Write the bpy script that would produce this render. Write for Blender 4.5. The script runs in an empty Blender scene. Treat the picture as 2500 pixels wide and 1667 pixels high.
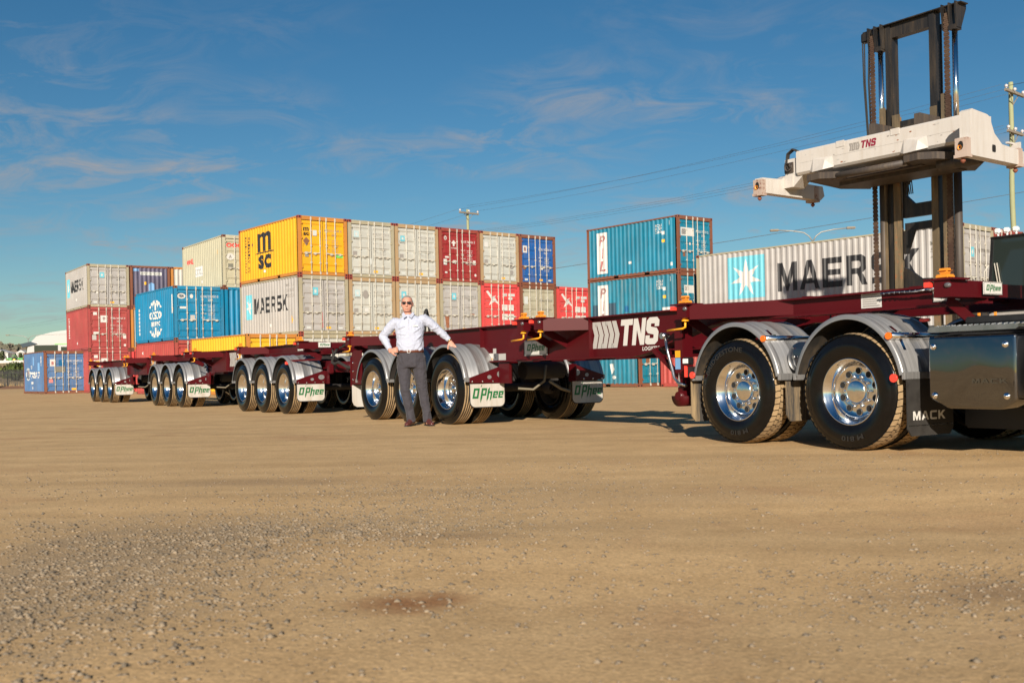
import bpy, bmesh, math, random
import numpy as np
from mathutils import Vector, Matrix, Euler
R = math.radians
PI = math.pi
random.seed(7)
rng = np.random.default_rng(7)
SC = bpy.context.scene
COL = SC.collection

# ------------------------------------------------------------------ camera
cam_d = bpy.data.cameras.new('camera')
cam_d.sensor_width = 36.0
cam_d.lens = 36.0 * 2554.0 / 2500.0
cam_d.shift_y = (906.4 - 833.5) / 2500.0
cam_d.clip_start = 0.1
cam_d.clip_end = 6000
cam_d.dof.use_dof = True
cam_d.dof.focus_distance = 14.5
cam_d.dof.aperture_fstop = 4.5
cam = bpy.data.objects.new('camera', cam_d)
COL.objects.link(cam)
cam.matrix_world = (Matrix.Translation((0, 0, 0.77)) @ Matrix.Rotation(R(90), 4, 'X')
                    @ Matrix.Rotation(R(-1.2), 4, 'Z'))
SC.camera = cam

# ------------------------------------------------------------------ light
SUN_AZ = R(6.0)      # light heads 6 degrees right of the view axis
SUN_EL = R(21.0)
SC.view_settings.view_transform = 'Standard'
SC.view_settings.look = 'None'
SC.view_settings.gamma = 1.0
SC.view_settings.use_curve_mapping = False
SC.view_settings.exposure = 0.52
sun_d = bpy.data.lights.new('sun', 'SUN')
sun_d.energy = 5.0
sun_d.angle = R(0.5)
sun_d.color = (1.0, 0.89, 0.75)
sun = bpy.data.objects.new('sun', sun_d)
COL.objects.link(sun)
ldir = Vector((math.sin(SUN_AZ) * math.cos(SUN_EL), math.cos(SUN_AZ) * math.cos(SUN_EL), -math.sin(SUN_EL)))
sun.rotation_euler = ldir.to_track_quat('-Z', 'Y').to_euler()
sun.location = (-2, -20, 12)

world = bpy.data.worlds.new('World')
SC.world = world
world.use_nodes = True
wt = world.node_tree
for n in list(wt.nodes):
    wt.nodes.remove(n)


def node(nt, typ, **kw):
    n = nt.nodes.new(typ)
    for k, v in kw.items():
        if k.startswith('i_'):
            key = k[2:]
            key = int(key) if key.isdigit() else key.replace('_', ' ')
            n.inputs[key].default_value = v
        else:
            setattr(n, k, v)
    return n


def lk(nt, a, ao, b, bi):
    nt.links.new(a.outputs[ao], b.inputs[bi])


w_out = node(wt, 'ShaderNodeOutputWorld')
w_bg = node(wt, 'ShaderNodeBackground')
w_bg.inputs['Strength'].default_value = 0.05
w_sky = node(wt, 'ShaderNodeTexSky', sky_type='NISHITA')
w_sky.sun_disc = False
w_sky.sun_elevation = SUN_EL
w_sky.sun_rotation = PI + SUN_AZ
w_sky.altitude = 400
w_sky.air_density = 1.0
w_sky.dust_density = 0.35
w_sky.ozone_density = 2.2
# thin cirrus laid over the sky, in world directions
w_tc = node(wt, 'ShaderNodeTexCoord')
w_sep = node(wt, 'ShaderNodeSeparateXYZ')
lk(wt, w_tc, 'Generated', w_sep, 0)
w_add = node(wt, 'ShaderNodeMath', operation='ADD', i_1=0.16)
lk(wt, w_sep, 'Z', w_add, 0)
w_dx = node(wt, 'ShaderNodeMath', operation='DIVIDE')
w_dy = node(wt, 'ShaderNodeMath', operation='DIVIDE')
lk(wt, w_sep, 'X', w_dx, 0); lk(wt, w_add, 0, w_dx, 1)
lk(wt, w_sep, 'Y', w_dy, 0); lk(wt, w_add, 0, w_dy, 1)
w_cmb = node(wt, 'ShaderNodeCombineXYZ')
lk(wt, w_dx, 0, w_cmb, 'X'); lk(wt, w_dy, 0, w_cmb, 'Y')
w_map = node(wt, 'ShaderNodeMapping')
w_map.inputs['Rotation'].default_value = (0, 0, R(20))
w_map.inputs['Location'].default_value = (0.65, 0.35, 0)
w_map.inputs['Scale'].default_value = (1.0, 1.3, 1)
lk(wt, w_cmb, 0, w_map, 0)
w_n1 = node(wt, 'ShaderNodeTexNoise', i_Scale=1.1, i_Detail=3.0)
w_n2 = node(wt, 'ShaderNodeTexNoise', i_Scale=4.0, i_Detail=9.0, i_Roughness=0.66, i_Distortion=1.1)
lk(wt, w_map, 0, w_n1, 0); lk(wt, w_map, 0, w_n2, 0)
w_r1 = node(wt, 'ShaderNodeMapRange', i_1=0.43, i_2=0.62)
w_r2 = node(wt, 'ShaderNodeMapRange', i_1=0.44, i_2=0.74)
lk(wt, w_n1, 0, w_r1, 0); lk(wt, w_n2, 0, w_r2, 0)
w_m = node(wt, 'ShaderNodeMath', operation='MULTIPLY')
lk(wt, w_r1, 0, w_m, 0); lk(wt, w_r2, 0, w_m, 1)
w_n3 = node(wt, 'ShaderNodeTexNoise', i_Scale=2.6, i_Detail=7.0, i_Roughness=0.6, i_Distortion=0.3)
lk(wt, w_map, 0, w_n3, 0)
w_r3 = node(wt, 'ShaderNodeMapRange', i_1=0.60, i_2=0.72)
lk(wt, w_n3, 0, w_r3, 0)
w_lo3 = node(wt, 'ShaderNodeMapRange', i_1=0.20, i_2=0.13)
lk(wt, w_sep, 'Z', w_lo3, 0)
w_pf = node(wt, 'ShaderNodeMath', operation='MULTIPLY')
lk(wt, w_r3, 0, w_pf, 0); lk(wt, w_lo3, 0, w_pf, 1)
w_lo = node(wt, 'ShaderNodeMapRange', i_1=0.37, i_2=0.22)
lk(wt, w_sep, 'Z', w_lo, 0)
w_m2 = node(wt, 'ShaderNodeMath', operation='MULTIPLY')
lk(wt, w_m, 0, w_m2, 0); lk(wt, w_lo, 0, w_m2, 1)
w_m3 = node(wt, 'ShaderNodeMath', operation='MULTIPLY', i_1=0.95)
w_mx = node(wt, 'ShaderNodeMath', operation='MAXIMUM')
lk(wt, w_m2, 0, w_mx, 0); lk(wt, w_pf, 0, w_mx, 1)
lk(wt, w_mx, 0, w_m3, 0)
w_hsv = node(wt, 'ShaderNodeHueSaturation', i_Saturation=1.30, i_Hue=0.497)
lk(wt, w_sky, 0, w_hsv, 'Color')
w_tint = node(wt, 'ShaderNodeVectorMath', operation='MULTIPLY')
w_tint.inputs[1].default_value = (0.84, 0.975, 0.99)
lk(wt, w_hsv, 0, w_tint, 0)
w_mix = node(wt, 'ShaderNodeMix', data_type='RGBA')
lk(wt, w_m3, 0, w_mix, 'Factor')
lk(wt, w_tint, 0, w_mix, 'A')
w_mix.inputs['B'].default_value = (5.2, 5.0, 5.1, 1)
lk(wt, w_mix, 'Result', w_bg, 'Color')
lk(wt, w_bg, 0, w_out, 0)

# ------------------------------------------------------------------ materials
MATS = {}


def new_mat(name):
    m = bpy.data.materials.new(name)
    m.use_nodes = True
    nt = m.node_tree
    b = nt.nodes['Principled BSDF']
    MATS[name] = m
    return m, nt, b


def c4(c):
    return (c[0], c[1], c[2], 1.0)


def plain(name, col, rough=0.6, metal=0.0, spec=0.5, coat=0.0, var=0.0, scale=8.0, emit=None):
    if name in MATS:
        return MATS[name]
    m, nt, b = new_mat(name)
    b.inputs['Base Color'].default_value = c4(col)
    b.inputs['Roughness'].default_value = rough
    b.inputs['Metallic'].default_value = metal
    b.inputs['Specular IOR Level'].default_value = spec
    b.inputs['Coat Weight'].default_value = coat
    b.inputs['Coat Roughness'].default_value = 0.06
    if var > 0:
        tc = node(nt, 'ShaderNodeTexCoord')
        nz = node(nt, 'ShaderNodeTexNoise', i_Scale=scale, i_Detail=5.0, i_Roughness=0.65)
        lk(nt, tc, 'Object', nz, 0)
        mr = node(nt, 'ShaderNodeMapRange', i_1=0.3, i_2=0.7, i_3=1 - var, i_4=1 + var)
        lk(nt, nz, 0, mr, 0)
        mx = node(nt, 'ShaderNodeVectorMath', operation='SCALE')
        mx.inputs[0].default_value = col
        lk(nt, mr, 0, mx, 'Scale')
        lk(nt, mx, 0, b, 'Base Color')
        mr2 = node(nt, 'ShaderNodeMapRange', i_1=0.3, i_2=0.7, i_3=max(0.02, rough * 0.8), i_4=min(1, rough * 1.2))
        lk(nt, nz, 0, mr2, 0)
        lk(nt, mr2, 0, b, 'Roughness')
    return m


def weathered(name, col, rust=0.3, rough=0.5, fade=0.12, rustcol=(0.16, 0.055, 0.02), streak=True, big=0.9,
              dirt=(0.30, 0.22, 0.13), dirt_amt=0.12, coat=0.0):
    """painted steel: soft fading, runs of rust down the sheet, dust"""
    if name in MATS:
        return MATS[name]
    m, nt, b = new_mat(name)
    tc = node(nt, 'ShaderNodeTexCoord')
    oi = node(nt, 'ShaderNodeObjectInfo')
    ofs = node(nt, 'ShaderNodeVectorMath', operation='SCALE')
    ofs.inputs[0].default_value = (31.0, 17.0, 53.0)
    lk(nt, oi, 'Random', ofs, 'Scale')
    pos = node(nt, 'ShaderNodeVectorMath', operation='ADD')
    lk(nt, tc, 'Object', pos, 0); lk(nt, ofs, 0, pos, 1)
    n1 = node(nt, 'ShaderNodeTexNoise', i_Scale=big, i_Detail=6.0, i_Roughness=0.6)
    lk(nt, pos, 0, n1, 0)
    st = node(nt, 'ShaderNodeMapping')
    st.inputs['Scale'].default_value = (7, 7, 0.7) if streak else (3, 3, 3)
    lk(nt, pos, 0, st, 0)
    n2 = node(nt, 'ShaderNodeTexNoise', i_Scale=1.0, i_Detail=7.0, i_Roughness=0.7)
    lk(nt, st, 0, n2, 0)
    n3 = node(nt, 'ShaderNodeTexNoise', i_Scale=9.0, i_Detail=8.0, i_Roughness=0.75)
    lk(nt, pos, 0, n3, 0)
    mr = node(nt, 'ShaderNodeMapRange', i_1=0.3, i_2=0.7, i_3=1 - fade, i_4=1 + fade)
    lk(nt, n1, 0, mr, 0)
    base = node(nt, 'ShaderNodeVectorMath', operation='SCALE')
    base.inputs[0].default_value = col
    lk(nt, mr, 0, base, 'Scale')
    # dust by noise
    dm = node(nt, 'ShaderNodeMapRange', i_1=0.45, i_2=0.75, i_3=0.0, i_4=dirt_amt * 2)
    lk(nt, n2, 0, dm, 0)
    mx0 = node(nt, 'ShaderNodeMix', data_type='RGBA')
    lk(nt, dm, 0, mx0, 'Factor'); lk(nt, base, 0, mx0, 'A')
    mx0.inputs['B'].default_value = c4(dirt)
    # rust
    sm = node(nt, 'ShaderNodeMath', operation='MULTIPLY')
    lk(nt, n2, 0, sm, 0); lk(nt, n3, 0, sm, 1)
    t0 = 0.47 - 0.22 * rust
    rm = node(nt, 'ShaderNodeMapRange', i_1=t0, i_2=t0 + 0.055)
    lk(nt, sm, 0, rm, 0)
    mx1 = node(nt, 'ShaderNodeMix', data_type='RGBA')
    lk(nt, rm, 0, mx1, 'Factor'); lk(nt, mx0, 'Result', mx1, 'A')
    mx1.inputs['B'].default_value = c4(rustcol)
    lk(nt, mx1, 'Result', b, 'Base Color')
    rr = node(nt, 'ShaderNodeMapRange', i_1=0.0, i_2=1.0, i_3=rough, i_4=0.9)
    lk(nt, rm, 0, rr, 0)
    lk(nt, rr, 0, b, 'Roughness')
    bp = node(nt, 'ShaderNodeBump', i_Strength=0.12, i_Distance=0.01)
    lk(nt, n1, 0, bp, 'Height')
    lk(nt, bp, 0, b, 'Normal')
    b.inputs['Coat Weight'].default_value = coat
    b.inputs['Coat Roughness'].default_value = 0.08
    return m


M_MAROON = weathered('maroon_gloss_paint', (0.064, 0.0015, 0.0040), rust=-0.9, rough=0.50, fade=0.12, dirt_amt=0.0, coat=0.12)
MATS['maroon_gloss_paint'].node_tree.nodes['Principled BSDF'].inputs['Specular IOR Level'].default_value = 0.25
M_BLACK = plain('black_steel', (0.012, 0.012, 0.013), 0.5, 0.0, var=0.3)
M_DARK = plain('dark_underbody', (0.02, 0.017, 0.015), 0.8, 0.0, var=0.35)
M_RUBBER = plain('tyre_sidewall', (0.0045, 0.0042, 0.0042), 0.16, 0.0, spec=0.36, var=0.25, scale=12)
M_RUB2 = plain('matt_rubber', (0.022, 0.020, 0.018), 0.85, 0.0, var=0.3)
M_CHROME = plain('polished_alloy', (0.86, 0.86, 0.87), 0.10, 1.0)
M_STEEL = plain('bright_steel', (0.55, 0.55, 0.56), 0.28, 1.0, var=0.15)
M_GALV = weathered('galvanised_bar', (0.50, 0.48, 0.42), rust=0.1, rough=0.45, fade=0.12, dirt_amt=0.2)
M_WHITE = plain('white_vinyl', (0.58, 0.57, 0.54), 0.45)
M_GREY = plain('grey_vinyl', (0.42, 0.41, 0.39), 0.45)
M_GREEN = plain('green_vinyl', (0.012, 0.13, 0.04), 0.45)
M_INK = plain('black_print', (0.018, 0.018, 0.02), 0.5)
M_ORANGE = weathered('orange_paint', (0.78, 0.27, 0.02), rust=0.35, rough=0.4, streak=False)
M_YELL = plain('yellow_handle_paint', (0.80, 0.36, 0.015), 0.4, var=0.12)
M_REDR = plain('red_reflector', (0.80, 0.06, 0.04), 0.25, coat=0.6)
M_AMBER = plain('amber_lens', (0.85, 0.16, 0.01), 0.2, coat=0.7)
M_LENS = plain('clear_lens', (0.75, 0.77, 0.78), 0.12, coat=0.8)
M_HOLE = plain('dark_opening', (0.006, 0.006, 0.006), 0.9)
M_WFLAP = weathered('white_flap_rubber', (0.50, 0.48, 0.44), rust=-0.2, rough=0.5, fade=0.05, dirt_amt=0.28)
M_RUSTH = weathered('rusty_housing', (0.42, 0.33, 0.28), rust=0.80, rough=0.7, streak=False, rustcol=(0.17, 0.06, 0.04))
M_RUSTC = weathered('rusty_casting', (0.20, 0.055, 0.03), rust=0.7, rough=0.7, streak=False)


def guard_mat():
    m, nt, b = new_mat('satin_steel_guard')
    tc = node(nt, 'ShaderNodeTexCoord')
    mp = node(nt, 'ShaderNodeMapping')
    mp.inputs['Scale'].default_value = (1.5, 60, 1.5)
    lk(nt, tc, 'Object', mp, 0)
    nz = node(nt, 'ShaderNodeTexNoise', i_Scale=1.0, i_Detail=4.0)
    lk(nt, mp, 0, nz, 0)
    mr = node(nt, 'ShaderNodeMapRange', i_1=0.3, i_2=0.7, i_3=0.27, i_4=0.42)
    lk(nt, nz, 0, mr, 0)
    lk(nt, mr, 0, b, 'Base Color')
    b.inputs['Metallic'].default_value = 0.6
    b.inputs['Roughness'].default_value = 0.42
    n2 = node(nt, 'ShaderNodeTexNoise', i_Scale=2.5, i_Detail=6.0)
    lk(nt, tc, 'Object', n2, 0)
    m2 = node(nt, 'ShaderNodeMapRange', i_1=0.3, i_2=0.7, i_3=0.34, i_4=0.50)
    lk(nt, n2, 0, m2, 0)
    lk(nt, m2, 0, b, 'Roughness')
    return m


M_GUARD = guard_mat()


def dusty_tread():
    m, nt, b = new_mat('dusty_tread')
    tc = node(nt, 'ShaderNodeTexCoord')
    nz = node(nt, 'ShaderNodeTexNoise', i_Scale=7.0, i_Detail=8.0, i_Roughness=0.7)
    lk(nt, tc, 'Object', nz, 0)
    cr = node(nt, 'ShaderNodeValToRGB')
    cr.color_ramp.elements[0].position = 0.30
    cr.color_ramp.elements[0].color = (0.20, 0.135, 0.07, 1)
    cr.color_ramp.elements[1].position = 0.62
    cr.color_ramp.elements[1].color = (0.40, 0.28, 0.15, 1)
    lk(nt, nz, 0, cr, 0)
    lk(nt, cr, 0, b, 'Base Color')
    b.inputs['Roughness'].default_value = 0.95
    return m


M_TREAD = dusty_tread()
M_DFLAP = weathered('dusty_flap_rubber', (0.05, 0.045, 0.04), rust=0.2, rough=0.8, dirt=(0.36, 0.26, 0.14), dirt_amt=0.75,
                    rustcol=(0.30, 0.21, 0.11))


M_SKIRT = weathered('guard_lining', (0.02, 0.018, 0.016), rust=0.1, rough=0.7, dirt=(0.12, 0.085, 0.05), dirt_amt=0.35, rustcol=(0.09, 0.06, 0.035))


# ------------------------------------------------------------------ mesh helpers
class MB:
    def __init__(s):
        s.v = []; s.f = []; s.m = []; s.s = []

    def add(s, verts, faces, mi=0, sm=False):
        o = len(s.v)
        s.v.extend([tuple(p) for p in verts])
        for f in faces:
            s.f.append([i + o for i in f]); s.m.append(mi); s.s.append(sm)
        return s

    def box(s, x0, x1, y0, y1, z0, z1, mi=0):
        v = [(x0, y0, z0), (x1, y0, z0), (x1, y1, z0), (x0, y1, z0), (x0, y0, z1), (x1, y0, z1), (x1, y1, z1), (x0, y1, z1)]
        return s.add(v, [(0, 3, 2, 1), (4, 5, 6, 7), (0, 1, 5, 4), (1, 2, 6, 5), (2, 3, 7, 6), (3, 0, 4, 7)], mi)

    def cbox(s, x0, x1, y0, y1, z0, z1, c=0.01, mi=0):
        """box with chamfered edges"""
        bm = bmesh.new()
        vs = [bm.verts.new(p) for p in [(x0, y0, z0), (x1, y0, z0), (x1, y1, z0), (x0, y1, z0), (x0, y0, z1), (x1, y0, z1), (x1, y1, z1), (x0, y1, z1)]]
        for f in [(0, 3, 2, 1), (4, 5, 6, 7), (0, 1, 5, 4), (1, 2, 6, 5), (2, 3, 7, 6), (3, 0, 4, 7)]:
            bm.faces.new([vs[i] for i in f])
        bmesh.ops.bevel(bm, geom=list(bm.edges), offset=c, segments=2, affect='EDGES')
        return s.bm(bm, mi)

    def bm(s, bm, mi=0, sm=False, M=None):
        bm.verts.index_update()
        vs = [(M @ v.co) if M is not None else v.co.copy() for v in bm.verts]
        s.add(vs, [[v.index for v in f.verts] for f in bm.faces], mi, sm)
        bm.free()
        return s

    def bar(s, p, q, w, h, mi=0, up=(0, 0, 1)):
        p = Vector(p); q = Vector(q); d = (q - p).normalized(); up = Vector(up)
        if abs(d.dot(up)) > 0.98:
            up = Vector((1, 0, 0))
        r = d.cross(up).normalized(); u = r.cross(d)
        v = []
        for e in (p, q):
            for a, b in ((-1, -1), (1, -1), (1, 1), (-1, 1)):
                v.append(e + r * (a * w / 2) + u * (b * h / 2))
        return s.add(v, [(0, 1, 2, 3), (7, 6, 5, 4), (0, 4, 5, 1), (1, 5, 6, 2), (2, 6, 7, 3), (3, 7, 4, 0)], mi)

    def tube(s, pts, r, n=8, mi=0, cap=True, sm=True):
        pts = [Vector(p) for p in pts]
        rs = r if isinstance(r, (list, tuple)) else [r] * len(pts)
        v = []; prev = None
        for i, p in enumerate(pts):
            d = (pts[min(i + 1, len(pts) - 1)] - pts[max(i - 1, 0)])
            d = d.normalized() if d.length > 1e-9 else Vector((0, 0, 1))
            if prev is None:
                a = Vector((0, 0, 1)) if abs(d.z) < 0.9 else Vector((1, 0, 0))
                e1 = d.cross(a).normalized()
            else:
                e1 = (prev - d * prev.dot(d)).normalized()
            prev = e1
            e2 = d.cross(e1)
            for k in range(n):
                t = 2 * PI * k / n
                v.append(p + (e1 * math.cos(t) + e2 * math.sin(t)) * rs[i])
        f = []
        for i in range(len(pts) - 1):
            for k in range(n):
                a = i * n + k; b = i * n + (k + 1) % n
                f.append((a, b, b + n, a + n))
        s.add(v, f, mi, sm)
        if cap:
            o = len(s.v) - len(v)
            s.f.append([o + k for k in range(n)][::-1]); s.m.append(mi); s.s.append(False)
            s.f.append([o + (len(pts) - 1) * n + k for k in range(n)]); s.m.append(mi); s.s.append(False)
        return s

    def lathe(s, prof, n=32, axis='y', a0=0.0, a1=2 * PI, c=(0, 0, 0), mi=0, sm=True, sx=1.0, sz=1.0, mis=None):
        """prof: (along, radius)"""
        full = abs(a1 - a0 - 2 * PI) < 1e-6
        cnt = n if full else n + 1
        v = []
        for k in range(cnt):
            t = a0 + (a1 - a0) * k / n
            for (al, r) in prof:
                x, z = r * math.cos(t) * sx, r * math.sin(t) * sz
                if axis == 'y':
                    v.append((c[0] + x, c[1] + al, c[2] + z))
                elif axis == 'z':
                    v.append((c[0] + x, c[1] + z, c[2] + al))
                else:
                    v.append((c[0] + al, c[1] + x, c[2] + z))
        L = len(prof); o = len(s.v)
        s.v.extend(v)
        for k in range(n):
            k2 = (k + 1) % cnt
            for j in range(L - 1):
                s.f.append([o + k * L + j, o + k * L + j + 1, o + k2 * L + j + 1, o + k2 * L + j])
                s.m.append(mis[j] if mis else mi); s.s.append(sm)
        return s

    def prism(s, poly, fn, w0, w1, mi=0):
        """poly: 2-D outline, fn(u,v,w) -> point"""
        n = len(poly)
        v = [fn(u, w, w0) for u, w in poly] + [fn(u, w, w1) for u, w in poly]
        f = [list(range(n))[::-1], [n + i for i in range(n)]]
        for i in range(n):
            j = (i + 1) % n
            f.append([i, j, n + j, n + i])
        return s.add(v, f, mi)

    def disc(s, c, r, axis='y', n=12, mi=0, flip=False):
        v = []
        for k in range(n):
            t = 2 * PI * k / n * (-1 if flip else 1)
            a, b = r * math.cos(t), r * math.sin(t)
            if axis == 'y':
                v.append((c[0] + a, c[1], c[2] + b))
            elif axis == 'x':
                v.append((c[0], c[1] + a, c[2] + b))
            else:
                v.append((c[0] + a, c[1] + b, c[2]))
        return s.add(v, [list(range(n))], mi)

    def cyl(s, p, q, r, n=12, mi=0):
        return s.tube([p, q], r, n, mi)

    def mesh(s, name, mats):
        me = bpy.data.meshes.new(name)
        me.from_pydata(s.v, [], s.f)
        for m in mats:
            me.materials.append(m)
        me.polygons.foreach_set('material_index', s.m)
        me.polygons.foreach_set('use_smooth', s.s)
        me.update()
        return me

    def build(s, name, mats, parent=None, loc=(0, 0, 0), rz=0.0):
        if not isinstance(mats, (list, tuple)):
            mats = [mats]
        return put(name, s.mesh(name, mats), parent, loc, rz)


def put(name, me, parent=None, loc=(0, 0, 0), rz=0.0, mats=None):
    o = bpy.data.objects.new(name, me)
    COL.objects.link(o)
    o.location = loc
    o.rotation_euler = (0, 0, rz)
    if parent is not None:
        o.parent = parent
    if mats:
        for i, m in enumerate(mats):
            o.material_slots[i].link = 'OBJECT'
            o.material_slots[i].material = m
    return o


def tag(o, label=None, cat=None, group=None, kind=None):
    if label: o['label'] = label
    if cat: o['category'] = cat
    if group: o['group'] = group
    if kind: o['kind'] = kind
    return o


def thing(name, label, cat, loc=(0, 0, 0), rz=0.0, group=None):
    o = bpy.data.objects.new(name, None)
    COL.objects.link(o)
    o.empty_display_size = 0.2
    o.location = loc
    o.rotation_euler = (0, 0, rz)
    return tag(o, label, cat, group)


# ---- lettering -----------------------------------------------------
TXT = {}


def text_tris(string, bold=0.0, shear=0.0, res=3):
    key = (string, bold, shear, res)
    if key in TXT:
        return TXT[key]
    cu = bpy.data.curves.new('lettering', 'FONT')
    cu.body = string
    cu.offset = bold
    cu.shear = shear
    cu.resolution_u = res
    cu.fill_mode = 'FRONT'
    ob = bpy.data.objects.new('lettering', cu)
    me = bpy.data.meshes.new_from_object(ob)
    v = [(p.co.x, p.co.y) for p in me.vertices]
    f = [list(p.vertices) for p in me.polygons]
    bpy.data.objects.remove(ob)
    bpy.data.curves.remove(cu)
    bpy.data.meshes.remove(me)
    xs = [p[0] for p in v]; ys = [p[1] for p in v]
    x0, x1, y0, y1 = min(xs), max(xs), min(ys), max(ys)
    v = [((p[0] - x0) / (x1 - x0), (p[1] - y0) / (y1 - y0)) for p in v]
    TXT[key] = (v, f, (x1 - x0) / (y1 - y0))
    return TXT[key]


def polys_text(string, x, y, w, h, bold=0.0, shear=0.0, res=3):
    """list of 2-D polygons filling the box x..x+w, y..y+h (w None: natural width)"""
    v, f, asp = text_tris(string, bold, shear, res)
    if w is None:
        w = h * asp
    return [[(x + v[i][0] * w, y + v[i][1] * h) for i in fc] for fc in f]


GL = {
 'M': ([(0,0),(0,1),(.27,1),(.5,.38),(.73,1),(1,1),(1,0),(.79,0),(.79,.62),(.57,0),(.43,0),(.21,.62),(.21,0)], None),
 'A': ([(0,0),(.37,1),(.63,1),(1,0),(.77,0),(.70,.2),(.30,.2),(.23,0)], [(.36,.38),(.64,.38),(.5,.78)]),
 'E': ([(0,0),(0,1),(.95,1),(.95,.8),(.25,.8),(.25,.6),(.88,.6),(.88,.41),(.25,.41),(.25,.2),(.97,.2),(.97,0)], None),
 'R': ([(0,0),(0,1),(.72,1),(.93,.88),(.93,.52),(.74,.40),(1,0),(.73,0),(.50,.37),(.25,.37),(.25,0)], [(.25,.56),(.25,.8),(.62,.8),(.68,.74),(.68,.62),(.62,.56)]),
 'S': ([(.03,0),(.80,0),(1,.14),(1,.46),(.82,.60),(.26,.60),(.26,.80),(.95,.80),(.95,1),(.2,1),(0,.87),(0,.52),(.18,.40),(.74,.40),(.74,.20),(.03,.20)], None),
 'K': ([(0,0),(0,1),(.25,1),(.25,.60),(.64,1),(.98,1),(.55,.56),(1,0),(.70,0),(.38,.40),(.25,.28),(.25,0)], None),
 'C': ([(.18,0),(0,.14),(0,.86),(.18,1),(.96,1),(.96,.8),(.26,.8),(.26,.2),(.96,.2),(.96,0)], None),
 'T': ([(0,1),(1,1),(1,.77),(.68,.77),(.68,0),(.33,0),(.33,.77),(0,.77)], None),
 'N': ([(0,0),(0,1),(.33,1),(.68,.42),(.68,1),(1,1),(1,0),(.67,0),(.32,.58),(.32,0)], None),
 's': ([(.02,.05),(.2,0),(.78,0),(1,.12),(1,.46),(.84,.60),(.36,.66),(.36,.77),(.66,.77),(.66,.66),(1,.66),(1,.88),(.8,1),(.2,1),(.0,.88),(.0,.54),(.16,.42),(.64,.36),(.64,.23),(.33,.23),(.33,.34),(.0,.34),(.0,.1)], None),
 'm': ([(0,0),(0,.97),(.21,.97),(.24,.88),(.36,1),(.50,1),(.60,.88),(.72,1),(.88,1),(1,.85),(1,0),(.77,0),(.77,.74),(.70,.78),(.62,.70),(.62,0),(.39,0),(.39,.74),(.32,.78),(.23,.70),(.23,0)], None),
}


def bold_word(word, x, y, w, h, gap=0.16):
    """heavy block letters of equal width"""
    from mathutils.geometry import tessellate_polygon
    n = len(word); lw = w / (n + gap * (n - 1)); out = []
    for i, ch in enumerate(word):
        o, hole = GL[ch]
        loops = [[Vector((a, b, 0)) for a, b in o]]
        flat = list(o)
        if hole:
            loops.append([Vector((a, b, 0)) for a, b in hole]); flat += hole
        x0 = x + i * lw * (1 + gap)
        for t in tessellate_polygon(loops):
            out.append([(x0 + flat[k][0] * lw, y + flat[k][1] * h) for k in t])
    return out


def rect(x, y, w, h):
    return [[(x, y), (x + w, y), (x + w, y + h), (x, y + h)]]


def ngon(cx, cy, rx, ry, n=16):
    return [[(cx + rx * math.cos(2 * PI * k / n), cy + ry * math.sin(2 * PI * k / n)) for k in range(n)]]


def star7(cx, cy, rx, ry, rot=0.0):
    pts = []
    for k in range(14):
        a = PI / 2 + rot + PI * k / 7
        q = 1.0 if k % 2 == 0 else 0.36
        pts.append((cx + rx * q * math.cos(a), cy + ry * q * math.sin(a)))
    out = []
    for k in range(0, 14, 2):   # split into convex kites
        out.append([(cx, cy), pts[k - 1], pts[k], pts[(k + 1) % 14]])
    return out


def fitp(polys, x, y, w, h, bx, by):
    """scale polys drawn in a bx by by box into x..x+w"""
    return [[(x + p[0] / bx * w, y + p[1] / by * h) for p in q] for q in polys]


def sh(polys, k):
    return [[(p[0] + k * p[1], p[1]) for p in q] for q in polys]


def ophee():
    P = []
    def q(*p): P.append(list(p))
    q((0, 0), (0.7, 0), (0.7, 3), (0, 3)); q((1.6, 0), (2.3, 0), (2.3, 3), (1.6, 3))
    q((0.7, 0), (1.6, 0), (1.6, 0.6), (0.7, 0.6)); q((0.7, 2.4), (1.6, 2.4), (1.6, 3), (0.7, 3))
    q((2.55, 3.35), (2.8, 3.35), (2.95, 3.95), (2.6, 3.9))
    q((3.1, -0.1), (3.4, -1.3), (3.8, 0.0), (3.8, 3), (3.1, 3))
    q((3.8, 2.4), (5.2, 2.4), (5.2, 3), (3.8, 3)); q((4.6, 1.3), (5.2, 1.3), (5.2, 2.4), (4.6, 2.4)); q((3.8, 0.8), (5.2, 0.8), (5.2, 1.35), (3.8, 1.35))
    q((5.6, -0.2), (5.75, -0.9), (6.3, 0.1), (6.3, 2.6), (6.2, 3.3), (5.6, 2.6))
    q((6.3, 1.5), (7.5, 1.5), (7.5, 2.05), (6.3, 2.05)); q((6.9, 0.2), (7.0, -0.9), (7.5, 0.0), (7.5, 1.5), (6.9, 1.5))
    for e in (7.9, 10.1):
        q((e, 0), (e + 0.65, 0), (e + 0.65, 2.05), (e, 2.05))
        q((e + 0.65, 1.5), (e + 1.9, 1.5), (e + 1.9, 2.05), (e + 0.65, 2.05)); q((e + 1.3, 0.85), (e + 1.9, 0.85), (e + 1.9, 1.5), (e + 1.3, 1.5))
        q((e + 0.65, 0.8), (e + 1.3, 0.8), (e + 1.3, 1.15), (e + 0.65, 1.15)); q((e + 0.65, 0), (e + 1.8, 0), (e + 1.8, 0.5), (e + 0.65, 0.5))
    return [[(p[0] + 0.35, p[1] + 1.3) for p in q] for q in sh(P, 0.24)]


OPH = ophee()      # in a 12.8 x 5.3 box


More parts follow.
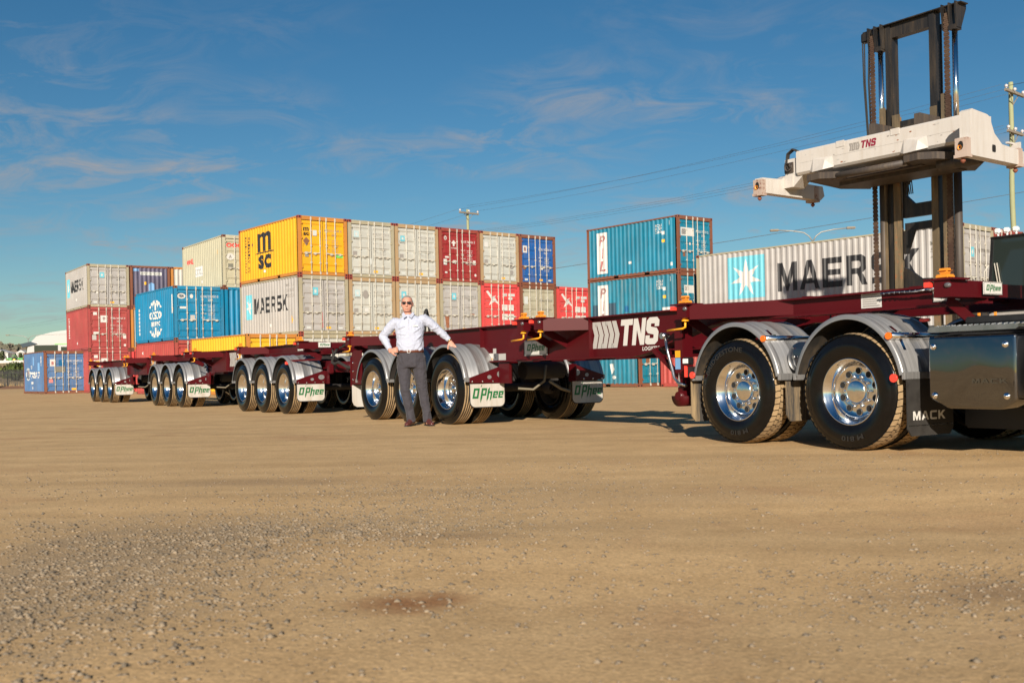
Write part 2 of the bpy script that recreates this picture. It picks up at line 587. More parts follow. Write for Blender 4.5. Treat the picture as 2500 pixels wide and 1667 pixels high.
def chevrons():
    """five chevron bars joined alternately at head and foot"""
    P = []
    w, pit, off, H = 0.78, 0.95, 0.55, 4.4
    def q(*p): P.append(list(p))
    for k in range(5):
        x = k * pit
        q((x + 0.1, 0), (x + 0.1 + w, 0), (x + off + w, H / 2), (x + off, H / 2))
        q((x + off, H / 2), (x + off + w, H / 2), (x + w, H), (x, H))
        if k < 4:
            if k % 2 == 0:
                q((x + w - 0.05, H - 0.75), (x + pit + 0.1, H - 0.75), (x + pit + 0.05, H), (x + w - 0.05, H))
            else:
                q((x + w, 0), (x + pit + 0.2, 0), (x + pit + 0.28, 0.75), (x + w + 0.05, 0.75))
    return P


CHEV = chevrons()  # in a 5.2 x 4.4 box


def clip_strip(poly, a, b, ax):
    def cut(pl, val, keep_gt):
        out = []
        for i in range(len(pl)):
            p, q = pl[i], pl[(i + 1) % len(pl)]
            ip = (p[ax] >= val) if keep_gt else (p[ax] <= val)
            iq = (q[ax] >= val) if keep_gt else (q[ax] <= val)
            if ip: out.append(p)
            if ip != iq:
                t = (val - p[ax]) / (q[ax] - p[ax])
                out.append((p[0] + t * (q[0] - p[0]), p[1] + t * (q[1] - p[1])))
        return out
    r = cut(poly, a, True)
    return cut(r, b, False) if len(r) > 2 else r


class Decal:
    """flat print laid on a surface; fn maps (u,v) -> 3-D point just proud of it"""
    def __init__(s):
        s.mb = MB(); s.mats = []

    def mi(s, m):
        if m not in s.mats:
            s.mats.append(m)
        return s.mats.index(m)

    def lay(s, polys, fn, m, breaks=None, ax=0):
        mi = s.mi(m)
        for pl in polys:
            parts = [pl]
            if breaks:
                lo = min(p[ax] for p in pl); hi = max(p[ax] for p in pl)
                bs = [lo] + [b for b in breaks if lo + 1e-5 < b < hi - 1e-5] + [hi]
                parts = [clip_strip(pl, bs[i], bs[i + 1], ax) for i in range(len(bs) - 1)]
            for q in parts:
                if len(q) > 2:
                    s.mb.add([fn(p[0], p[1]) for p in q], [list(range(len(q)))], mi)

    def build(s, name, parent):
        if not s.mb.f:
            return None
        return s.mb.build(name, s.mats, parent)
# ------------------------------------------------------------------ setting: ground
def ground_mat():
    m, nt, b = new_mat('compacted_dirt')
    tc = node(nt, 'ShaderNodeTexCoord')
    n1 = node(nt, 'ShaderNodeTexNoise', i_Scale=0.35, i_Detail=6.0, i_Roughness=0.62)
    n2 = node(nt, 'ShaderNodeTexNoise', i_Scale=2.6, i_Detail=9.0, i_Roughness=0.72)
    n3 = node(nt, 'ShaderNodeTexNoise', i_Scale=60.0, i_Detail=4.0, i_Roughness=0.7)
    vo = node(nt, 'ShaderNodeTexVoronoi', i_Scale=42.0)
    v2 = node(nt, 'ShaderNodeTexVoronoi', i_Scale=115.0)
    trk = node(nt, 'ShaderNodeMapping')
    trk.inputs['Rotation'].default_value = (0, 0, R(14))
    trk.inputs['Scale'].default_value = (0.06, 1.9, 1)
    n4 = node(nt, 'ShaderNodeTexNoise', i_Scale=1.0, i_Detail=5.0, i_Roughness=0.6)
    for n in (n1, n2, n3, vo, v2, trk):
        lk(nt, tc, 'Object', n, 0)
    lk(nt, trk, 0, n4, 0)
    cr = node(nt, 'ShaderNodeValToRGB')
    e = cr.color_ramp.elements
    e[0].position = 0.34; e[0].color = (0.41, 0.262, 0.122, 1)
    e[1].position = 0.66; e[1].color = (0.67, 0.458, 0.232, 1)
    mxa = node(nt, 'ShaderNodeMix', data_type='FLOAT', i_0=0.58)
    lk(nt, n1, 0, mxa, 2); lk(nt, n4, 0, mxa, 3)
    mxb = node(nt, 'ShaderNodeMix', data_type='FLOAT', i_0=0.42)
    lk(nt, mxa, 0, mxb, 2); lk(nt, n2, 0, mxb, 3)
    lk(nt, mxb, 0, cr, 0)
    # reddish damp patches
    n5 = node(nt, 'ShaderNodeTexNoise', i_Scale=0.55, i_Detail=5.0, i_Roughness=0.6, i_Distortion=0.4)
    mpo = node(nt, 'ShaderNodeMapping')
    mpo.inputs['Location'].default_value = (4.3, 8.1, 0)
    lk(nt, tc, 'Object', mpo, 0); lk(nt, mpo, 0, n5, 0)
    r5 = node(nt, 'ShaderNodeMapRange', i_1=0.58, i_2=0.74, i_3=0.0, i_4=0.65)
    lk(nt, n5, 0, r5, 0)
    mx1 = node(nt, 'ShaderNodeMix', data_type='RGBA')
    lk(nt, r5, 0, mx1, 'Factor'); lk(nt, cr, 0, mx1, 'A')
    mx1.inputs['B'].default_value = (0.38, 0.20, 0.10, 1)
    # gravelly and damp patches where they lie in the yard
    prev = mx1
    for (px, py, sx, sy, colr, amt) in ((-1.75, 4.3, 1.15, 2.0, (0.30, 0.22, 0.135), 0.75), (-0.36, 3.45, 0.30, 0.22, (0.27, 0.125, 0.05), 0.9), (1.75, 3.55, 0.75, 0.38, (0.26, 0.165, 0.09), 0.7), (-0.3, 4.75, 0.5, 0.22, (0.30, 0.19, 0.10), 0.6), (-1.9, 7.6, 1.1, 0.5, (0.31, 0.20, 0.11), 0.5), (0.9, 6.2, 1.6, 0.5, (0.36, 0.25, 0.14), 0.4)):
        mp = node(nt, 'ShaderNodeMapping', vector_type='POINT')
        mp.inputs['Location'].default_value = (-px / sx, -py / sy, 0)
        mp.inputs['Scale'].default_value = (1 / sx, 1 / sy, 1)
        lk(nt, tc, 'Object', mp, 0)
        ln = node(nt, 'ShaderNodeVectorMath', operation='LENGTH')
        lk(nt, mp, 0, ln, 0)
        ad = node(nt, 'ShaderNodeMath', operation='MULTIPLY_ADD', i_1=-2.6)
        lk(nt, n2, 0, ad, 0); lk(nt, ln, 'Value', ad, 2)
        rg_ = node(nt, 'ShaderNodeMapRange', i_1=-0.35, i_2=-1.15, i_3=0.0, i_4=amt)
        lk(nt, ad, 0, rg_, 0)
        mxp = node(nt, 'ShaderNodeMix', data_type='RGBA')
        lk(nt, rg_, 0, mxp, 'Factor'); lk(nt, prev, 'Result', mxp, 'A')
        mxp.inputs['B'].default_value = c4(colr)
        prev = mxp
    # faint tyre tracks crossing the yard
    acc = None
    for (ang, off, wd) in ((-9, 7.3, 0.13), (-9, 9.2, 0.13), (12, 5.0, 0.12), (12, 6.85, 0.12), (-30, 10.4, 0.14), (-30, 12.2, 0.14), (3, 12.6, 0.15)):
        mp = node(nt, 'ShaderNodeMapping', vector_type='POINT')
        mp.inputs['Rotation'].default_value = (0, 0, R(-ang))
        lk(nt, tc, 'Object', mp, 0)
        sp = node(nt, 'ShaderNodeSeparateXYZ'); lk(nt, mp, 0, sp, 0)
        wv = node(nt, 'ShaderNodeMath', operation='MULTIPLY_ADD', i_1=0.9, i_2=-off - 0.45); lk(nt, n1, 0, wv, 0)
        s1 = node(nt, 'ShaderNodeMath', operation='ADD'); lk(nt, sp, 'Y', s1, 0); lk(nt, wv, 0, s1, 1)
        ab = node(nt, 'ShaderNodeMath', operation='ABSOLUTE'); lk(nt, s1, 0, ab, 0)
        bd = node(nt, 'ShaderNodeMapRange', i_1=wd + 0.10, i_2=wd - 0.05); lk(nt, ab, 0, bd, 0)
        if acc is None:
            acc = bd
        else:
            mxm = node(nt, 'ShaderNodeMath', operation='MAXIMUM'); lk(nt, acc, 0, mxm, 0); lk(nt, bd, 0, mxm, 1); acc = mxm
    brk = node(nt, 'ShaderNodeMapRange', i_1=0.40, i_2=0.62, i_3=0.0, i_4=0.30); lk(nt, n2, 0, brk, 0)
    tm = node(nt, 'ShaderNodeMath', operation='MULTIPLY'); lk(nt, acc, 0, tm, 0); lk(nt, brk, 0, tm, 1)
    mxt = node(nt, 'ShaderNodeMix', data_type='RGBA')
    lk(nt, tm, 0, mxt, 'Factor'); lk(nt, prev, 'Result', mxt, 'A')
    mxt.inputs['B'].default_value = (0.25, 0.165, 0.085, 1)
    mx1 = mxt
    # grit
    gr = node(nt, 'ShaderNodeMapRange', i_1=0.25, i_2=0.75, i_3=0.78, i_4=1.22)
    lk(nt, n3, 0, gr, 0)
    sc = node(nt, 'ShaderNodeVectorMath', operation='SCALE')
    lk(nt, mx1, 'Result', sc, 0); lk(nt, gr, 0, sc, 'Scale')
    pc = node(nt, 'ShaderNodeMapRange', i_1=0.0, i_2=1.0, i_3=0.80, i_4=1.16)
    lk(nt, v2, 'Color', pc, 0)
    sc2 = node(nt, 'ShaderNodeVectorMath', operation='SCALE')
    lk(nt, sc, 0, sc2, 0); lk(nt, pc, 0, sc2, 'Scale')
    lk(nt, sc2, 0, b, 'Base Color')
    b.inputs['Roughness'].default_value = 0.95
    b.inputs['Specular IOR Level'].default_value = 0.2
    b1 = node(nt, 'ShaderNodeBump', i_Strength=0.5, i_Distance=0.010)
    lk(nt, n2, 0, b1, 'Height')
    b2 = node(nt, 'ShaderNodeBump', i_Strength=0.4, i_Distance=0.004, invert=True)
    lk(nt, vo, 'Distance', b2, 'Height'); lk(nt, b1, 0, b2, 'Normal')
    b3 = node(nt, 'ShaderNodeBump', i_Strength=0.4, i_Distance=0.0016, invert=True)
    lk(nt, v2, 'Distance', b3, 'Height'); lk(nt, b2, 0, b3, 'Normal')
    lk(nt, b3, 0, b, 'Normal')
    return m


M_DIRT = ground_mat()


def gz(x, y):
    """gentle unevenness of the yard near the camera"""
    d = 0.018 * math.sin(0.9 * x + 0.6 * y) + 0.014 * math.sin(1.7 * x - 1.1 * y + 1.0) + 0.010 * math.sin(3.1 * y + 0.5 * x)
    f = min(1.0, max(0.0, (y - 0.5) / 1.5)) * min(1.0, max(0.0, (9.0 - y + 0.35 * -abs(x)) / 2.5))
    return d * f - 0.0


def build_ground():
    mb = MB()
    xs = [-1500, -600, -250, -120, -60, -30, -18] + [round(-12 + 0.25 * k, 3) for k in range(97)] + [18, 30, 60, 120, 250, 600, 1500]
    ys = [-300, -80, -20, -6, -2] + [round(0 + 0.2 * k, 3) for k in range(51)] + [12, 16, 22, 30, 45, 70, 120, 250, 600, 2500]
    v = [(x, y, gz(x, y)) for y in ys for x in xs]
    nx = len(xs)
    f = [(j * nx + i, j * nx + i + 1, (j + 1) * nx + i + 1, (j + 1) * nx + i) for j in range(len(ys) - 1) for i in range(nx - 1)]
    mb.add(v, f, 0, True)
    o = mb.build('ground', M_DIRT)
    tag(o, 'tan compacted dirt yard with scattered gravel', kind='structure')


build_ground()

# loose gravel: real stones, far too many to count
def build_gravel():
    base = np.array([(1, 0, 0), (-1, 0, 0), (0, 1, 0), (0, -1, 0), (0, 0, 1), (0, 0, -1)], float)
    tri = np.array([(0, 2, 4), (2, 1, 4), (1, 3, 4), (3, 0, 4), (2, 0, 5), (1, 2, 5), (3, 1, 5), (0, 3, 5)])
    P = []; S = []
    def scatter(n, x0, x1, y0, y1, dens, smin, smax):
        c = 0
        while c < n:
            x = rng.uniform(x0, x1); y = y0 + (y1 - y0) * rng.uniform(0, 1) ** 1.4
            if abs(x) > 0.56 * y + 0.5:
                continue
            if rng.uniform() > dens(x, y):
                continue
            P.append((x, y, gz(x, y))); S.append(smin + (smax - smin) * rng.uniform() ** 3); c += 1
    def patch(x, y):
        a = math.exp(-(((x + 1.6 - 0.35 * (y - 4)) / 1.0) ** 2 + ((y - 4.2) / 2.2) ** 2))
        b = math.exp(-(((x - 1.7) / 0.8) ** 2 + ((y - 3.6) / 0.5) ** 2))
        n = 0.5 + 0.5 * math.sin(1.3 * x + 2.1 * y) * math.sin(0.7 * y - 1.9 * x)
        return min(1, 0.02 + 0.98 * a + 0.5 * b + 0.05 * n)
    scatter(26000, -6, 6, 2.2, 9.0, patch, 0.003, 0.013)
    scatter(1600, -6, 6, 2.2, 13.0, lambda x, y: 0.6, 0.0025, 0.008)
    scatter(500, -14, 12, 8.0, 22.0, lambda x, y: 0.6, 0.004, 0.010)
    P = np.array(P); S = np.array(S); n = len(P)
    sc = np.stack([S * rng.uniform(0.8, 1.4, n), S * rng.uniform(0.8, 1.4, n), S * rng.uniform(0.35, 0.8, n)], 1)
    an = rng.uniform(0, 2 * PI, n)
    V = base[None] * sc[:, None, :] * rng.uniform(0.75, 1.2, (n, 6, 1))
    ca, sa = np.cos(an)[:, None], np.sin(an)[:, None]
    X = V[..., 0] * ca - V[..., 1] * sa; Y = V[..., 0] * sa + V[..., 1] * ca
    V = np.stack([X, Y, V[..., 2]], 2) + P[:, None, :] + np.array([0, 0, 1])[None, None] * (sc[:, None, 2:3] * 0.25)
    F = tri[None] + (np.arange(n) * 6)[:, None, None]
    me = bpy.data.meshes.new('gravel')
    me.vertices.add(n * 6); me.vertices.foreach_set('co', V.ravel())
    me.loops.add(n * 24); me.loops.foreach_set('vertex_index', F.ravel().astype(np.int32))
    me.polygons.add(n * 8)
    me.polygons.foreach_set('loop_start', np.arange(0, n * 24, 3, dtype=np.int32))
    me.update(calc_edges=True)
    m, nt, b = new_mat('gravel_stone')
    tc = node(nt, 'ShaderNodeTexCoord')
    nz = node(nt, 'ShaderNodeTexNoise', i_Scale=14.0, i_Detail=2.0)
    lk(nt, tc, 'Object', nz, 0)
    cr = node(nt, 'ShaderNodeValToRGB')
    cr.color_ramp.elements[0].position = 0.35; cr.color_ramp.elements[0].color = (0.13, 0.105, 0.075, 1)
    cr.color_ramp.elements[1].position = 0.68; cr.color_ramp.elements[1].color = (0.30, 0.235, 0.16, 1)
    lk(nt, nz, 0, cr, 0); lk(nt, cr, 0, b, 'Base Color')
    b.inputs['Roughness'].default_value = 0.9
    me.materials.append(m)
    o = put('gravel', me)
    tag(o, 'loose grey-brown gravel strewn over the dirt', kind='stuff')


build_gravel()

# ------------------------------------------------------------------ shipping containers
CW, CH = 2.438, 2.591
CMESH = {}


def corr_profile(L, period):
    """outer side wall corrugation along the length: list of (y, depth)"""
    n = max(2, round((L - 0.36) / period))
    p = (L - 0.36) / n
    pts = []
    y = 0.18
    for k in range(n):
        pts += [(y, 0.0), (y + 0.28 * p, 0.0), (y + 0.5 * p, 1.0), (y + 0.78 * p, 1.0)]
        y += p
    pts.append((L - 0.18, 0.0))
    return pts


def interp(pts, y):
    if y <= pts[0][0]: return pts[0][1]
    for a, b in zip(pts, pts[1:]):
        if y <= b[0]:
            return a[1] + (b[1] - a[1]) * (y - a[0]) / (b[0] - a[0])
    return pts[-1][1]


SIDE_X, SIDE_D = 0.018, 0.036
END_D = 0.046
DOOR_Y, DOOR_D = 0.045, 0.030


def door_profile(H):
    z0, z1 = 0.17, H - 0.19
    n = 5; p = (z1 - z0) / n
    pts = [(z0, 0.0)]
    for k in range(n):
        z = z0 + k * p
        pts += [(z + 0.30 * p, 0.0), (z + 0.40 * p, 1.0), (z + 0.60 * p, 1.0), (z + 0.70 * p, 0.0)]
    pts.append((z1, 0.0))
    return pts


def container_meshes(L, H):
    key = (L, H)
    if key in CMESH:
        return CMESH[key]
    W = CW
    d = {}
    # frame
    f = MB()
    for x0, x1 in ((0.006, 0.15), (W - 0.15, W - 0.006)):
        f.box(x0, x1, 0.006, 0.09, 0.12, H - 0.12)
        f.box(x0, x1 if x0 < 1 else x1, L - 0.13, L - 0.006, 0.12, H - 0.12)
    f.box(0.17, W - 0.17, 0.012, 0.10, H - 0.175, H - 0.006)      # door header
    f.box(0.17, W - 0.17, 0.012, 0.12, 0.012, 0.15)               # door sill
    f.box(0.17, W - 0.17, L - 0.10, L - 0.012, H - 0.12, H - 0.006)
    f.box(0.17, W - 0.17, L - 0.10, L - 0.012, 0.012, 0.16)
    for s in (0, 1):
        a, b = (0.012, 0.075) if s == 0 else (W - 0.075, W - 0.012)
        f.box(a, b, 0.18, L - 0.18, H - 0.075, H - 0.012)         # top rail
        c = L / 2
        pk = [c - 1.21, c - 0.85, c + 0.85, c + 1.21] if L < 7 else [c - 1.2, c - 0.9, c + 0.9, c + 1.2]
        for y0, y1 in ((0.18, pk[0]), (pk[1], pk[2]), (pk[3], L - 0.18)):
            f.box(a, b, y0, y1, 0.02, 0.125)                      # bottom rail with fork pockets left open
        f.box(a + 0.02, b - 0.02, 0.18, L - 0.18, 0.126, 0.165)
    f.box(0.09, W - 0.09, 0.10, L - 0.10, 0.10, 0.12)             # floor
    f.box(1.205, 1.233, 0.052, 0.06, 0.16, H - 0.18, 1)           # door gasket
    f.box(0.152, 0.168, 0.050, 0.06, 0.16, H - 0.18, 1)
    f.box(W - 0.168, W - 0.152, 0.050, 0.06, 0.16, H - 0.18, 1)
    f.box(0.16, W - 0.16, 0.058, 0.066, H - 0.205, H - 0.178, 1)
    f.box(0.16, W - 0.16, 0.058, 0.066, 0.152, 0.166, 1)
    for k in range(4):                                            # hinges
        z = 0.32 + k * (H - 0.66) / 3
        f.box(0.10, 0.20, -0.004, 0.05, z - 0.035, z + 0.035)
        f.box(W - 0.20, W - 0.10, -0.004, 0.05, z - 0.035, z + 0.035)
    d['frame'] = f.mesh('frame', [M_GALV, M_HOLE])
    # corner casting, with its two dark openings let in
    c = MB()
    c.box(0, 0.162, 0, 0.178, 0, 0.118)
    def hole(face):
        pts = ngon(0.5, 0.5, 0.26, 0.33, 10)[0]
        if face == 'y0':
            v = [(p[0] * 0.162, -0.002, p[1] * 0.118) for p in pts]
        elif face == 'x0':
            v = [(-0.002, p[1] * 0.178, p[0] * 0.118) for p in pts]
        elif face == 'y1':
            v = [(p[0] * 0.162, 0.180, p[1] * 0.118) for p in pts]
        else:
            v = [(0.164, p[1] * 0.178, p[0] * 0.118) for p in pts]
        c.add(v, [list(range(10))], 1)
    for q in ('y0', 'x0', 'y1', 'x1'):
        hole(q)
    d['casting'] = c.mesh('corner_casting', [M_RUSTC, M_HOLE])
    # side wall
    prof = corr_profile(L, 0.275)
    for nm, sg in (('wl', 1), ('wr', -1)):
        w = MB()
        v = []
        for y, q in prof:
            x = SIDE_X + SIDE_D * q
            x = x if sg == 1 else W - x
            v += [(x, y, 0.14), (x, y, H - 0.05)]
        fc = [(2 * i, 2 * i + 2, 2 * i + 3, 2 * i + 1) for i in range(len(prof) - 1)]
        w.add(v, fc if sg == -1 else [g[::-1] for g in fc])
        d[nm] = w.mesh('side_wall', [M_GALV])
    # front end wall
    w = MB()
    ep = corr_profile(W, 0.26)
    v = []
    for x, q in ep:
        y = L - 0.02 - END_D * q
        v += [(x, y, 0.14), (x, y, H - 0.10)]
    w.add(v, [(2 * i, 2 * i + 2, 2 * i + 3, 2 * i + 1) for i in range(len(ep) - 1)])
    d['end'] = w.mesh('front_wall', [M_GALV])
    # roof
    w = MB()
    v = []
    for y, q in prof:
        z = H - 0.016 - 0.02 * q
        v += [(0.05, y, z), (W - 0.05, y, z)]
    w.add(v, [(2 * i, 2 * i + 1, 2 * i + 3, 2 * i + 2) for i in range(len(prof) - 1)])
    d['roof'] = w.mesh('roof', [M_GALV])
    # door leaves
    dp = door_profile(H)
    for nm, x0, x1 in (('dl', 0.168, 1.205), ('dr', 1.233, W - 0.168)):
        w = MB()
        w.box(x0, x0 + 0.075, DOOR_Y - 0.001, DOOR_Y + 0.05, 0.168, H - 0.205)
        w.box(x1 - 0.075, x1, DOOR_Y - 0.001, DOOR_Y + 0.05, 0.168, H - 0.205)
        v = []
        for z, q in dp:
            y = DOOR_Y + DOOR_D * q
            v += [(x0 + 0.075, y, min(z, H - 0.205)), (x1 - 0.075, y, min(z, H - 0.205))]
        w.add(v, [(2 * i, 2 * i + 1, 2 * i + 3, 2 * i + 2) for i in range(len(dp) - 1)])
        d[nm] = w.mesh('door', [M_GALV])
    # lock rod with its brackets and handle
    w = MB()
    w.cyl((0, 0.016, 0.06), (0, 0.016, H - 0.03), 0.019, 8)
    for z in (0.13, 0.55, H * 0.5, H - 0.65, H - 0.16):
        w.box(-0.035, 0.035, 0.0, 0.044, z - 0.03, z + 0.03)
    for z in (0.10, H - 0.10):
        w.box(-0.03, 0.03, -0.012, 0.02, z - 0.05, z + 0.05)
    d['rod'] = w.mesh('lock_rod', [M_GALV])
    for nm, sg in (('hl', -1), ('hr', 1)):
        w = MB()
        w.bar((0, -0.002, 0.98), (sg * 0.36, 0.0, 0.95), 0.02, 0.03)
        w.box(sg * 0.24 - 0.05, sg * 0.24 + 0.05, -0.004, 0.044, 0.90, 1.0)
        w.box(sg * 0.05 - 0.02, sg * 0.05 + 0.02, -0.008, 0.03, 0.955, 1.01)
        d[nm] = w.mesh('door_handle', [M_GALV])
    CMESH[key] = d
    return d


PAINT = {}


def cpaint(key, col, rust=0.15, rough=0.5, fade=0.10, dirt=0.10):
    PAINT[key] = weathered('container_paint_' + key, tuple(0.86 * c for c in col), rust=rust, rough=rough, fade=fade, dirt_amt=dirt)
    return PAINT[key]


cpaint('pale_grey', (0.425, 0.41, 0.395), 0.02)
cpaint('light_grey', (0.525, 0.53, 0.485), 0.18, fade=0.07)
cpaint('beige', (0.43, 0.41, 0.31), 0.34, dirt=0.35)
cpaint('yellow', (0.78, 0.40, 0.012), 0.12)
cpaint('yellow2', (0.74, 0.43, 0.02), 0.05)
cpaint('maroon', (0.30, 0.018, 0.022), 0.08)
cpaint('faded_red', (0.42, 0.065, 0.058), 0.1, fade=0.15)
cpaint('faded_red2', (0.38, 0.062, 0.06), 0.12, fade=0.15)
cpaint('bright_red', (0.68, 0.070, 0.070), 0.02)
cpaint('royal_blue', (0.012, 0.105, 0.36), 0.25, dirt=0.15)
cpaint('weathered_blue', (0.075, 0.175, 0.36), 0.22, fade=0.16, dirt=0.14)
cpaint('cyan_blue', (0.0, 0.205, 0.40), 0.04)
cpaint('teal', (0.002, 0.20, 0.32), 0.27, fade=0.16)
cpaint('teal2', (0.006, 0.20, 0.30), 0.33, fade=0.2, dirt=0.2)
cpaint('cream', (0.50, 0.475, 0.345), 0.05)
cpaint('purple', (0.10, 0.095, 0.16), 0.42, fade=0.2)
cpaint('dull_white', (0.55, 0.53, 0.48), 0.1)
cpaint('orange_post', (0.42, 0.29, 0.16), 0.45)
cpaint('amber_post', (0.55, 0.22, 0.04), 0.35)
cpaint('rust_post', (0.22, 0.08, 0.045), 0.75)
cpaint('pink_post', (0.42, 0.22, 0.16), 0.5)
cpaint('pale_post', (0.40, 0.36, 0.25), 0.38)
cpaint('red_post', (0.30, 0.05, 0.035), 0.3)
M_STARBG = plain('sky_blue_print', (0.13, 0.46, 0.56), 0.5, var=0.06)
M_FADEINK = plain('faded_print', (0.20, 0.19, 0.17), 0.6)
M_FADEWHT = plain('faded_white_print', (0.52, 0.54, 0.52), 0.6)
M_PINKRED = plain('red_print', (0.72, 0.05, 0.05), 0.5)
M_FADERED = plain('faded_red_print', (0.52, 0.20, 0.19), 0.5)
M_STICKY = plain('orange_sticker', (0.85, 0.42, 0.02), 0.5)
M_LIME = plain('lime_sticker', (0.20, 0.62, 0.12), 0.5)
M_GREYP = plain('grey_patch', (0.27, 0.25, 0.23), 0.6)
M_DKPATCH = plain('dark_repair_patch', (0.025, 0.065, 0.10), 0.6)
M_BLPATCH = plain('blue_repair_patch', (0.0, 0.10, 0.24), 0.6)
M_LBLUE = plain('pale_blue_patch', (0.15, 0.32, 0.55), 0.6)
M_BROWNP = plain('brown_placard', (0.20, 0.09, 0.05), 0.6)
M_RUSTP = plain('rust_run', (0.26, 0.10, 0.05), 0.85, var=0.3)
M_TANP = plain('tan_patch', (0.17, 0.17, 0.14), 0.7)

ORIGINS = {
    'M': (-9.179, 45.555, 0.682),
    'L': (-25.391, 62.843, 0.604),
    'T': (7.703, 47.78, 0.683),
    'B': (-28.067, 62.773, 0.623),
}


class Box:
    def __init__(s, label, pos, yaw, z, paint, post='pale_post', L=6.058, H=CH, end=False, group='stacked shipping containers',
                 casting='rust', cat='container', rodpaint=None):
        s.L, s.H = L, H
        x, y = pos
        ca, sa = math.cos(yaw), math.sin(yaw)
        if end:   # turned round: the plain corrugated end faces the yard
            x += CW * ca - L * sa; y += CW * sa + L * ca
            yaw += PI
        d = container_meshes(L, H)
        s.root = thing('shipping_container', label, cat, (x, y, z), yaw, group)
        pm = PAINT[paint]; fm = PAINT[post]
        r = s.root
        put('frame', d['frame'], r, mats=[fm, M_HOLE])
        for cx in (0, CW - 0.162):
            for cy in (0, L - 0.178):
                for cz in (0, H - 0.118):
                    put('corner_casting', d['casting'], r, (cx, cy, cz), mats=[M_RUSTC if casting == 'rust' else PAINT[casting], M_HOLE])
        put('side_wall', d['wl'], r, mats=[pm]); put('side_wall', d['wr'], r, mats=[pm])
        put('front_wall', d['end'], r, mats=[pm]); put('roof', d['roof'], r, mats=[pm])
        rm = rodpaint or M_GALV
        for k, xs in (('dl', (0.62, 1.06)), ('dr', (1.378, 1.82))):
            dr = put('door', d[k], r, mats=[pm])
            if not end:
                for i, xx in enumerate(xs):
                    put('lock_rod', d['rod'], dr, (xx, 0, 0), mats=[rm])
                    put('door_handle', d['hl' if k == 'dl' else 'hr'], dr, (xx, 0, 0), mats=[rm])
        s.dec = Decal()
        s.sp = corr_profile(L, 0.275); s.dp = door_profile(H); s.ep = corr_profile(CW, 0.26)

    # left long side: u from the far end towards the door corner
    def left(s, polys, m):
        L = s.L
        s.dec.lay(polys, lambda u, v: (SIDE_X + SIDE_D * interp(s.sp, L - u) - 0.004, L - u, v), m,
                  sorted(L - y for y, q in s.sp), 0)

    def door(s, polys, m, flat=False):
        s.dec.lay(polys, lambda u, v: (u, DOOR_Y + (0 if flat else DOOR_D * interp(s.dp, v)) - 0.004, v), m,
                  None if flat else [z for z, q in s.dp], 1)

    def end(s, polys, m):   # plain end wall of a turned container, u left to right as seen
        L = s.L
        s.dec.lay(polys, lambda u, v: (CW - u, L - 0.02 - END_D * interp(s.ep, CW - u) + 0.004, v), m,
                  sorted(CW - x for x, q in s.ep), 0)

    def ident(s, a, b, c, m, z=1.95, code='22G1', lines=True, small=True):
        s.door(polys_text(a, 1.30, z, 0.32, 0.11, 0.006), m, True)
        s.door(polys_text(b, 1.66, z, 0.38, 0.11, 0.006), m, True)
        s.door(polys_text(c, 2.10, z, 0.07, 0.11, 0.006), m, True)
        s.door(polys_text(code, 1.66, z - 0.17, 0.24, 0.10, 0.006), m, True)
        if lines:
            for k, (w1, t, t2) in enumerate(((0.28, 'MAX.WT.', '30.480 KG'), (0.18, 'TARE', '2.200 KG'), (0.28, 'PAYLOAD', '28.280 KG'), (0.2, 'CU.CAP', '33.2 CU.M'))):
                zz = z - 0.40 - 0.20 * k
                s.door(polys_text(t, 1.30, zz, w1, 0.055, 0.006, res=1), m, True)
                s.door(polys_text(t2, 1.66, zz, 0.34, 0.055, 0.006, res=1), m, True)
                s.door(polys_text(t2.replace('KG', 'LB'), 1.66, zz - 0.085, 0.32, 0.055, 0.006, res=1), m, True)

    def staron(s, x, z, w, h, fade=False, cap=True):
        s.door(rect(x, z, w, h), M_STARBG if not fade else M_FADESTAR, True)
        s.dec.lay(star7(x + w / 2, z + h / 2, w * 0.40, h * 0.40), lambda u, v: (u, DOOR_Y - 0.007, v), M_WHITE)
        if cap:
            s.door(polys_text('MAERSK', x - 0.02, z - 0.10, w + 0.06, 0.06, 0.01), M_FADEINK, True)

    def stickers(s, yellow=True, plate=True):
        if plate:
            s.door(rect(0.24, 0.92, 0.22, 0.26), M_GREYP, True)
        if yellow:
            s.door(rect(1.32, 0.24, 0.22, 0.10), M_STICKY, True)
        s.door(rect(0.34, 0.24, 0.20, 0.10), M_FADEWHT, True)
        s.door(rect(1.93, 0.24, 0.20, 0.08), M_FADEWHT, True)

    def done(s):
        s.dec.build('lettering', s.root)
        return s.root


M_FADESTAR = plain('faded_star_print', (0.42, 0.55, 0.57), 0.6)


def slot(key, col, row=0.0, gap=0.062):
    x, y, yaw = ORIGINS[key]
    ca, sa = math.cos(yaw), math.sin(yaw)
    dx = col * (CW + gap)
    return (x + ca * dx - sa * row, y + sa * dx + ca * row), yaw


def maersk_side(b, u0, z0, w, h, ink, star=True):
    """star box and word along the long side"""
    sw = h * 0.92
    if star:
        b.left(rect(u0, z0 - h * 0.32, sw, h * 1.62), M_STARBG)
        b.dec.lay([[(p[0], p[1]) for p in q] for q in star7(u0 + sw / 2, z0 + h * 0.5, sw * 0.44, h * 0.62)],
                  lambda u, v: (SIDE_X + SIDE_D * interp(b.sp, b.L - u) - 0.008, b.L - u, v), M_WHITE, sorted(b.L - y for y, q in b.sp), 0)
    b.left(bold_word('MAERSK', u0 + sw * 1.35, z0, w - sw * 1.35, h), ink)


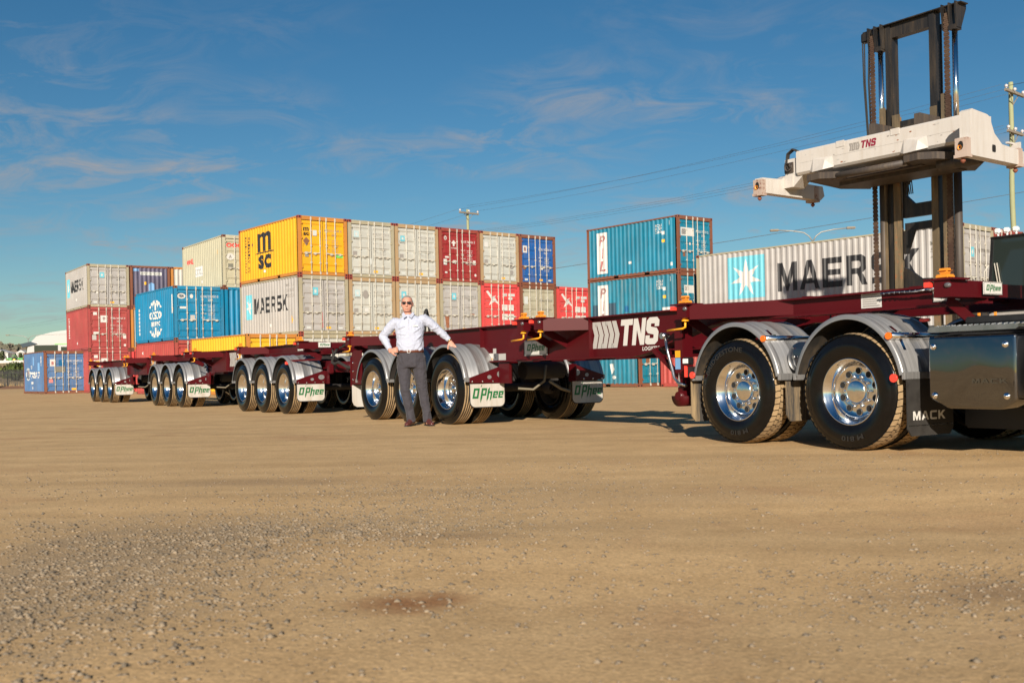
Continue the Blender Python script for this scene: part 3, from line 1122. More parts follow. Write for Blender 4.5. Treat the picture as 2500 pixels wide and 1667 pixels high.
# ---- the long row (six wide) -------------------------------------------------
YM = ORIGINS['M'][2]
p, yw = slot('M', 0)
b = Box('bright yellow container with tall black letters, top left corner of the long row', p, yw, 2 * CH, 'yellow', 'amber_post', casting='red_post')
b.left(bold_word('m', 1.95, 1.36, 1.38, 0.88), M_INK)
b.left([[(1.72, 1.28), (3.6, 1.28), (3.6, 1.34), (1.9, 1.34)]], M_INK)
b.left(polys_text('sc', 2.05, 0.55, 1.25, 0.66, 0.04), M_INK)
for i, ch in enumerate('SHIPPING CO'):
    if ch != ' ':
        b.left(polys_text(ch, 0.98, 2.05 - i * 0.155, 0.20, 0.115, 0.02), M_INK)
for i, ch in enumerate('MEDITERRANEAN'):
    b.left(polys_text(ch, 0.66, 2.12 - i * 0.135, 0.11, 0.085, 0.02), M_INK)
b.left([[(1.30, 1.78), (1.42, 1.90), (1.54, 1.78), (1.42, 1.60)]], M_BROWNP)
b.left(rect(2.6, 0.38, 0.14, 0.12), M_WHITE)
b.door(bold_word('m', 0.26, 1.92, 0.27, 0.17), M_INK, True); b.door(polys_text('sc', 0.27, 1.74, 0.26, 0.13, 0.03), M_INK, True)
b.door([[(0.24, 1.50), (0.40, 1.66), (0.57, 1.50), (0.40, 1.28)]], M_BROWNP, True)
b.door([[(0.33, 1.38), (0.48, 1.38), (0.40, 1.29)]], M_WHITE, True)
b.door(rect(0.72, 1.74, 0.20, 0.24), M_FADEWHT, True); b.door(rect(0.32, 0.80, 0.18, 0.22), M_GREYP, True)
b.door(rect(1.88, 0.82, 0.34, 0.14), M_LIME, True)
b.ident('MSDU', '123048', '0', M_FADEINK)
b.done()

p, yw = slot('M', 1)
b = Box('off white container with rusty top rail beside the bright yellow one on the top tier', p, yw, 2 * CH, 'light_grey', 'pale_post', casting='red_post')
b.staron(0.30, 1.82, 0.26, 0.28, True); b.ident('MRKU', '811 726', '6', M_GREYP); b.stickers()
b.door(rect(1.02, 0.62, 0.20, 0.26), M_FADEWHT, True)
b.done()
p, yw = slot('M', 2)
b = Box('off white container between a matching one and the maroon container on the top tier', p, yw, 2 * CH, 'light_grey', 'orange_post', casting='red_post')
b.staron(0.30, 1.78, 0.24, 0.26); b.ident('MRKU', '060 958', '8', M_GREYP); b.stickers()
b.done()
p, yw = slot('M', 3)
b = Box('dark maroon container with white emblem and numbers, on the top tier of the long row', p, yw, 2 * CH, 'maroon', 'red_post', casting='red_post')
b.door(ngon(0.38, 2.10, 0.085, 0.10), M_WHITE, True); b.door(ngon(0.38, 2.10, 0.06, 0.07), M_FADERED, True)
b.door([[(0.72, 1.86), (0.87, 2.02), (1.02, 1.86), (0.93, 1.86), (0.91, 1.72), (0.83, 1.72), (0.81, 1.86)]], M_WHITE, True)
b.door(polys_text('TEXTAINER', 0.70, 1.60, 0.34, 0.06, 0.02), M_WHITE, True)
b.ident('TCUB', '208056', '5', M_WHITE, z=1.92)
b.door(rect(0.25, 0.80, 0.20, 0.28), M_FADEWHT, True); b.door(rect(0.82, 0.88, 0.18, 0.16), M_WHITE, True); b.door(rect(2.02, 0.86, 0.17, 0.22), M_WHITE, True)
b.door(ngon(2.16, 0.36, 0.06, 0.07), M_WHITE, True); b.door(rect(0.32, 0.40, 0.14, 0.08), M_WHITE, True); b.door(rect(0.34, 1.14, 0.22, 0.08), M_WHITE, True)
b.done()
p, yw = slot('M', 4)
b = Box('off white container with yellowed rail between the maroon and the royal blue ones', p, yw, 2 * CH, 'light_grey', 'orange_post', casting='red_post')
b.door(rect(0.26, 1.80, 0.22, 0.26), M_WHITE, True); b.ident('MSKU', '839 460', '1', M_GREYP); b.stickers()
b.door(ngon(1.98, 0.95, 0.12, 0.16), M_GREYP, True); b.door(ngon(1.98, 0.60, 0.10, 0.12), M_GREYP, True)
b.done()
p, yw = slot('M', 5)
b = Box('royal blue container with rusty frame at the right end of the top tier', p, yw, 2 * CH, 'royal_blue', 'rust_post')
b.door(rect(0.24, 1.66, 0.28, 0.36), M_WHITE, True); b.door(rect(0.31, 1.74, 0.14, 0.2), M_FADERED, True)
b.ident('GESU', '302 409', '0', M_WHITE, z=1.82); b.stickers(plate=False); b.door(ngon(1.50, 0.90, 0.10, 0.08), M_WHITE, True)
b.door(rect(0.22, 0.80, 0.20, 0.20), M_BROWNP, True)
b.done()

p, yw = slot('M', 0)
b = Box('pale grey container under the bright yellow one, star and black word on its side', p, yw, CH, 'pale_grey', 'pale_post', casting='red_post')
maersk_side(b, 0.62, 1.10, 4.25, 0.72, M_INK)
b.left(rect(3.05, 0.44, 0.16, 0.13), M_WHITE); b.left([[(5.28, 0.86), (5.36, 0.66), (5.28, 0.48), (5.20, 0.66)]], M_STICKY)
for i, t in enumerate(('MR  U', '04368', '22G')):
    b.left(polys_text(t, 4.75, 2.15 - 0.24 * i, 0.7, 0.15, 0.01), M_GREYP)
b.staron(0.66, 1.72, 0.27, 0.34); b.ident('MRSU', '043 681', '3', M_FADEINK, z=1.90); b.stickers()
b.door([[(1.05, 0.28), (1.16, 0.28), (1.13, 0.98), (1.08, 1.0)]], M_FADERED, True)
b.done()
for c, lab, st, idn, pt in ((1, 'pale container behind the man\'s shoulder, second from left on the middle tier', True, ('MRKU', '801 956', '6'), 'light_grey'),
                            (2, 'whitish container straight behind the man\'s head on the middle tier', False, ('MRKU', '010 114', '0'), 'light_grey')):
    p, yw = slot('M', c)
    b = Box(lab, p, yw, CH, pt, 'orange_post', casting='red_post')
    b.staron(0.30, 1.72, 0.27, 0.30, st); b.ident(*idn, M_GREYP, z=1.88); b.stickers()
    if c == 1:
        b.door(ngon(0.86, 1.82, 0.15, 0.20), M_GREYP, True); b.door(rect(0.80, 1.05, 0.20, 0.14), M_WHITE, True)
    b.done()
p, yw = slot('M', 3)
b = Box('drab grey container with a rust run down its left door, under the maroon one', p, yw, CH, 'pale_grey', 'pale_post', casting='red_post')
b.staron(0.70, 1.72, 0.26, 0.32); b.ident('MRSU', '040 344', '0', M_FADEINK, z=1.84); b.stickers()
b.door([[(0.26, 0.95), (0.52, 0.95), (0.50, 0.20), (0.36, 0.20)]], M_RUSTP, True); b.door(rect(1.80, 0.95, 0.26, 0.1), M_RUSTP, True)
b.done()


def bird(b, x, z, s):
    b.door([[(x, z), (x + 0.10 * s, z + 0.05 * s), (x + 0.42 * s, z - 0.30 * s), (x + 0.30 * s, z - 0.34 * s), (x + 0.10 * s, z - 0.12 * s)]], M_WHITE, True)
    b.door([[(x + 0.42 * s, z - 0.18 * s), (x + 0.75 * s, z - 0.58 * s), (x + 0.45 * s, z - 0.42 * s), (x + 0.14 * s, z - 0.60 * s), (x + 0.30 * s, z - 0.30 * s)]], M_WHITE, True)
    b.door([[(x + 0.40 * s, z - 0.22 * s), (x + 0.54 * s, z - 0.14 * s), (x + 0.44 * s, z - 0.30 * s)]], M_WHITE, True)


for c, lab in ((4, 'bright red container with a white bird emblem, under the off white one with yellowed rail'),
               (6, 'bright red container with a white bird emblem, ending the row beside the teal stack')):
    p, yw = slot('M', c)
    b = Box(lab, p, yw, CH, 'bright_red', 'bright_red', casting='red_post')
    bird(b, 0.30, 2.18, 1.15)
    for k in range(4):
        b.door(rect(0.26, 0.45 + 0.42 * k, 0.78, 0.02), M_FADERED, True)
    b.door(rect(1.36, 1.98, 0.28, 0.13), M_FADEWHT, True); b.door(rect(1.72, 1.98, 0.42, 0.13), M_FADEWHT, True); b.door(rect(1.72, 1.80, 0.26, 0.13), M_FADEWHT, True)
    b.door(polys_text('SUDU', 1.37, 2.0, 0.26, 0.09, 0.01), M_GREYP, True)
    for zz in (1.25, 0.78):
        b.door(rect(1.30, zz, 0.36, 0.30), M_WHITE, True); b.door(rect(1.72, zz, 0.34, 0.30), M_WHITE, True)
        b.door(polys_text('MAX.WT.', 1.33, zz + 0.18, 0.26, 0.05, 0.01, res=1), M_GREYP, True); b.door(polys_text('30480 KG', 1.75, zz + 0.18, 0.27, 0.05, 0.01, res=1), M_GREYP, True)
    b.door(rect(0.72, 0.34, 0.18, 0.15), M_WHITE, True); b.door(rect(1.04, 0.36, 0.16, 0.12), M_WHITE, True)
    b.done()
p, yw = slot('M', 5)
b = Box('dirty beige container under the royal blue one', p, yw, CH, 'beige', 'rust_post')
b.door(rect(0.26, 1.62, 0.26, 0.38), M_FADEWHT, True); b.ident('MSKU', '248 971', '0', M_FADEINK, z=1.78); b.stickers()
b.done()
for c, pt, lab in ((0, 'light_grey', 'whitish container at ground level under the grey one with the side lettering'),
                   (1, 'light_grey', 'whitish container at ground level behind the hoses and trailer couplings'),
                   (2, 'light_grey', 'whitish container at ground level straight behind the man'),
                   (3, 'pale_grey', 'drab grey container at ground level right of the man, mostly behind the trailer beam'),
                   (4, 'pale_grey', 'grey container at ground level under the left red bird-emblem container'),
                   (5, 'beige', 'beige container at ground level seen under the trailer beam'),
                   (6, 'faded_red', 'faded red container at ground level next to the teal one')):
    p, yw = slot('M', c)
    b = Box(lab, p, yw, 0, pt, 'pale_post', casting='red_post')
    b.stickers()
    b.done()
p, yw = slot('M', -1)
b = Box('golden yellow container on the ground, low in front of the cyan one', p, yw, 0, 'yellow2', 'amber_post', casting='amber_post')
b.left(polys_text('MSC', 0.7, 1.5, 0.5, 0.35, 0.03), M_INK)
b.done()

# ---- second row, behind the left end of the long row --------------------------
R2 = 7.15
p, yw = slot('M', -1, R2)
yw = 0.640
p = (-15.95, 49.62)
b = Box('cyan blue container with a white globe and word on its side', p, yw, CH, 'cyan_blue', 'cyan_blue', casting='rust_post')
b.left(polys_text('COSCO', 2.30, 1.12, 1.75, 0.40, 0.035), M_WHITE)
b.left(polys_text('SHIPPING', 2.45, 0.78, 1.45, 0.24, 0.03), M_WHITE)
for sgn, zc in ((1, 1.58), (-1, 0.72)):
    for k in range(6):
        a0 = R(12 + 26 * k); a1 = R(12 + 26 * k + 20)
        pts = [(3.17 + 0.92 * math.cos(a), zc + sgn * 0.50 * math.sin(a)) for a in (a0, a1)] + [(3.17 + 0.74 * math.cos(a), zc + sgn * 0.36 * math.sin(a)) for a in (a1, a0)]
        b.left([pts], M_WHITE)
    for q in (-0.45, 0.0, 0.45):
        b.left([[(3.17 + q - 0.06, zc), (3.17 + q + 0.06, zc), (3.17 + q * 0.6 + 0.06, zc + sgn * 0.36), (3.17 + q * 0.6 - 0.06, zc + sgn * 0.36)]], M_WHITE)
for i in range(7):
    b.left(rect(0.50, 0.42 + i * 0.20, 0.24, 0.15), M_WHITE)
for q in (5.45, 5.62):
    b.left(rect(q, 1.3, 0.05, 0.9), M_FADEWHT)
b.left(rect(5.66, 1.42, 0.10, 0.16), M_STICKY)
b.door(ngon(0.36, 2.10, 0.20, 0.13), M_WHITE, True); b.door(ngon(0.36, 2.10, 0.14, 0.085), PAINT['cyan_blue'], True); b.door(ngon(0.85, 2.10, 0.08, 0.10), M_WHITE, True)
b.door(rect(0.28, 1.50, 0.30, 0.10), M_WHITE, True); b.door(rect(0.78, 0.92, 0.22, 0.28), M_GREY, True)
b.ident('CSNU', '218830', '0', M_WHITE, z=2.05)
b.done()
b = Box('faded red container on the ground under the cyan blue one', p, yw, 0, 'faded_red', 'faded_red', casting='rust_post')
for i, ch in enumerate('CAPITAL'):
    b.left(polys_text(ch, 1.0, 2.0 - i * 0.26, 0.22, 0.18, 0.02), M_WHITE)
b.left(rect(5.2, 1.35, 0.05, 0.8), M_FADERED); b.left(rect(5.45, 1.35, 0.05, 0.8), M_FADERED)
b.door(ngon(1.0, 1.95, 0.26, 0.26), M_WHITE, True); b.door(ngon(1.0, 1.95, 0.20, 0.20), M_FADEWHT, True)
b.done()
p2 = (p[0] + math.cos(yw) * 2.5, p[1] + math.sin(yw) * 2.5)
b = Box('blue container with plain ribbed end, squeezed between the cyan one and the grey one', p2, yw, CH, 'cyan_blue', 'cyan_blue', end=True, casting='rust_post')
b.done()
b = Box('faded red container on the ground under the ribbed blue end', p2, yw, 0, 'faded_red2', 'faded_red2', end=True, casting='rust_post')
b.done()
yo = 0.622
po = (-14.05, 51.25)
b = Box('cream container with red letters, topmost behind the bright yellow one', po, yo, 2 * CH, 'cream', 'cream', casting='rust_post')
b.left(polys_text('OOCL', 0.72, 1.55, 0.95, 0.30, 0.03), M_PINKRED); b.left(rect(1.9, 0.82, 1.25, 0.52), M_WHITE)
b.left(polys_text('OOCL', 2.0, 0.92, 1.0, 0.3, 0.01), M_FADEWHT)
b.left(rect(5.2, 1.7, 0.10, 0.22), M_STICKY); b.left(rect(2.9, 0.45, 0.1, 0.14), M_WHITE)
b.door(polys_text('OOCL', 0.20, 1.98, 1.0, 0.22, 0.04), M_PINKRED, True)
b.door(ngon(0.40, 1.52, 0.20, 0.17), M_WHITE, True); b.door(polys_text('A', 0.32, 1.43, 0.16, 0.18, 0.02), M_GREYP, True)
b.door(rect(0.28, 0.92, 0.26, 0.26), M_TANP, True); b.door(rect(1.0, 0.92, 0.22, 0.26), M_TANP, True)
b.done()

# ---- far left row --------------------------------------------------------------
p, yw = slot('L', 0)
b = Box('grey container with black word on its side, on top of the far left red stack', p, yw, 2 * CH, 'pale_grey', 'pale_post')
maersk_side(b, 0.45, 1.12, 4.4, 0.72, M_INK)
b.left(rect(2.75, 0.55, 0.2, 0.14), M_WHITE)
b.staron(0.72, 1.78, 0.27, 0.32, cap=False); b.ident('MRSU', '351 280', '1', M_FADEINK, z=1.80); b.stickers(plate=False); b.door(ngon(0.56, 0.88, 0.07, 0.09), M_WHITE, True)
b.done()
for lv, lab in ((1, 'faded red container with small white vertical lettering, middle of the far left stack'),
                (0, 'faded red container at the foot of the far left stack, behind the last wheels')):
    b = Box(lab, p, yw, lv * CH, 'faded_red2', 'faded_red2')
    for i, ch in enumerate('textainer'):
        b.left(polys_text(ch, 0.62, 0.85 + i * 0.15, 0.34, 0.12, 0.02), M_WHITE)
    b.left(rect(2.9, 0.42, 0.18, 0.14), M_WHITE)
    b.door(rect(0.72, 1.66, 0.40, 0.42), M_WHITE, True); b.door([[(0.80, 1.88), (0.92, 2.00), (1.04, 1.88), (0.95, 1.88), (0.95, 1.78), (0.89, 1.78), (0.89, 1.88)]], M_FADERED, True)
    b.ident('TEMU', '182269', '0', M_WHITE, z=1.86); b.door(rect(0.30, 2.10, 0.22, 0.18), M_WHITE, True); b.door(rect(0.30, 0.98, 0.30, 0.11), M_WHITE, True)
    b.door(rect(0.22, 0.60, 0.24, 0.30), M_GREY, True); b.door(ngon(2.12, 0.28, 0.07, 0.08), M_WHITE, True); b.door(rect(2.02, 0.68, 0.18, 0.24), M_WHITE, True)
    if lv == 0:
        b.door(rect(0.28, 1.55, 0.42, 0.42), M_WHITE, True); b.door(rect(0.32, 1.59, 0.34, 0.34), M_STICKY, True); b.door([[(0.34, 1.60), (0.46, 1.60), (0.42, 1.92), (0.34, 1.92)]], M_BLPATCH, True)
    b.done()
p, yw = slot('L', 1)
b = Box('rusty purple container with ribbed end and white lettering strip, top tier', p, yw, 2 * CH, 'purple', 'rust_post', end=True)
b.end(rect(0.62, 2.02, 1.30, 0.20), M_FADEWHT); b.end(polys_text('LISTE CONTENEUR', 0.66, 2.05, 1.22, 0.13, 0.02), M_FADEINK)
b.end(rect(0.86, 1.42, 0.12, 0.18), M_STICKY); b.end([[(1.12, 1.05), (1.46, 1.02), (1.46, 1.48), (1.28, 1.58), (1.12, 1.46)]], M_LBLUE)
b.end(rect(0.20, 2.25, 0.34, 0.16), M_LBLUE)
b.done()
b = Box('dull white container with orange post, under the rusty purple one', p, yw, CH, 'dull_white', 'amber_post', end=True)
b.done()
b = Box('bright red container with ribbed end on the ground beside the far left stack', p, yw, 0, 'bright_red', 'bright_red', end=True)
b.done()
p, yw = slot('L', 2)
b = Box('dull white container with orange posts and ribbed end, right of the rusty purple one', p, yw, 2 * CH, 'dull_white', 'amber_post', end=True)
b.done()

x, y, yw = ORIGINS['B']
b = Box('weathered blue container with scrawled white lettering, alone on the ground at far left', (x, y), yw, 0, 'weathered_blue', 'rust_post')
b.left(ngon(1.3, 1.22, 0.60, 0.40, 18), M_FADEWHT); b.left(ngon(1.3, 1.22, 0.50, 0.33, 18), PAINT['weathered_blue'])
b.left(ngon(1.3, 1.34, 0.28, 0.24), M_WHITE); b.left(rect(1.1, 1.26, 0.4, 0.14), M_PINKRED)
b.left(polys_text('YXBAG', 2.0, 0.96, 2.6, 0.40, 0.03, 0.2), M_WHITE); b.left(polys_text('ti', 2.1, 1.55, 0.5, 0.25, 0.03), M_WHITE); b.left(rect(2.2, 0.6, 0.5, 0.14), M_WHITE)
for k in range(3):
    b.left(polys_text('22G'[k], 4.9, 2.12 - 0.2 * k, 0.34, 0.16, 0.02), M_WHITE)
b.left(rect(2.7, 1.75, 0.3, 0.55), M_LBLUE); b.left(rect(4.2, 1.4, 0.4, 0.5), M_LBLUE)
b.left(rect(2.4, 0.28, 0.25, 0.15), M_WHITE)
b.door(rect(0.34, 1.66, 0.32, 0.42), M_WHITE, True); b.door(rect(0.42, 1.74, 0.14, 0.2), M_FADERED, True); b.door(rect(0.84, 1.70, 0.34, 0.34), M_BLPATCH, True)
b.door(rect(0.58, 1.30, 0.62, 0.34), M_TANP, True)
b.ident('HDMU', '222 809', '0', M_WHITE, z=1.92); b.door(rect(0.26, 0.66, 0.24, 0.22), M_FADERED, True); b.door(rect(1.55, 0.20, 0.28, 0.12), M_STICKY, True)
b.done()

# ---- teal stack and its neighbours on the right --------------------------------
def pil(b, ink, full=True):
    b.left(rect(0.72, 0.30, 0.72, 2.02), M_WHITE)
    for ch, z in (('P', 1.68), ('I', 1.05), ('L', 0.42)):
        w = 0.44 if ch != 'I' else 0.10
        b.left(polys_text(ch, 0.86 + (0.44 - w) / 2, z, w, 0.50, 0.02, 0.18), ink)
    for i, t in enumerate(('PCIU', '1159', '22G')):
        b.left(polys_text(t, 4.62, 2.16 - 0.15 * i, 0.44, 0.12, 0.02), M_WHITE)
    b.left(rect(5.05, 1.78, 0.15, 0.16), M_FADEWHT); b.left(rect(5.05, 1.42, 0.16, 0.14), M_STICKY)
    b.left(rect(5.50, 2.18, 0.05, 0.22), M_FADEWHT)


x, y, yw = ORIGINS['T']
b = Box('teal container with red letters on a white strip, on top of the teal stack', (x, y), yw, 2 * CH, 'teal', 'rust_post')
pil(b, M_PINKRED); b.left(rect(2.88, 0.62, 0.18, 0.12), M_WHITE); b.left(rect(5.56, 0.30, 0.10, 0.16), M_FADEWHT)
b.door(rect(0.24, 1.66, 0.92, 0.38), M_WHITE, True); b.door(rect(0.30, 1.72, 0.30, 0.26), M_GREY, True)
b.ident('PCIU', '119319', '2', M_WHITE, z=1.85); b.door(rect(0.36, 0.70, 0.18, 0.28), M_BROWNP, True); b.door(ngon(0.86, 1.30, 0.07, 0.06), M_WHITE, True)
b.done()
b = Box('teal container with faded letters and dark repair patches, middle of the teal stack', (x, y), yw, CH, 'teal2', 'rust_post')
pil(b, M_FADERED)
b.left(rect(0.30, 0.42, 0.40, 0.95), M_DKPATCH); b.left(rect(1.46, 0.42, 0.46, 1.0), M_DKPATCH); b.left(rect(2.55, 0.92, 0.26, 0.30), M_BLPATCH); b.left(rect(5.00, 0.66, 0.50, 0.34), M_WHITE)
b.door(rect(0.40, 1.62, 0.68, 0.36), M_WHITE, True); b.door(rect(0.46, 1.72, 0.24, 0.2), M_GREY, True); b.door(rect(0.72, 0.95, 0.36, 0.34), M_DKPATCH, True); b.door(ngon(0.98, 0.92, 0.10, 0.10), M_FADEWHT, True)
b.done()
b = Box('teal container at the foot of the teal stack', (x, y), yw, 0, 'teal2', 'rust_post')
b.done()
yu = 0.66
b = Box('rust-stained teal container on the ground seen below the trailer beam', (5.34, 43.65), yu, 0, 'teal2', 'rust_post')
b.left(rect(5.02 - 0.65, 1.45, 0.62, 0.42), M_WHITE); b.left([[(4.3, 0.55), (4.5, 0.75), (4.42, 1.0), (4.22, 1.0)]], M_FADEWHT); b.left(ngon(4.45, 0.42, 0.12, 0.08), M_FADEWHT)
b.door(rect(0.40, 1.00, 0.22, 0.40), M_BROWNP, True)
b.done()
# red one lying end-on to it, its long side towards the yard
yv = 0.70
fx, fy = 6.12, 43.1
b = Box('red container on the ground behind the landing legs', (fx + math.sin(yv) * 6.058, fy - math.cos(yv) * 6.058), yv, 0, 'faded_red', 'faded_red', casting='red_post')
b.done()

KX, KY, KW = 16.219, 37.453, 0.7045
KH = 2.896
b = Box('long grey container with star and huge black word along its side', (KX, KY), KW, 2.862, 'pale_grey', 'pale_post', L=12.192, H=KH)
b.left(rect(1.70, 0.82, 1.95, 1.80), M_STARBG)
b.dec.lay(star7(2.68, 1.68, 0.84, 0.82), lambda u, v: (SIDE_X + SIDE_D * interp(b.sp, b.L - u) - 0.008, b.L - u, v), M_WHITE, sorted(b.L - yy for yy, q in b.sp), 0)
b.left(bold_word('MAERSK', 4.30, 0.98, 6.25, 1.18), M_INK)
for i, t in enumerate(('MRKU', '5760', '45G1')):
    b.left(polys_text(t, 10.95, 2.2 - 0.25 * i, 0.95, 0.16, 0.01), M_FADEINK)
b.staron(0.70, 1.72, 0.26, 0.36); b.ident('MRKU', '576 025', '6', M_FADEINK, z=1.95, code='45G1')
for k in range(4):
    b.door([[(0.26 + 0.07 * k, KH - 0.155), (0.30 + 0.07 * k, KH - 0.155), (0.33 + 0.07 * k, KH - 0.03), (0.29 + 0.07 * k, KH - 0.03)]], M_STICKY, True)
b.done()
b = Box('long grey container on the ground under the one with the huge black word', (KX, KY), KW, 0, 'pale_grey', 'pale_post', L=12.192, H=2.86)
b.done()
kc = (KX + math.cos(KW) * 2.5, KY + math.sin(KW) * 2.5)
b = Box('dark red container at the right edge, beside the long grey one', kc, KW, 2.862, 'maroon', 'red_post', L=12.192, H=KH)
b.ident('TCNU', '449 120', '3', M_WHITE, code='45G1')
b.done()
b = Box('dark red container on the ground at right edge behind the lift truck', kc, KW, 0, 'maroon', 'red_post', L=12.192, H=2.86)
b.done()
# ------------------------------------------------------------------ the road train
P0 = Vector((-15.118, 37.628, 0)); ANG = R(-57.41)
DIR = Vector((math.cos(ANG), math.sin(ANG), 0)); NRM = Vector((-math.sin(ANG), math.cos(ANG), 0))


def at(s, t=0.0, z=0.0):
    p = P0 + DIR * s + NRM * t
    return (p.x, p.y, z)


WID = 2.5
TR = 0.525
M_LAMP = plain('smoked_lens', (0.10, 0.10, 0.11), 0.12, coat=0.6)
M_HOSE = plain('dusty_hose', (0.16, 0.14, 0.10), 0.8)
# ---- wheel meshes (axis along y, outer face at y=0, looking inwards +y)
def tyre_prof(grooves=4):
    pr = [(0.040, 0.296), (0.016, 0.315), (0.004, 0.36), (0.0, 0.41), (0.004, 0.445), (0.012, 0.452), (0.014, 0.462), (0.020, 0.485), (0.034, 0.505), (0.040, 0.516)]
    mi = [0] * (len(pr) - 1)
    y = 0.048
    pr.append((y, TR)); mi.append(0)
    wr = (0.28 - 0.096) / (grooves + 1)
    for k in range(grooves + 1):
        y2 = 0.048 + wr * (k + 1)
        pr.append((y2 - (0.007 if k < grooves else 0), TR)); mi.append(1)
        if k < grooves:
            pr.append((y2 - 0.006, TR - 0.014)); mi.append(2)
            pr.append((y2 + 0.006, TR - 0.014)); mi.append(2)
            pr.append((y2 + 0.007, TR)); mi.append(2)
    back = [(0.28 - p[0], p[1]) for p in pr[:10]][::-1]
    pr += back
    mi += [0] * len(back)
    return pr, mi


def make_tyre():
    mb = MB()
    pr, mi = tyre_prof()
    mb.lathe(pr, 72, mis=mi)
    # shoulder sipes
    for k in range(90):
        t = 2 * PI * k / 90
        c, s_ = math.cos(t), math.sin(t)
        mb.bar((c * 0.512, 0.036, s_ * 0.512), (c * 0.523, 0.046, s_ * 0.523), 0.006, 0.006, 2)
    return mb.mesh('tyre', [M_RUBBER, M_TREAD, M_HOLE])


def make_drive_tyre():
    mb = MB()
    pr, mi = tyre_prof(1)
    pr = [(a, min(r, 0.508)) for a, r in pr]
    mb.lathe(pr, 80, mis=[2 if m else 0 for m in mi])
    n = 52
    for row, (ya, yb) in enumerate(((0.030, 0.086), (0.094, 0.136), (0.144, 0.186), (0.194, 0.250))):
        for k in range(n):
            t0 = 2 * PI * (k + 0.5 * (row % 2)) / n; dt = 2 * PI / n * 0.86
            sk = 0.02 if row in (0, 2) else -0.02
            poly = [(t0, ya), (t0 + dt * 0.5, ya - 0.004), (t0 + dt, ya), (t0 + dt + sk, yb), (t0 + dt * 0.5 + sk, yb + 0.004), (t0 + sk, yb)]
            v = []
            for r in (0.505, 0.5255):
                for a, y in poly:
                    rr = r - (0.010 if (y < 0.04 or y > 0.24) and r > 0.52 else 0)
                    v.append((rr * math.cos(a), y, rr * math.sin(a)))
            f = [tuple(range(6, 12))[::-1]] + [(i, (i + 1) % 6, 6 + (i + 1) % 6, 6 + i) for i in range(6)]
            o = len(mb.v)
            mb.v.extend(v)
            for j, q in enumerate(f):
                mb.f.append([o + i for i in q]); mb.m.append(1 if j == 0 else 0); mb.s.append(False)
    return mb.mesh('tyre', [M_RUBBER, M_TREAD, M_HOLE])


def make_rim(drive=False):
    mb = MB()
    D = 0.022
    pr = [(0.052, 0.300), (0.030, 0.303), (0.024, 0.296), (0.028, 0.288), (0.050, 0.282), (0.058, 0.270), (0.085, 0.262), (0.094, 0.252)]
    dz = 0.160 if drive else 0.200
    pr += [(0.125, 0.247), (dz - 0.015, 0.236)] if drive else [(0.135, 0.248), (0.150, 0.240), (dz - 0.015, 0.230)]
    disc = [(dz, 0.212), (dz + 0.003, 0.190), (dz, 0.150), (dz - 0.010, 0.125), (dz - 0.010, 0.0)]
    mb.lathe(pr + disc, 64)
    nh = 10
    for k in range(nh):
        t = 2 * PI * (k + 0.5) / nh
        rr = 0.196 if not drive else 0.186
        cx, cz = rr * math.cos(t), rr * math.sin(t)
        r = 0.031 if drive else 0.022
        mb.add([(cx + r * math.cos(2 * PI * j / 14), dz - 0.0035, cz + r * math.sin(2 * PI * j / 14)) for j in range(14)], [list(range(14))], 1)
        mb.lathe([(dz - 0.003, r + 0.004), (dz - 0.005, r), (dz - 0.003, r - 0.002)], 14, c=(cx, 0, cz))
    for k in range(10):
        t = 2 * PI * k / 10
        cx, cz = 0.137 * math.cos(t), 0.137 * math.sin(t)
        ln = 0.020 if drive else 0.032
        mb.cyl((cx, dz - 0.004, cz), (cx, dz - 0.006 - ln, cz), 0.0145, 6)
        mb.lathe([(dz - 0.005 - ln, 0.015), (dz - 0.010 - ln, 0.011), (dz - 0.012 - ln, 0.0)], 8, c=(cx, 0, cz))
    return mb.mesh('wheel', [M_CHROME, M_HOLE])


def make_hub(drive=False):
    mb = MB()
    if drive:
        mb.lathe([(0.152, 0.118), (0.138, 0.116), (0.132, 0.112), (0.118, 0.108), (0.108, 0.100), (0.104, 0.092), (0.100, 0.075), (0.096, 0.05), (0.094, 0.025), (0.093, 0.0)], 32)
    else:
        mb.lathe([(0.192, 0.112), (0.175, 0.106), (0.168, 0.085), (0.140, 0.080), (0.128, 0.072), (0.124, 0.0)], 24)
        for k in range(6):
            t = 2 * PI * k / 6
            mb.cyl((0.06 * math.cos(t), 0.13, 0.06 * math.sin(t)), (0.06 * math.cos(t), 0.116, 0.06 * math.sin(t)), 0.008, 6)
    return mb.mesh('hub_cap', [M_CHROME])


TYRE, DTYRE = make_tyre(), make_drive_tyre()
RIM, DRIM = make_rim(), make_rim(True)
HUB, DHUB = make_hub(), make_hub(True)
_inr = MB()
_inr.lathe([(0.30, 0.30), (0.30, 0.285), (0.10, 0.255), (0.06, 0.245), (0.05, 0.2), (0.05, 0.0)], 32)
_inr.lathe([(0.05, 0.2), (0.22, 0.2), (0.22, 0.06)], 24)
INRIM = _inr.mesh('inner_rim', [M_DARK])


def dual_wheel(parent, x, near=True, drive=False):
    """a pair of tyres on one hub"""
    w = put('wheel', DRIM if drive else RIM, parent, (x, 0.0 if near else WID, TR), 0.0 if near else PI)
    put('tyre', DTYRE if drive else TYRE, w, (0, 0, 0), 0)
    put('tyre', DTYRE if drive else TYRE, w, (0, 0.33, 0), 0)
    put('hub_cap', DHUB if drive else HUB, w)
    put('inner_rim', INRIM, w, (0, 0.31, 0))
    return w


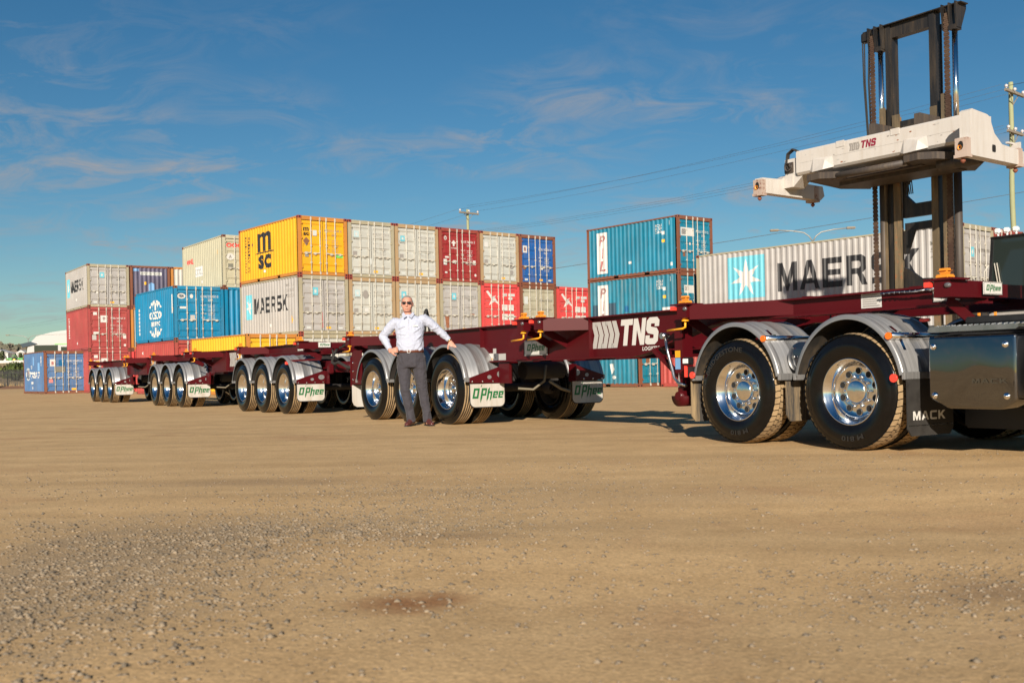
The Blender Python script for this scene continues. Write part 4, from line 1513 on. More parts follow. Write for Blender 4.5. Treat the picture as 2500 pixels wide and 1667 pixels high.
# ---- half-round ribbed mudguard (axis y, outer edge at y=0)
def make_guard(rx, rz, zc, a0, a1, w=0.66, skirt=None):
    mb = MB()
    pr = [(-0.012, 0.935), (-0.012, 0.985), (-0.002, 1.0), (0.05, 1.0), (0.055, 0.993), (0.065, 0.993), (0.07, 1.0), (0.21, 1.0), (0.222, 1.016), (0.24, 1.016), (0.252, 1.0), (0.40, 1.0), (0.412, 1.016), (0.43, 1.016), (0.442, 1.0),
          (w - 0.07, 1.0), (w - 0.06, 1.012), (w - 0.02, 1.012), (w, 0.985), (w, 0.96)]
    mb.lathe(pr, 40, a0=R(a0), a1=R(a1), c=(0, 0, zc), sx=rx, sz=rz)
    # end caps: short clamp bars across the feet
    for a in (a0, a1):
        x, z = rx * math.cos(R(a)), zc + rz * math.sin(R(a))
        mb.cbox(x - 0.016, x + 0.016, -0.014, w, z - 0.045, z + 0.02, 0.004)
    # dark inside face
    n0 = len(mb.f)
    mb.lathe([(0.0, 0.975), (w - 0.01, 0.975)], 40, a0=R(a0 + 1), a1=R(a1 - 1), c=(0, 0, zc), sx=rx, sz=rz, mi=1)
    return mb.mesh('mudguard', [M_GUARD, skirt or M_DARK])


GUARD = make_guard(0.635, 0.665, 0.525, 13, 167)
GUARD_D = make_guard(0.615, 0.695, 0.520, 13, 167, skirt=M_SKIRT)


def flap_set(parent, x, near, white=True):
    """front splash flap hung under a maroon cantilever plate with two oval holes"""
    yo = 0.045
    def Y(t): return t if near else WID - t
    mb = MB()
    out = [(yo, 0.615), (yo + 0.60, 0.605), (yo + 0.62, 0.86), (yo + 0.59, 0.87), (yo, 0.69)]
    mb.prism(out, lambda u, v, w: (x + w, Y(u), v), 0.0, 0.02)
    for cx, cz, rx, rz in ((0.52, 0.735, 0.065, 0.05), (0.325, 0.695, 0.036, 0.028)):
        mb.add([(x + 0.0225, Y(yo + cx + rx * math.cos(2 * PI * k / 18)), cz + rz * math.sin(2 * PI * k / 18)) for k in range(18)], [list(range(18))], 1)
    mb.box(x - 0.02, x + 0.16, Y(yo + 0.62), Y(yo + 0.64), 0.60, 0.86)
    pl = mb.build('flap_bracket', [M_MAROON, M_GUARD], parent)
    for k in range(4):
        bm = MB()
        bm.lathe([(0.020, 0.014), (0.028, 0.013), (0.032, 0.008), (0.034, 0.0)], 10, axis='x', c=(x, Y(yo + 0.035 + 0.175 * k), 0.635))
        bm.build('bolt', M_CHROME, pl)
    fm = MB()
    def rounded(m):
        pts = [(yo + m, 0.61 - m), (yo + m, 0.35)]
        for k in range(7):
            a = PI + PI / 2 * k / 6
            pts.append((yo + 0.09 + (0.09 - m) * math.cos(a), 0.345 + (0.09 - m) * math.sin(a)))
        for k in range(7):
            a = 1.5 * PI + PI / 2 * k / 6
            pts.append((yo + 0.51 + (0.09 - m) * math.cos(a), 0.345 + (0.09 - m) * math.sin(a)))
        pts.append((yo + 0.60 - m, 0.61 - m))
        return pts
    fm.prism(rounded(0.0), lambda u, v, w: (x - 0.012 + w, Y(u), v), 0.0, 0.012, 1)
    fm.prism(rounded(0.012), lambda u, v, w: (x + w, Y(u), v), 0.0, 0.004, 0)
    fl = fm.build('mudflap', [M_WFLAP, M_RUB2], parent)
    d = Decal()
    d.lay(fitp(OPH, -0.02, -0.02, 0.55, 0.26, 12.8, 5.3), (lambda u, v: (x + 0.007, yo + 0.045 + u, 0.345 + v)) if near else (lambda u, v: (x + 0.007, WID - 0.60 - yo + 0.045 + u, 0.345 + v)), M_GREEN)
    d.build('lettering', fl)


def tri_axle(root, axles, front_flaps=True):
    for x in axles:
        for near in (True, False):
            dual_wheel(root, x, near)
            put('mudguard', GUARD, root, (x, 0.0 if near else WID, 0), 0.0 if near else PI)
        mb = MB()
        mb.cyl((x, 0.3, TR), (x, WID - 0.3, TR), 0.065, 10)
        for y in (0.70, WID - 0.70):
            mb.box(x - 0.06, x + 0.06, y - 0.06, y + 0.06, TR, 0.92)
            mb.lathe([(0.60, 0.13), (0.66, 0.15), (0.80, 0.15), (0.86, 0.12), (0.9, 0.12)], 14, axis='z', c=(x - 0.32, y, 0))
            mb.bar((x - 0.02, y, TR), (x - 0.55, y, 0.62), 0.09, 0.10)
            mb.lathe([(0, 0.10), (0.12, 0.10), (0.14, 0.05)], 12, axis='x', c=(x + 0.10, y - 0.02, TR - 0.02))
        mb.build('axle', M_DARK, root)
    if front_flaps:
        xf = axles[-1] + 0.655
        flap_set(root, xf, True); flap_set(root, xf, False)


def rail_mesh(x0, x1, ramp0, ramp1, zlow, zgoose, ztop, y, web_in):
    """I-section chassis rail; deep in the middle, shallow over the coupling"""
    mb = MB()
    fw = 0.075
    prof = [(x0, zlow), (ramp0, zlow)]
    n = 8
    for k in range(1, n + 1):
        u = k / n
        prof.append((ramp0 + (ramp1 - ramp0) * u, zlow + (zgoose - zlow) * (u * u * (3 - 2 * u) * 0.6 + u * 0.4)))
    prof.append((x1, zgoose))
    web = [(p[0], p[1]) for p in prof] + [(x1, ztop - 0.018), (x0, ztop - 0.018)]
    mb.prism(web, lambda u, v, w: (u, y + w, v), -0.008, 0.008)
    mb.box(x0, x1, y - fw, y + fw, ztop - 0.018, ztop)
    for (a, za), (b_, zb) in zip(prof, prof[1:]):
        v = [(a, y - fw, za - 0.02), (b_, y - fw, zb - 0.02), (b_, y + fw, zb - 0.02), (a, y + fw, za - 0.02), (a, y - fw, za), (b_, y - fw, zb), (b_, y + fw, zb), (a, y + fw, za)]
        mb.add(v, [(0, 3, 2, 1), (4, 5, 6, 7), (0, 1, 5, 4), (1, 2, 6, 5), (2, 3, 7, 6), (3, 0, 4, 7)])
    return mb


def web_bottom(x, ramp0, ramp1, zlow, zgoose):
    if x <= ramp0: return zlow
    if x >= ramp1: return zgoose
    u = (x - ramp0) / (ramp1 - ramp0)
    return zlow + (zgoose - zlow) * (u * u * (3 - 2 * u) * 0.6 + u * 0.4)


def twist_cap(parent, x, y, z):
    mb = MB()
    mb.cbox(x - 0.062, x + 0.062, y - 0.050, y + 0.050, z, z + 0.034, 0.010)
    mb.cbox(x - 0.030, x + 0.030, y - 0.026, y + 0.026, z + 0.034, z + 0.048, 0.004)
    mb.cbox(x - 0.054, x + 0.054, y - 0.042, y + 0.042, z + 0.047, z + 0.085, 0.018)
    mb.build('twistlock', M_ORANGE, parent)


def handle(parent, x, y, z, sgn=-1):
    mb = MB()
    mb.cyl((x, y, z - 0.07), (x, y, z + 0.02), 0.030, 12)
    mb.cyl((x, y, z - 0.085), (x, y, z - 0.07), 0.040, 12)
    mb.tube([(x, y, z - 0.085), (x, y, z - 0.145), (x + sgn * 0.03, y - 0.01, z - 0.160), (x + sgn * 0.27, y - 0.02, z - 0.172)], 0.012, 8)
    mb.build('twistlock_handle', M_YELL, parent)


def bolster(root, x, handles=True, brace=0.0, locks=True, ztop=1.45, refl=True):
    """cross member carrying the twistlocks at both sides"""
    mb = MB()
    for near in (True, False):
        def Y(t): return t if near else WID - t
        ya, yb = Y(0.02), Y(0.62)
        y0, y1 = min(ya, yb), max(ya, yb)
        mb.box(x - 0.075, x + 0.075, y0, y1, ztop - 0.15, ztop - 0.012)
        pa, pb = sorted((Y(0.0), Y(0.22)))
        mb.box(x - 0.16, x + 0.12, pa, pb, ztop - 0.012, ztop + 0.004)
        mb.bar((x - 0.075, Y(0.20), ztop - 0.16), (x - 0.075, Y(0.55), ztop - 0.34), 0.012, 0.10)
        if brace:
            tri = [(x + 0.08, Y(0.06)), (x + 0.08, Y(0.55)), (x + brace, Y(0.55))]
            mb.prism(tri, lambda u, v, w: (u, v, w), ztop - 0.17, ztop - 0.012)
    mb.box(x - 0.05, x + 0.05, 0.62, WID - 0.62, ztop - 0.14, ztop - 0.03)
    b = mb.build('bolster', M_MAROON, root)
    for near in (True, False):
        y = 0.095 if near else WID - 0.095
        if locks:
            twist_cap(b, x - 0.02, y, ztop + 0.004)
        if near:
            rf = MB(); rf.cbox(x - 0.150, x - 0.095, -0.012, 0.05, ztop - 0.065, ztop - 0.020, 0.004)
            rf.build('reflector', M_REDR, b)
            lp = MB(); lp.lathe([(0, 0.022), (-0.012, 0.020), (-0.020, 0.010), (-0.022, 0.0)], 12, axis='y', c=(x + 0.055, 0.02, ztop - 0.055), sx=1.5)
            lp.build('marker_lamp', M_LAMP, b)
            if handles:
                handle(b, x, 0.07, ztop - 0.10)
    return b


def sign(parent, origin, u, v, w, h, nrm, name='sign_plate'):
    """white plate with a thin blue border line and green lettering; u,v unit axes"""
    o = Vector(origin); u = Vector(u); v = Vector(v); n = Vector(nrm)
    mb = MB()
    mb.prism([(0, 0), (w, 0), (w, h), (0, h)], lambda a, b, c: o + u * a + v * b + n * c, 0.0, 0.006)
    p = mb.build(name, M_WHITE, parent)
    d = Decal()
    f = lambda a, b: tuple(o + u * a + v * b + n * 0.0075)
    e = 0.03 * h
    for q in (rect(e, e, w - 2 * e, e), rect(e, h - 2 * e, w - 2 * e, e), rect(e, e, e, h - 2 * e), rect(w - 2 * e, e, e, h - 2 * e)):
        d.lay(q, f, M_INK)
    d.lay(fitp(OPH, w * 0.10, h * 0.12, w * 0.82, h * 0.80, 12.8, 5.3), lambda a, b: tuple(o + u * a + v * b + n * 0.0085), M_GREEN)
    d.build('lettering', p)
    return p


def trailer(label, a, axles, rear, deck0, king, front, bolsters, low_rear=False, show_signs=True):
    root = thing('skeletal_trailer', label, 'trailer', at(a), ANG, 'coupled trailers of the road train')
    zl, zg, zt = 0.93, 1.275, 1.44
    r0, r1 = king - a - 2.95, king - a - 1.35
    f = front - a
    for y in (0.55, WID - 0.55):
        rm = rail_mesh(deck0 - a, f, r0, r1, zl, zg, zt, y, 1)
        for sx in np.arange(deck0 - a + 1.4, f - 1.8, 2.7):
            zb = web_bottom(sx, r0, r1, zl, zg)
            rm.box(sx - 0.006, sx + 0.006, y - 0.07, y + 0.07, zb, zt - 0.02)
        rm.build('chassis_rail', M_MAROON, root)
    cm = MB()
    for sx in np.arange(deck0 - a + 0.3, f - 0.3, 1.25):
        zb = web_bottom(sx, r0, r1, zl, zg)
        cm.box(sx - 0.05, sx + 0.05, 0.56, WID - 0.56, zb + 0.06, zb + 0.18)
    cm.build('cross_member', M_MAROON, root)
    if low_rear:
        lm = MB()
        for y in (0.72, WID - 0.72):
            lm.box(rear - a, deck0 - a + 0.6, y - 0.06, y + 0.06, 0.86, 1.04)
        lm.box(-0.5, 0.5, 0.7, WID - 0.7, 1.04, 1.10)
        for sx in (rear - a, -0.9, 0.9):
            lm.box(sx, sx + 0.1, 0.7, WID - 0.7, 0.88, 1.02)
        lm.build('rear_frame', M_MAROON, root)
        fw = MB()
        fw.lathe([(1.10, 0.46), (1.14, 0.48), (1.17, 0.46), (1.18, 0.2), (1.18, 0.0)], 24, axis='z', c=(0, WID / 2, 0))
        fw.build('turntable', M_DARK, root)
    for bx in bolsters:
        sx, kw = bx
        bolster(root, sx - a, **kw)
    tri_axle(root, axles)
    # suspension hangers and air tank, in the dark under the frame
    for x in axles:
        for y in (0.68, WID - 0.68):
            hm = MB()
            hm.prism([(x - 0.72, 0.93), (x - 0.42, 0.93), (x - 0.50, 0.58), (x - 0.64, 0.58)], lambda u, v, w: (u, y + w, v), -0.05, 0.05)
            hm.build('spring_hanger', M_DARK, root)
    hm = MB(); hm.cyl((axles[-1] + 0.75, 0.9, 0.78), (axles[-1] + 0.75, WID - 0.9, 0.78), 0.13, 14); hm.build('air_tank', M_DARK, root)
    hm = MB(); hm.box(axles[-1] + 0.70, axles[-1] + 0.98, 0.52, 0.56, 0.60, 0.90); hm.build('side_bracket', M_MAROON, root)
    # brake hose loops below the frame
    hs = MB()
    x = axles[-1]
    hs.tube([(x + 0.85, 0.75, 0.52), (x + 0.95, 0.95, 0.50), (x + 1.02, 1.10, 0.62), (x + 1.0, 1.15, 0.85)], 0.018, 8)
    hs.tube([(x + 1.0, 1.2, 0.62), (x + 1.05, 1.38, 0.50), (x + 0.95, 1.6, 0.46)], 0.022, 8)
    hs.build('brake_hose', M_HOSE, root)
    # landing legs
    lx = king - a - 1.82
    for near in (True, False):
        y = 0.30 if near else WID - 0.30
        lg = MB()
        lg.cbox(lx - 0.075, lx + 0.075, y - 0.075, y + 0.075, 0.70, 1.30, 0.012)
        lg.cbox(lx - 0.055, lx + 0.055, y - 0.055, y + 0.055, 0.42, 0.70, 0.01)
        leg = lg.build('landing_leg', M_MAROON, root)
        ft = MB()
        ft.lathe([(-0.09, 0.0), (-0.09, 0.115), (0.09, 0.115), (0.09, 0.0)], 16, axis='y', a0=PI, a1=2 * PI, c=(lx, y, 0.46))
        ft.cyl((lx, y - 0.10, 0.46), (lx, y + 0.10, 0.46), 0.05, 10)
        ft.build('foot', M_MAROON, leg)
        br = MB()
        br.tube([(lx - 0.20, y - 0.09, 1.12), (lx - 0.15, y - 0.10, 0.95), (lx - 0.05, y - 0.10, 0.66), (lx + 0.02, y - 0.10, 0.60), (lx + 0.14, y - 0.10, 0.575)], 0.018, 8)
        br.cyl((lx - 0.21, y - 0.14, 1.13), (lx - 0.21, y - 0.04, 1.13), 0.035, 10)
        br.build('crank_handle', M_STEEL, leg)
        dg = MB()
        dg.bar((lx - 0.55, y + 0.05, 0.98), (lx - 0.05, y + 0.05, 0.62), 0.05, 0.05)
        dg.bar((lx - 0.55, y + 0.05, 0.98), (lx - 0.62, 0.55, 0.95), 0.05, 0.05)
        dg.build('leg_brace', M_MAROON, leg)
        if near:
            st = Decal()
            st.lay(rect(-0.055, 0.885, 0.085, 0.075), lambda u, v: (lx + u, y - 0.078, v), M_YELL)
            st.lay(rect(-0.055, 0.755, 0.085, 0.125), lambda u, v: (lx + u, y - 0.078, v), M_LBLUE)
            st.lay([[(-0.02, 0.56), (0.0, 0.72), (0.0, 0.56)], [(0.005, 0.56), (0.005, 0.70), (0.025, 0.58)]], lambda u, v: (lx + u, y - 0.0785, v), M_GREY)
            st.build('sticker', leg)
    # suspension/side webs ahead of landing gear: chain plates
    # lettering on the near beam
    d = Decal()
    u0 = king - a - 3.82
    yy = 0.55 - 0.010
    d.lay(fitp(CHEV, 0, 0, 0.58, 0.335, 5.2, 4.4), lambda u, v: (u0 + u, yy, 1.035 + v), M_GREY)
    d.lay(sh(bold_word('TNs', 0, 0, 0.72, 0.32, 0.07), 0.16), lambda u, v: (u0 + 0.56 + u, yy, 1.055 + v), M_WHITE)
    d.lay(polys_text('LOGISTICS', 0, 0, 0.36, 0.048, 0.03, 0.12), lambda u, v: (u0 + 1.0 + u, yy, 0.985 + v), M_WHITE)
    d.build('lettering', root)
    if show_signs:
        sign(root, (f + 0.045, 0.42, 1.325), (0, 1, 0), (0, 0, 1), 0.26, 0.105, (1, 0, 0))
    return root


def side_sign(root, x, z, w, h):
    sign(root, (x, 0.53, z), (1, 0, 0), (0, 0, 1), w, h, (0, -1, 0))


# lead trailer, nearest the truck
A4 = 24.93
T4 = trailer('nearest maroon skeletal trailer, on the truck, with large white lettering on its deep beam',
             A4, (-1.28, 0.0, 1.27), 22.35, 22.35, 32.95, 34.62,
             [(22.62, dict(brace=0.7)), (28.26, dict()), (28.66, dict(brace=0.45)), (31.42, dict(brace=1.1)), (34.56, dict(handles=False))])
side_sign(T4, 27.58 - A4, 0.985, 0.56, 0.205)
# stickers on the lead trailer beam
d = Decal()
for u, v, w, h, m in ((26.56, 0.925, 0.16, 0.115, M_WHITE), (26.72, 0.96, 0.09, 0.15, M_GREY), (26.74, 0.935, 0.12, 0.10, M_STEEL), (26.87, 0.935, 0.2, 0.095, M_GREY)):
    d.lay(rect(u - A4, v, w, h), lambda a, b: (a, 0.538, b), m)
d.lay(rect(26.575 - A4, 0.945, 0.13, 0.025), lambda a, b: (a, 0.536, b), M_YELL)
for i in range(6):
    d.lay(rect(33.36 - A4, 1.305 + 0.02 * i, 0.19 - 0.03 * (i % 2), 0.008), lambda a, b: (a, 0.535, b), M_GREYP)
d.lay(rect(33.34 - A4, 1.29, 0.23, 0.15), lambda a, b: (a, 0.538, b), M_WHITE)
d.lay(rect(33.34 - A4, 1.425, 0.23, 0.015), lambda a, b: (a, 0.536, b), M_REDR)
d.build('sticker', T4)
side_sign(T4, 34.12 - A4, 1.30, 0.26, 0.11)
# rear quarter panel of the lead trailer
q = MB()
xa = -1.28 - 0.86
q.prism([(xa, 0.60), (xa + 0.42, 0.60), (xa + 0.42, 1.19), (xa + 0.13, 1.19), (xa + 0.04, 1.15), (xa, 1.07)], lambda u, v, w: (u, w, v), 0.015, 0.035)
q.box(xa - 0.012, xa, 0.0, 0.62, 0.56, 1.08)
qp = q.build('rear_panel', M_MAROON, T4)
for z in (0.68, 0.83, 0.98):
    bm = MB(); bm.lathe([(0.015, 0.016), (0.005, 0.015), (0.0, 0.008), (-0.001, 0.0)], 10, axis='y', c=(xa + 0.08, 0.0, z)); bm.build('bolt', M_CHROME, qp)
for nm, yy in (('near', 0.02), ('far', WID - 0.64)):
    q = MB()
    q.prism([(yy, 0.585), (yy, 0.30), (yy + 0.03, 0.23), (yy + 0.09, 0.20), (yy + 0.53, 0.20), (yy + 0.59, 0.23), (yy + 0.62, 0.30), (yy + 0.62, 0.585)], lambda u, v, w: (xa + 0.0 + w, u, v), 0.0, 0.012)
    q.build('mudflap', M_WFLAP if nm == 'near' else M_RUB2, T4)
# chain, ratchet and orange strap stowed along the beam near the front
q = MB()
q.tube([(33.62 - A4, 0.46, 1.405), (33.78 - A4, 0.46, 1.41), (33.95 - A4, 0.45, 1.40), (34.10 - A4, 0.45, 1.405)], 0.009, 6)
q.cyl((34.10 - A4, 0.45, 1.405), (34.20 - A4, 0.44, 1.41), 0.016, 8)
for k in range(7):
    q.lathe([(0.0, 0.009), (0.006, 0.013), (0.012, 0.009)], 8, axis='x', c=(33.66 - A4 + 0.055 * k, 0.45, 1.405))
q.build('chain', M_STEEL, T4)
q = MB()
q.bar((34.20 - A4, 0.44, 1.41), (34.52 - A4, 0.36, 1.425), 0.012, 0.028)
q.build('strap', M_ORANGE, T4)

A2 = 10.25
T2 = trailer('middle maroon skeletal trailer, low at the rear, between the two rear wheel groups',
             A2, (-1.35, 0.0, 1.35), 8.2, 12.75, 18.07, 20.25,
             [(12.85, dict(brace=0.9)), (16.5, dict(brace=0.6)), (20.2, dict(handles=False))], low_rear=True)
side_sign(T2, 18.9 - A2, 1.29, 0.30, 0.12)
A1 = 1.45
T1 = trailer('rearmost maroon skeletal trailer, farthest from the truck',
             A1, (-1.40, 0.0, 1.45), -0.7, -0.7, 10.25, 12.1,
             [(-0.6, dict()), (4.9, dict()), (5.3, dict(brace=0.8)), (8.6, dict(brace=0.8)), (12.05, dict(handles=False))])
side_sign(T1, 10.9 - A1, 1.29, 0.34, 0.12)

# tri-axle dolly under the middle trailer
AD = 18.07
DL = thing('trailer_dolly', 'maroon three axle dolly with drawbar, coupling the middle trailer to the nearest one', 'dolly', at(AD), ANG)
tri_axle(DL, (-1.30, 0.0, 1.32))
m = MB()
for y in (0.80, WID - 0.80):
    m.box(-2.0, 2.1, y - 0.07, y + 0.07, 0.90, 1.06)
for x in (-1.9, -0.6, 0.6, 2.0):
    m.box(x - 0.06, x + 0.06, 0.8, WID - 0.8, 0.92, 1.04)
m.build('frame', M_MAROON, DL)
m = MB()
m.lathe([(1.06, 0.50), (1.10, 0.52), (1.15, 0.50), (1.19, 0.44), (1.19, 0.0)], 28, axis='z', c=(0, WID / 2, 0))
m.prism([(-0.45, 1.06), (0.55, 1.06), (0.45, 1.20), (-0.35, 1.20)], lambda u, v, w: (u, w, v), 0.72, 0.76)
m.build('turntable', M_DARK, DL)
m = MB()
m.bar((2.0, 0.80, 0.92), (3.6, WID / 2 - 0.05, 0.86), 0.10, 0.16)
m.bar((2.0, WID - 0.80, 0.92), (3.6, WID / 2 + 0.05, 0.86), 0.10, 0.16)
m.cyl((3.0, 0.70, 0.92), (3.0, 1.35, 0.92), 0.085, 14)
m.cbox(3.55, 4.3, WID / 2 - 0.09, WID / 2 + 0.09, 0.78, 0.94, 0.02)
m.lathe([(0.80, 0.10), (0.92, 0.10)], 14, axis='z', c=(4.35, WID / 2, 0))
m.cbox(2.15, 2.30, 0.62, 0.72, 0.80, 0.98, 0.02)
m.build('drawbar', M_MAROON, DL)
m = MB()
m.bar((1.55, 0.02, 1.075), (2.35, 0.42, 1.085), 0.03, 0.035)
m.build('marker_bar', M_MAROON, DL)
m = MB(); m.cbox(1.50, 1.58, -0.01, 0.05, 1.0, 1.06, 0.006); m.build('reflector', M_REDR, DL)
m = MB()
m.tube([(2.1, 0.9, 1.33), (2.2, 0.75, 1.18), (2.25, 0.7, 1.02), (2.5, 0.65, 0.99), (2.8, 0.6, 1.02), (3.15, 0.62, 0.92), (3.6, 0.75, 0.86), (4.1, 0.9, 0.90)], 0.030, 8)
m.tube([(2.05, 0.95, 1.36), (2.3, 0.85, 1.30), (2.55, 0.82, 1.34), (2.7, 0.85, 1.38), (2.5, 0.9, 1.40), (2.2, 0.95, 1.36)], 0.018, 8)
m.tube([(2.0, 0.85, 1.36), (2.15, 0.75, 1.26), (2.3, 0.72, 1.16), (2.25, 0.7, 1.02)], 0.018, 8)
m.build('air_hose', M_RUB2, DL)
# hose standing up behind the nearest trailer's tail
m = MB()
xx = 23.35 - AD
m.tube([(xx, 1.3, 1.35), (xx, 1.28, 1.6), (xx + 0.02, 1.25, 1.82), (xx + 0.06, 1.2, 1.88), (xx + 0.12, 1.15, 1.84), (xx + 0.15, 1.12, 1.65), (xx + 0.14, 1.10, 1.35)], [0.022, 0.022, 0.024, 0.034, 0.034, 0.034, 0.03], 8)
m.build('gooseneck_hose', M_RUB2, T4, (AD - A4, 0, 0))
# ------------------------------------------------------------------ the prime mover (only its rear is in frame)
AT = 32.95
TK = thing('prime_mover', 'rear half of a truck with polished wheels, chrome step box and ribbed mudguards', 'truck', at(AT), ANG)
XA, XB = 32.21 - AT, 33.60 - AT
for x in (XA, XB):
    for near in (True, False):
        w = dual_wheel(TK, x, near, True)
        put('mudguard', GUARD_D, TK, (x, 0.0 if near else WID, 0), 0.0 if near else PI)
        if near:
            d = Decal()
            # moulded maker's name bent round the sidewall
            tx = polys_text('BRIDGESTONE', -0.30, 0, 0.60, 0.050, 0.02)
            def bend(u, v, c=PI / 2 + 0.45):
                a = c - u / 0.42
                return ((0.395 + v) * math.cos(a), -0.0035, (0.395 + v) * math.sin(a))
            if x == XA:
                d.lay(tx, bend, plain('moulded_lettering', (0.020, 0.018, 0.016), 0.6), [(-0.36 + 0.03 * k) for k in range(25)], 0)
            brk = [(-0.36 + 0.03 * k) for k in range(25)]
            d.lay(polys_text('M 810', -0.12, 0, 0.24, 0.045, 0.02), lambda u, v: bend(u, v, -PI / 2 + 0.12), plain('moulded_lettering', (0.020, 0.018, 0.016), 0.6), brk, 0)
            d.build('lettering', w)
    m = MB()
    m.cyl((x, 0.3, TR), (x, WID - 0.3, TR), 0.09, 10)
    m.lathe([(-0.25, 0.1), (-0.1, 0.22), (0.1, 0.22), (0.25, 0.1)], 16, axis='x', c=(x, WID / 2, TR))
    m.build('drive_axle', M_DARK, TK)
m = MB()
for y in (0.83, WID - 0.83):
    m.box(31.55 - AT, 38.5 - AT, y - 0.04, y + 0.04, 0.78, 1.04)
for x in (-1.25, -0.7, 0.0, 0.7, 1.8, 2.6):
    m.box(x - 0.04, x + 0.04, 0.83, WID - 0.83, 0.80, 1.02)
for x in (XA, XB):
    for y in (0.70, WID - 0.70):
        m.box(x - 0.35, x + 0.35, y - 0.05, y + 0.05, 0.62, 0.72)
        m.lathe([(0.62, 0.14), (0.70, 0.15), (0.86, 0.14), (0.9, 0.1)], 14, axis='z', c=(x + 0.33, y, 0))
m.build('chassis_frame', M_BLACK, TK)
m = MB()
m.lathe([(1.08, 0.47), (1.13, 0.49), (1.20, 0.47), (1.22, 0.40), (1.22, 0.0)], 28, axis='z', c=(0.0, WID / 2, 0))
m.box(-0.3, 0.3, 0.85, WID - 0.85, 1.04, 1.12)
m.prism([(-0.95, 1.06), (-0.5, 1.20), (-0.4, 1.14), (-0.9, 1.0)], lambda u, v, w: (u, w, v), 0.95, WID - 0.95)
m.build('fifth_wheel', M_DARK, TK)
# cross tubes that carry the guards, amber lamps on their ends
for x, z in ((XA + 0.42, 1.035), (XB + 0.47, 1.005)):
    for near in (True, False):
        def Y(t): return t if near else WID - t
        m = MB()
        m.cyl((x, Y(-0.01), z), (x, Y(0.80), z), 0.030, 14)
        m.box(x - 0.012, x + 0.012, *sorted((Y(0.10), Y(0.14))), z - 0.15, z + 0.04)
        m.bar((x, Y(0.12), z - 0.02), (x + 0.07, Y(0.12), z - 0.17), 0.04, 0.012)
        m.bar((x - 0.01, Y(0.12), z + 0.02), (x - 0.10, Y(0.12), z + 0.085), 0.04, 0.012)
        tb = m.build('guard_bracket', M_CHROME, TK)
        m = MB()
        yy = Y(-0.012)
        m.cyl((x, yy, z), (x, Y(-0.035), z), 0.031, 14)
        m.build('marker_lamp', M_AMBER, tb)
# air tank between the wheels
m = MB()
m.lathe([(0.12, 0.0), (0.12, 0.08), (0.13, 0.135), (0.16, 0.15), (0.70, 0.15), (0.75, 0.1)], 28, axis='y', c=(32.93 - AT, 0, 0.845))
tk = m.build('air_tank', plain('polished_black', (0.012, 0.018, 0.03), 0.08, coat=1.0), TK)
m = MB()
m.cyl((32.90 - AT, 0.12, 0.85), (32.90 - AT, 0.09, 0.85), 0.018, 8)
m.build('valve', M_STEEL, tk)
m = MB()
m.box(32.94 - AT, 32.985 - AT, 0.117, 0.119, 0.735, 0.775)
m.build('sticker', M_FADEWHT, tk)
# mudflaps
def flap(x, y0, y1, z0, z1, mat, name='mudflap'):
    f = MB()
    f.prism([(y0, z1), (y0, z0 + 0.06), (y0 + 0.05, z0), (y1 - 0.05, z0), (y1, z0 + 0.06), (y1, z1)], lambda u, v, w: (x + w, u, v), 0.0, 0.014)
    return f.build(name, mat, TK)
for near in (0, 1):
    o = 0 if near == 0 else WID - 0.66
    flap(31.54 - AT, 0.02 + o, 0.62 + o, 0.20, 0.67, M_DFLAP)
    flap(32.86 - AT, 0.02 + o, 0.62 + o, 0.24, 0.62, M_DFLAP)
fm = flap(34.20 - AT, 0.02, 0.64, 0.15, 0.66, M_RUB2)
d = Decal()
d.lay(bold_word('MACK', 0, 0, 0.44, 0.075), lambda u, v: (34.216 - AT, 0.085 + u, 0.285 + v), M_WHITE)
d.lay(rect(0.03, 0.235, 0.60, 0.008), lambda u, v: (34.216 - AT, u, v), M_STEEL)
d.build('lettering', fm)
flap(34.20 - AT, WID - 0.64, WID - 0.02, 0.22, 0.66, M_RUB2)
m = MB()
m.box(31.50 - AT, 31.58 - AT, 0.02, 0.66, 0.67, 0.78)
m.cbox(31.46 - AT, 31.56 - AT, -0.02, 0.06, 0.80, 0.88, 0.01)
lb = m.build('lamp_bracket', M_BLACK, TK)
for nm, c, r, mt in (('marker_lamp', (31.62 - AT, -0.016, 0.69), 0.036, M_REDR), ('marker_lamp', (34.115 - AT, -0.016, 0.645), 0.036, M_REDR)):
    m = MB(); m.cyl(c, (c[0], c[1] - 0.02, c[2]), r, 16); m.build(nm, mt, TK)
m = MB(); m.cbox(31.47 - AT, 31.55 - AT, -0.025, -0.018, 0.815, 0.865, 0.002); m.build('lamp_lens', M_LENS, lb)
m = MB(); m.box(31.465 - AT, 31.495 - AT, 0.0, 0.02, 0.67, 0.79); m.build('reflector', M_REDR, lb)

# polished step box ahead of the drive wheels
def box_mat():
    mt, nt, b = new_mat('polished_dark_steel')
    b.inputs['Metallic'].default_value = 1.0
    b.inputs['Base Color'].default_value = (0.20, 0.205, 0.22, 1)
    b.inputs['Roughness'].default_value = 0.045
    tc = node(nt, 'ShaderNodeTexCoord')
    nz = node(nt, 'ShaderNodeTexNoise', i_Scale=1.7, i_Detail=1.0)
    lk(nt, tc, 'Object', nz, 0)
    bp = node(nt, 'ShaderNodeBump', i_Strength=0.28, i_Distance=0.06)
    lk(nt, nz, 0, bp, 'Height'); lk(nt, bp, 0, b, 'Normal')
    return mt
M_BOX = box_mat()
bx0, bx1 = 34.43 - AT, 35.20 - AT
m = MB()
bm = bmesh.new()
outl = [(bx0, 0.48), (bx0 + 0.17, 0.395), (bx1 - 0.13, 0.395), (bx1, 0.46), (bx1, 0.985), (bx0, 0.985)]
